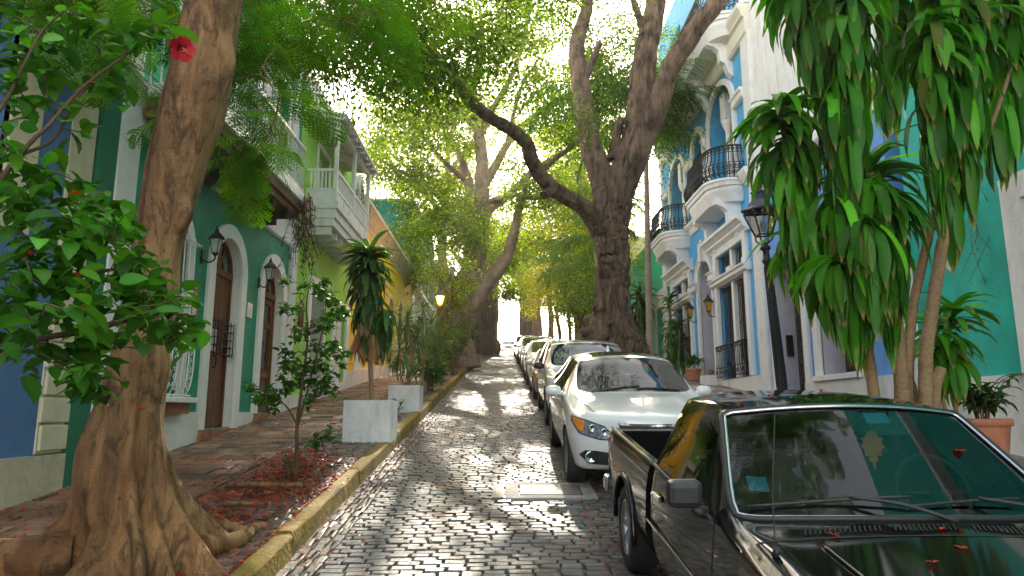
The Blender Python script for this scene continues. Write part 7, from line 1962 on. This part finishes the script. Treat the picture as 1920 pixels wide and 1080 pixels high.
        it = MB(); it.box(-.72, .72, 1.42, 1.75, .80, .99); it.box(-.70, .70, 3.0, 3.1, .5, 1.15)
        it.tube([(.36 + .17 * math.cos(a), 1.82 + .05 * math.sin(a), .98 + .16 * math.sin(a)) for a in np.linspace(0, 2 * PI, 22)], .014, 6)
        it.build('dashboard', m_dash, r, local=True)
        for s in (1, -1):
            se = MB(); se.box(s * .36 - .24, s * .36 + .24, 2.0, 2.5, .45, .65); se.box(s * .36 - .23, s * .36 + .23, 2.42, 2.56, .66, 1.15); se.box(s * .36 - .12, s * .36 + .12, 2.46, 2.55, 1.18, 1.34); se.build('seat', m_seat, r, local=True, bevel=.04)
    return r
car('crossover', 1.62, 7.5, m_white_car, 'white crossover with amber headlight corners parked behind the black pickup', True).scale = (1, 1, .96)
car('boxy', 1.66, 12.55, m_white_car, 'white boxy four wheel drive with dark side mirrors, behind the white crossover', mirror=m_plastic)
car('sedan', 1.62, 17.6, m_silver_car, 'silver sedan parked beside the base of the rough barked tree')
car('crossover', 1.64, 22.5, m_white_car, 'white crossover with grey mirrors farther up, behind the silver sedan', mirror=m_silver_car)
car('sedan', 1.62, 27.6, m_silver_car, 'second silver sedan, parked by the low bushy palm')
car('boxy', 1.66, 32.6, m_white_car, 'white boxy car past the second silver sedan')
car('crossover', 1.64, 37.7, m_red_car, 'dark red crossover in the parked row')
car('sedan', 1.62, 42.7, m_black_car, 'black sedan behind the dark red crossover')
car('boxy', 1.64, 48, m_white_car, 'small far white boxy car, last bright one of the row')
car('sedan', 1.62, 54, m_grey_car, 'grey sedan parked farthest up the row')
car('boxy', .55, 86, m_white_car, 'white off-roader coming down the street near the crest', name='oncoming_car', group=None, slope=math.atan(.078))
car('sedan', -1.2, 93, m_white_car, 'white sedan standing at the left near the crest', name='far_car', group=None, slope=math.atan(.078), rz=math.radians(-60))

# ---------------------------------------------------------------- the black pickup
def pickup(X, Y):
    r = root('pickup_truck', (X, Y, zroad(Y) + .01), 'glossy black old compact pickup truck parked nose towards the camera', 'pickup truck', 'cars parked along the right kerb')
    r.rotation_euler = (SL, 0, 0)
    c = [[(0, .05, .35), (.72, .09, .35), (.79, .07, .5), (.79, .07, .68), (.76, .06, .80), (.60, .04, .83), (.3, .03, .84), (0, .03, .845)],
         [(0, .14, .31), (.76, .16, .33), (.81, .16, .5), (.81, .16, .70), (.785, .16, .835), (.62, .14, .868), (.3, .13, .88), (0, .13, .885)],
         [(0, .85, .31), (.77, .85, .33), (.815, .85, .5), (.815, .85, .72), (.79, .85, .88), (.64, .85, .908), (.3, .85, .925), (0, .85, .93)],
         [(0, 1.42, .31), (.77, 1.42, .33), (.82, 1.42, .5), (.815, 1.42, .74), (.795, 1.45, .915), (.74, 1.42, .95), (.36, 1.33, .975), (0, 1.31, .98)],
         [(0, 1.8, .31), (.77, 1.8, .33), (.82, 1.8, .5), (.815, 1.8, .74), (.785, 1.66, .935), (.590, 1.98, 1.345), (.3, 1.91, 1.385), (0, 1.89, 1.395)],
         [(0, 2.25, .31), (.77, 2.25, .33), (.82, 2.25, .5), (.815, 2.25, .75), (.785, 2.25, .945), (.605, 2.28, 1.375), (.3, 2.28, 1.42), (0, 2.28, 1.43)],
         [(0, 2.72, .31), (.77, 2.72, .33), (.82, 2.72, .5), (.815, 2.72, .75), (.785, 2.70, .95), (.595, 2.66, 1.355), (.3, 2.68, 1.40), (0, 2.69, 1.41)],
         [(0, 2.80, .33), (.74, 2.80, .36), (.785, 2.80, .5), (.785, 2.80, .75), (.755, 2.79, .93), (.565, 2.75, 1.31), (.3, 2.76, 1.36), (0, 2.76, 1.37)]]
    def mo(ci, ri):
        if ci == 3 and ri in (5, 6): return 1
        if ci in (4, 5) and ri == 4: return 2
        return 0
    me = shell(c, (((0, .02, .5), (0, .02, .68)), ((0, 2.80, .5), (0, 2.80, .8))), mo, {4: .75, 5: {0: .3, 1: .3, 2: .4, 3: .8, 4: .7, 5: .7, 6: .6}, 1: .7, 3: .45}, {1: .45, 3: (.85, 5), 4: (.8, 5), 6: .6, 7: .5}, 3, [(.85, .30)], .37, .5)
    bv = bvh_of(me)
    parts = split_shell(me, [('cab', [0, 3], [m_pick, m_well], 0), ('windshield', [1], [m_glass_pick], 0), ('side_window', [2], [m_glass_pick], 1), ('side_window', [2], [m_glass_pick], -1)], r)
    cab, wsh = parts[0], parts[1]
    # bed: two side walls with wheel arches, front wall, tailgate, floor
    prof = [(.77, .36), (.822, .5), (.818, .75), (.80, .88), (.785, .915), (.77, .925), (.715, .925), (.705, .90), (.705, .40), (.74, .36)]
    m_dulltrim = mat('dull_trim', (.30, .29, .26), .35, metal=.8)
    for s in (1, -1):
        m_ = MB(); mp = lambda a, b, o: (s * a, o, b)
        ys = np.linspace(2.845, 4.50, 12); n = len(prof)
        V = np.array([[s * a * (1 if yy < 4.4 else 1 - .02 * (yy - 4.4) / .1), yy, b] for yy in ys for a, b in prof])
        F = [(i * n + j, i * n + (j + 1) % n, (i + 1) * n + (j + 1) % n, (i + 1) * n + j) for i in range(len(ys) - 1) for j in range(n)]
        F += [tuple(range(n))[::-1], tuple(range((len(ys) - 1) * n, len(ys) * n))]
        tm = bpy.data.meshes.new('t'); tm.from_pydata(V.tolist(), [], F); tm.update()
        b_ = bmesh.new(); b_.from_mesh(tm); bmesh.ops.recalc_face_normals(b_, faces=b_.faces); b_.to_mesh(tm); b_.free()
        to = bpy.data.objects.new('t', tm); COL.objects.link(to)
        cm = bpy.data.meshes.new('c'); seg = 48; a = np.arange(seg) * 2 * PI / seg
        vv = np.vstack([np.stack([np.full(seg, x), 3.63 + .375 * np.cos(a), .31 + .375 * np.sin(a)], 1) for x in (s * .4, s * 1.2)])
        cm.from_pydata(vv.tolist(), [], [(i, (i + 1) % seg, seg + (i + 1) % seg, seg + i) for i in range(seg)] + [tuple(range(seg))[::-1], tuple(range(seg, 2 * seg))]); cm.update()
        b_ = bmesh.new(); b_.from_mesh(cm); bmesh.ops.recalc_face_normals(b_, faces=b_.faces); b_.to_mesh(cm); b_.free()
        co = bpy.data.objects.new('c', cm); COL.objects.link(co)
        bo = to.modifiers.new('b', 'BOOLEAN'); bo.object = co; bo.operation = 'DIFFERENCE'; bo.solver = 'EXACT'
        bpy.context.view_layer.update(); ev = eval_mesh(to)
        bpy.data.objects.remove(to); bpy.data.objects.remove(co)
        m_.add([tuple(v.co) for v in ev.vertices], [tuple(p.vertices) for p in ev.polygons], smooth=True)
        bs_ = m_.build('bed_side', m_pick, r, local=True); bs_.data.set_sharp_from_angle(angle=math.radians(30))
        rl = MB(); rl.tube([(s * .775, yy, .932) for yy in np.linspace(2.86, 4.48, 6)], .012, 6); rl.build('bed_rail', m_dulltrim, bs_, local=True)
    bl = MB(); bl.box(-.704, .704, 2.86, 2.90, .42, .90); bl.box(-.704, .704, 2.901, 4.45, .42, .46)
    for x in np.arange(-.66, .67, .11): bl.box(x, x + .05, 2.905, 4.44, .461, .475)
    for s in (1, -1): bl.box(s * .56, s * .703, 3.25, 4.0, .476, .70)
    bl.build('bed_floor', m_plastic, r, local=True)
    tg = MB(); tg.box(-.77, .77, 4.45, 4.505, .44, .915); tg.build('tailgate', m_pick, r, local=True, bevel=.012)
    bp = MB(); bp.box(-.83, .83, 4.53, 4.66, .36, .50); bp.build('rear_bumper', m_chrome, r, local=True, bevel=.025)
    for s in (1, -1):
        for (yc, zc) in ((3.63, .31), (.85, .31)):
            al = MB(); al.tube([(s * .822, yc + .385 * math.cos(a), zc + .385 * math.sin(a)) for a in np.linspace(-.05, PI + .05, 26)], .020, 6); al.build('arch_lip', m_pick, r, local=True)
        al = MB(); al.tube([(s * .825, yy, .60) for yy in np.linspace(1.25, 2.75, 5)], .012, 6); al.build('side_moulding', m_pick, r, local=True)
    for s in (1, -1):
        wheel(r, s * .72, 3.63, .31, .305, .19, s, 'spoke'); wheel(r, s * .70, .85, .31, .305, .19, s, 'spoke')
        tl = MB(); tl.box(s * .64, s * .80, 4.506, 4.52, .62, .84); tl.build('tail_light', m_redlens, r, local=True)
    tw = MB()                                              # bright windshield trim
    def front_on(x, z):
        h = bv.ray_cast(Vector((x, -2, z)), Vector((0, 1, 0)))[0]; return np.array([h.x, h.y - .006, h.z + .002])
    wvs = np.array([tuple(v.co) for v in wsh.data.vertices])
    zmn = lambda x: wvs[np.abs(wvs[:, 0] - x) < .06][:, 2].min(); zmx = lambda x: wvs[np.abs(wvs[:, 0] - x) < .06][:, 2].max()
    def edge_pts():
        e = {}
        for p in wsh.data.polygons:
            v = list(p.vertices)
            for a, b in zip(v, v[1:] + v[:1]): e.setdefault((min(a, b), max(a, b)), 0); e[(min(a, b), max(a, b))] += 1
        nb = {}
        for (a, b), k in e.items():
            if k == 1: nb.setdefault(a, []).append(b); nb.setdefault(b, []).append(a)
        s0 = next(iter(nb)); path = [s0]; prev = None; cur = s0
        while True:
            nx = [q for q in nb[cur] if q != prev]
            if not nx or nx[0] == s0: break
            prev, cur = cur, nx[0]; path.append(cur)
        return wvs[path + [s0]]
    ep = edge_pts(); cen = ep.mean(0)
    tw.tube(ep + [0, -.008, .006], .009, 6, False); tw.build('windshield_trim', mat('bright_trim', (.55, .55, .56), .2, metal=1), wsh, local=True)
    gk = MB(); gk.tube(ep + (ep - cen) * .022 + [0, -.004, .004], .014, 6, False); gk.build('windshield_gasket', m_plastic, wsh, local=True)
    # cowl vents, bonnet seams, bulge edges
    cv = MB()
    for x0, x1 in ((-.52, -.22), (-.16, .10), (.16, .52)):
        for x in np.arange(x0, x1, .020): seam(cv, bv, [(x, 1.20), (x + .012, 1.23), (x + .026, 1.262)], 'top', .007, .004, 3)
    cv.build('cowl_vent', m_well, cab, local=True)
    sm = MB()
    seam(sm, bv, [(-.72, 1.17), (0, 1.15), (.72, 1.17)], 'top', .009, .003, 20)
    for s in (1, -1):
        seam(sm, bv, [(s * .725, 1.17), (s * .72, .7), (s * .70, .2)], 'top', .010, .003, 16)
    for v in ('left', 'right'):
        seam(sm, bv, [(1.50, .93), (1.47, .7), (1.50, .36)], v, .010); seam(sm, bv, [(2.66, .93), (2.67, .7), (2.66, .36)], v, .010); seam(sm, bv, [(1.5, .36), (2.0, .355), (2.66, .36)], v, .010)
    sm.build('panel_gap', m_well, cab, local=True)
    for s in (1, -1):
        hb = MB(); pts = []
        for t in np.linspace(0, 1, 12):
            x, y = s * (.50 - .02 * t), 1.14 - .95 * t; h = bv.ray_cast(Vector((x, y, 4)), Vector((0, 0, -1)))[0]; pts.append((h.x, h.y, h.z + .002))
        hb.tube(pts, .012, 6); hb.build('bonnet_ridge', m_pick, cab, local=True)
    for s in (1, -1):
        bt = MB(); bt.tube([(s * .797, yy, .925 + (yy - 1.5) * .02) for yy in np.linspace(1.52, 2.68, 8)], .011, 6); bt.build('belt_moulding', m_plastic, cab, local=True)
    dh = MB()
    for s in (1, -1): dh.box(s * .812, s * .832, 2.42, 2.56, .78, .815); dh.tube([(s * .815, 2.60, .79), (s * .835, 2.60, .79)], .014, 10)
    dh.build('door_handle', m_chrome, r, local=True, bevel=.006)
    for s in (1, -1):
        mm = MB(); mm.box(s * .815, s * .975, 1.56, 1.65, .96, 1.085); mo_ = mm.build('mirror', m_plastic, r, local=True, bevel=.03)
        ar = MB(); ar.tube([(s * .79, 1.62, .93), (s * .83, 1.61, .94), (s * .86, 1.61, .96)], [.03, .025, .02], 8); ar.build('mirror_arm', m_plastic, mo_, local=True)
    wp = MB(); hits = lambda x, y: bv.ray_cast(Vector((x, y, 4)), Vector((0, 0, -1)))[0]
    def wipe(x0, y0, x1, y1, x2, y2, name='wiper'):
        w = MB(); P0, P1, P2 = [np.array(tuple(hits(a, b))) for a, b in ((x0, y0), (x1, y1), (x2, y2))]
        w.tube(cr([P0 + [0, 0, .02], (P0 + P1) / 2 + [0, -.01, .045], P1 + [0, -.012, .03]], 6), np.linspace(.011, .007, 13), 6)
        w.tube(cr([P1 * 1.6 - P2 * .6 + [0, -.008, .016], P1 + [0, -.01, .02], P2 + [0, -.008, .014]], 6), .007, 5); return w.build(name, m_plastic, r, local=True)
    wipe(.12, 1.245, -.25, 1.40, -.66, 1.45); wipe(.68, 1.28, .30, 1.40, -.02, 1.36)
    an = MB(); h = hits(-.70, 1.05); an.tube([(h.x, h.y, h.z), (h.x + .005, h.y - .01, h.z + .03)], .014, 8); an.tube(cr([(h.x, h.y, h.z + .02), (h.x + .02, h.y + .06, h.z + .25), (h.x + .05, h.y + .10, h.z + .52)], 5), .0028, 5); an.build('aerial', m_plastic, r, local=True)
    # inside
    ds = MB(); ds.box(-.70, .70, 1.46, 1.72, .72, .93); ds.build('dashboard', m_dash, r, local=True, bevel=.04)
    sw = MB(); c0 = np.array([.36, 1.80, .98])
    sw.tube([c0 + [.175 * math.cos(a), .07 * math.sin(a), .165 * math.sin(a)] for a in np.linspace(0, 2 * PI, 26)], .013, 7, False)
    sw.tube([c0 + [-.16, 0, 0], c0 + [0, .02, -.01], c0 + [.16, 0, 0]], .012, 6); sw.tube([c0, c0 + [0, -.2, -.1]], .02, 6); sw.build('steering_wheel', m_plastic, r, local=True)
    se = MB(); se.box(-.68, .68, 2.05, 2.52, .42, .62); se.box(-.68, .68, 2.48, 2.62, .621, 1.06); se.build('seat', m_seat, r, local=True, bevel=.04)
    im = MB(); im.box(-.11, .11, 1.99, 2.02, 1.25, 1.31); im.build('rear_view_mirror', m_plastic, r, local=True, bevel=.012)
    st = MB(); 
    for (a, b, c_, d_) in ((.05, 1.315, .17, 1.36), (-.62, 1.05, -.54, 1.10)):
        patch(st, bv, [(a, b), (c_, b), (c_ + .01, d_), (a + .01, d_)], 'front', -.006)
    st.build('sticker', mat('blue_sticker', (.05, .38, .55), .5), wsh, local=True)
    vz = MB(); vz.box(.10, .40, 1.97, 2.0, 1.23, 1.33); vz.build('sun_visor', mat('visor_teal', (.03, .16, .17), .8), r, local=True, bevel=.012)
    return r, bv
PK, PBV = pickup(1.71, 1.76)
PK.scale = (1, 1, .985)
def on_pickup(x, y, z): return np.array(PK.location) + np.array([x, y * math.cos(SL) - z * .985 * math.sin(SL), y * math.sin(SL) + z * .985 * math.cos(SL)])
# orange leaf-shaped freshener hanging from the mirror
c = on_pickup(.14, 1.93, 1.22)
r = root('hanging_ornament', tuple(c), 'orange cut out ornament on a cord behind the pickup windshield', 'ornament')
P_ = [(0, -.075), (.022, -.07), (.018, -.04), (.042, -.045), (.040, -.015), (.06, .0), (.044, .02), (.052, .045), (.03, .05), (.022, .075), (0, .085)]
P_ = P_ + [(-x, z) for x, z in P_[::-1][1:-1]]
mb = MB(); mb.extrude(P_, -.003, .003, lambda s, z, o: (c[0] + s, c[1] + o, c[2] - .04 + z)); mb.build('figure', mat('orange_card', (.80, .22, .02), .6), r)
mb = MB(); mb.tube([c + [0, 0, .045], c + [.002, .0, .09], c + [0, .03, .12]], .002, 4); mb.tube([c + [0, 0, -.115], c + [.004, 0, -.15]], .008, 5); mb.build('cord', mat('orange_cord', (.6, .3, .03), .7), r)
# petals fallen on the pickup
mb = MB()
for (x, y) in ((-.45, 2.12), (-.22, 2.35), (.15, 2.5), (.02, 1.20), (.55, .95), (.22, .62), (.05, .78), (-.2, .9), (-.02, 1.02), (.4, .5), (.62, 1.05), (-.3, .6), (.34, 1.10), (-.42, 1.18)):
    h = PBV.ray_cast(Vector((x, y, 4)), Vector((0, 0, -1)))[0]; p = on_pickup(h.x, h.y, h.z + .006); n = 3
    straps(mb, np.repeat(p[None], n, 0), rng.uniform(0, 6.3, n), rng.uniform(.0, .5, n), rng.uniform(.02, .04, n), .018, .6, np.array([(.65, .06, .02)]) * rng.uniform(.6, 1.1, (n, 1)), 4, .3, 'ovate')
h = PBV.ray_cast(Vector((.42, -2, 1.2)), Vector((0, 1, 0)))[0]; p = on_pickup(h.x, h.y - .012, h.z); n = 5
straps(mb, np.repeat(p[None], n, 0), np.arange(n) * 1.2, np.full(n, .3), np.full(n, .035), .026, .4, np.array([(.70, .04, .02)] * n), 5, .3, 'ovate')
tag(mb.build('petals_on_pickup', m_petal, None, 'stuff'), 'red petals fallen on the roof, bonnet and windshield of the pickup', 'petals')
# ---------------------------------------------------------------- sunlit air down the street
hz = MB(); hz.box(-60, 60, -60, 130, -4.5, 45)
mh = bpy.data.materials.new('haze_air'); mh.use_nodes = True; hn = mh.node_tree
hn.nodes.remove(hn.nodes["Principled BSDF"])
pv = hn.nodes.new('ShaderNodeVolumePrincipled'); pv.inputs['Color'].default_value = (1, .95, .84, 1); pv.inputs['Density'].default_value = .0010; pv.inputs['Anisotropy'].default_value = .45
hn.links.new(pv.outputs[0], hn.nodes['Material Output'].inputs['Volume'])
tag(hz.build('haze', mh, None, 'stuff'), 'thin golden haze hanging in the air along the street', 'haze')
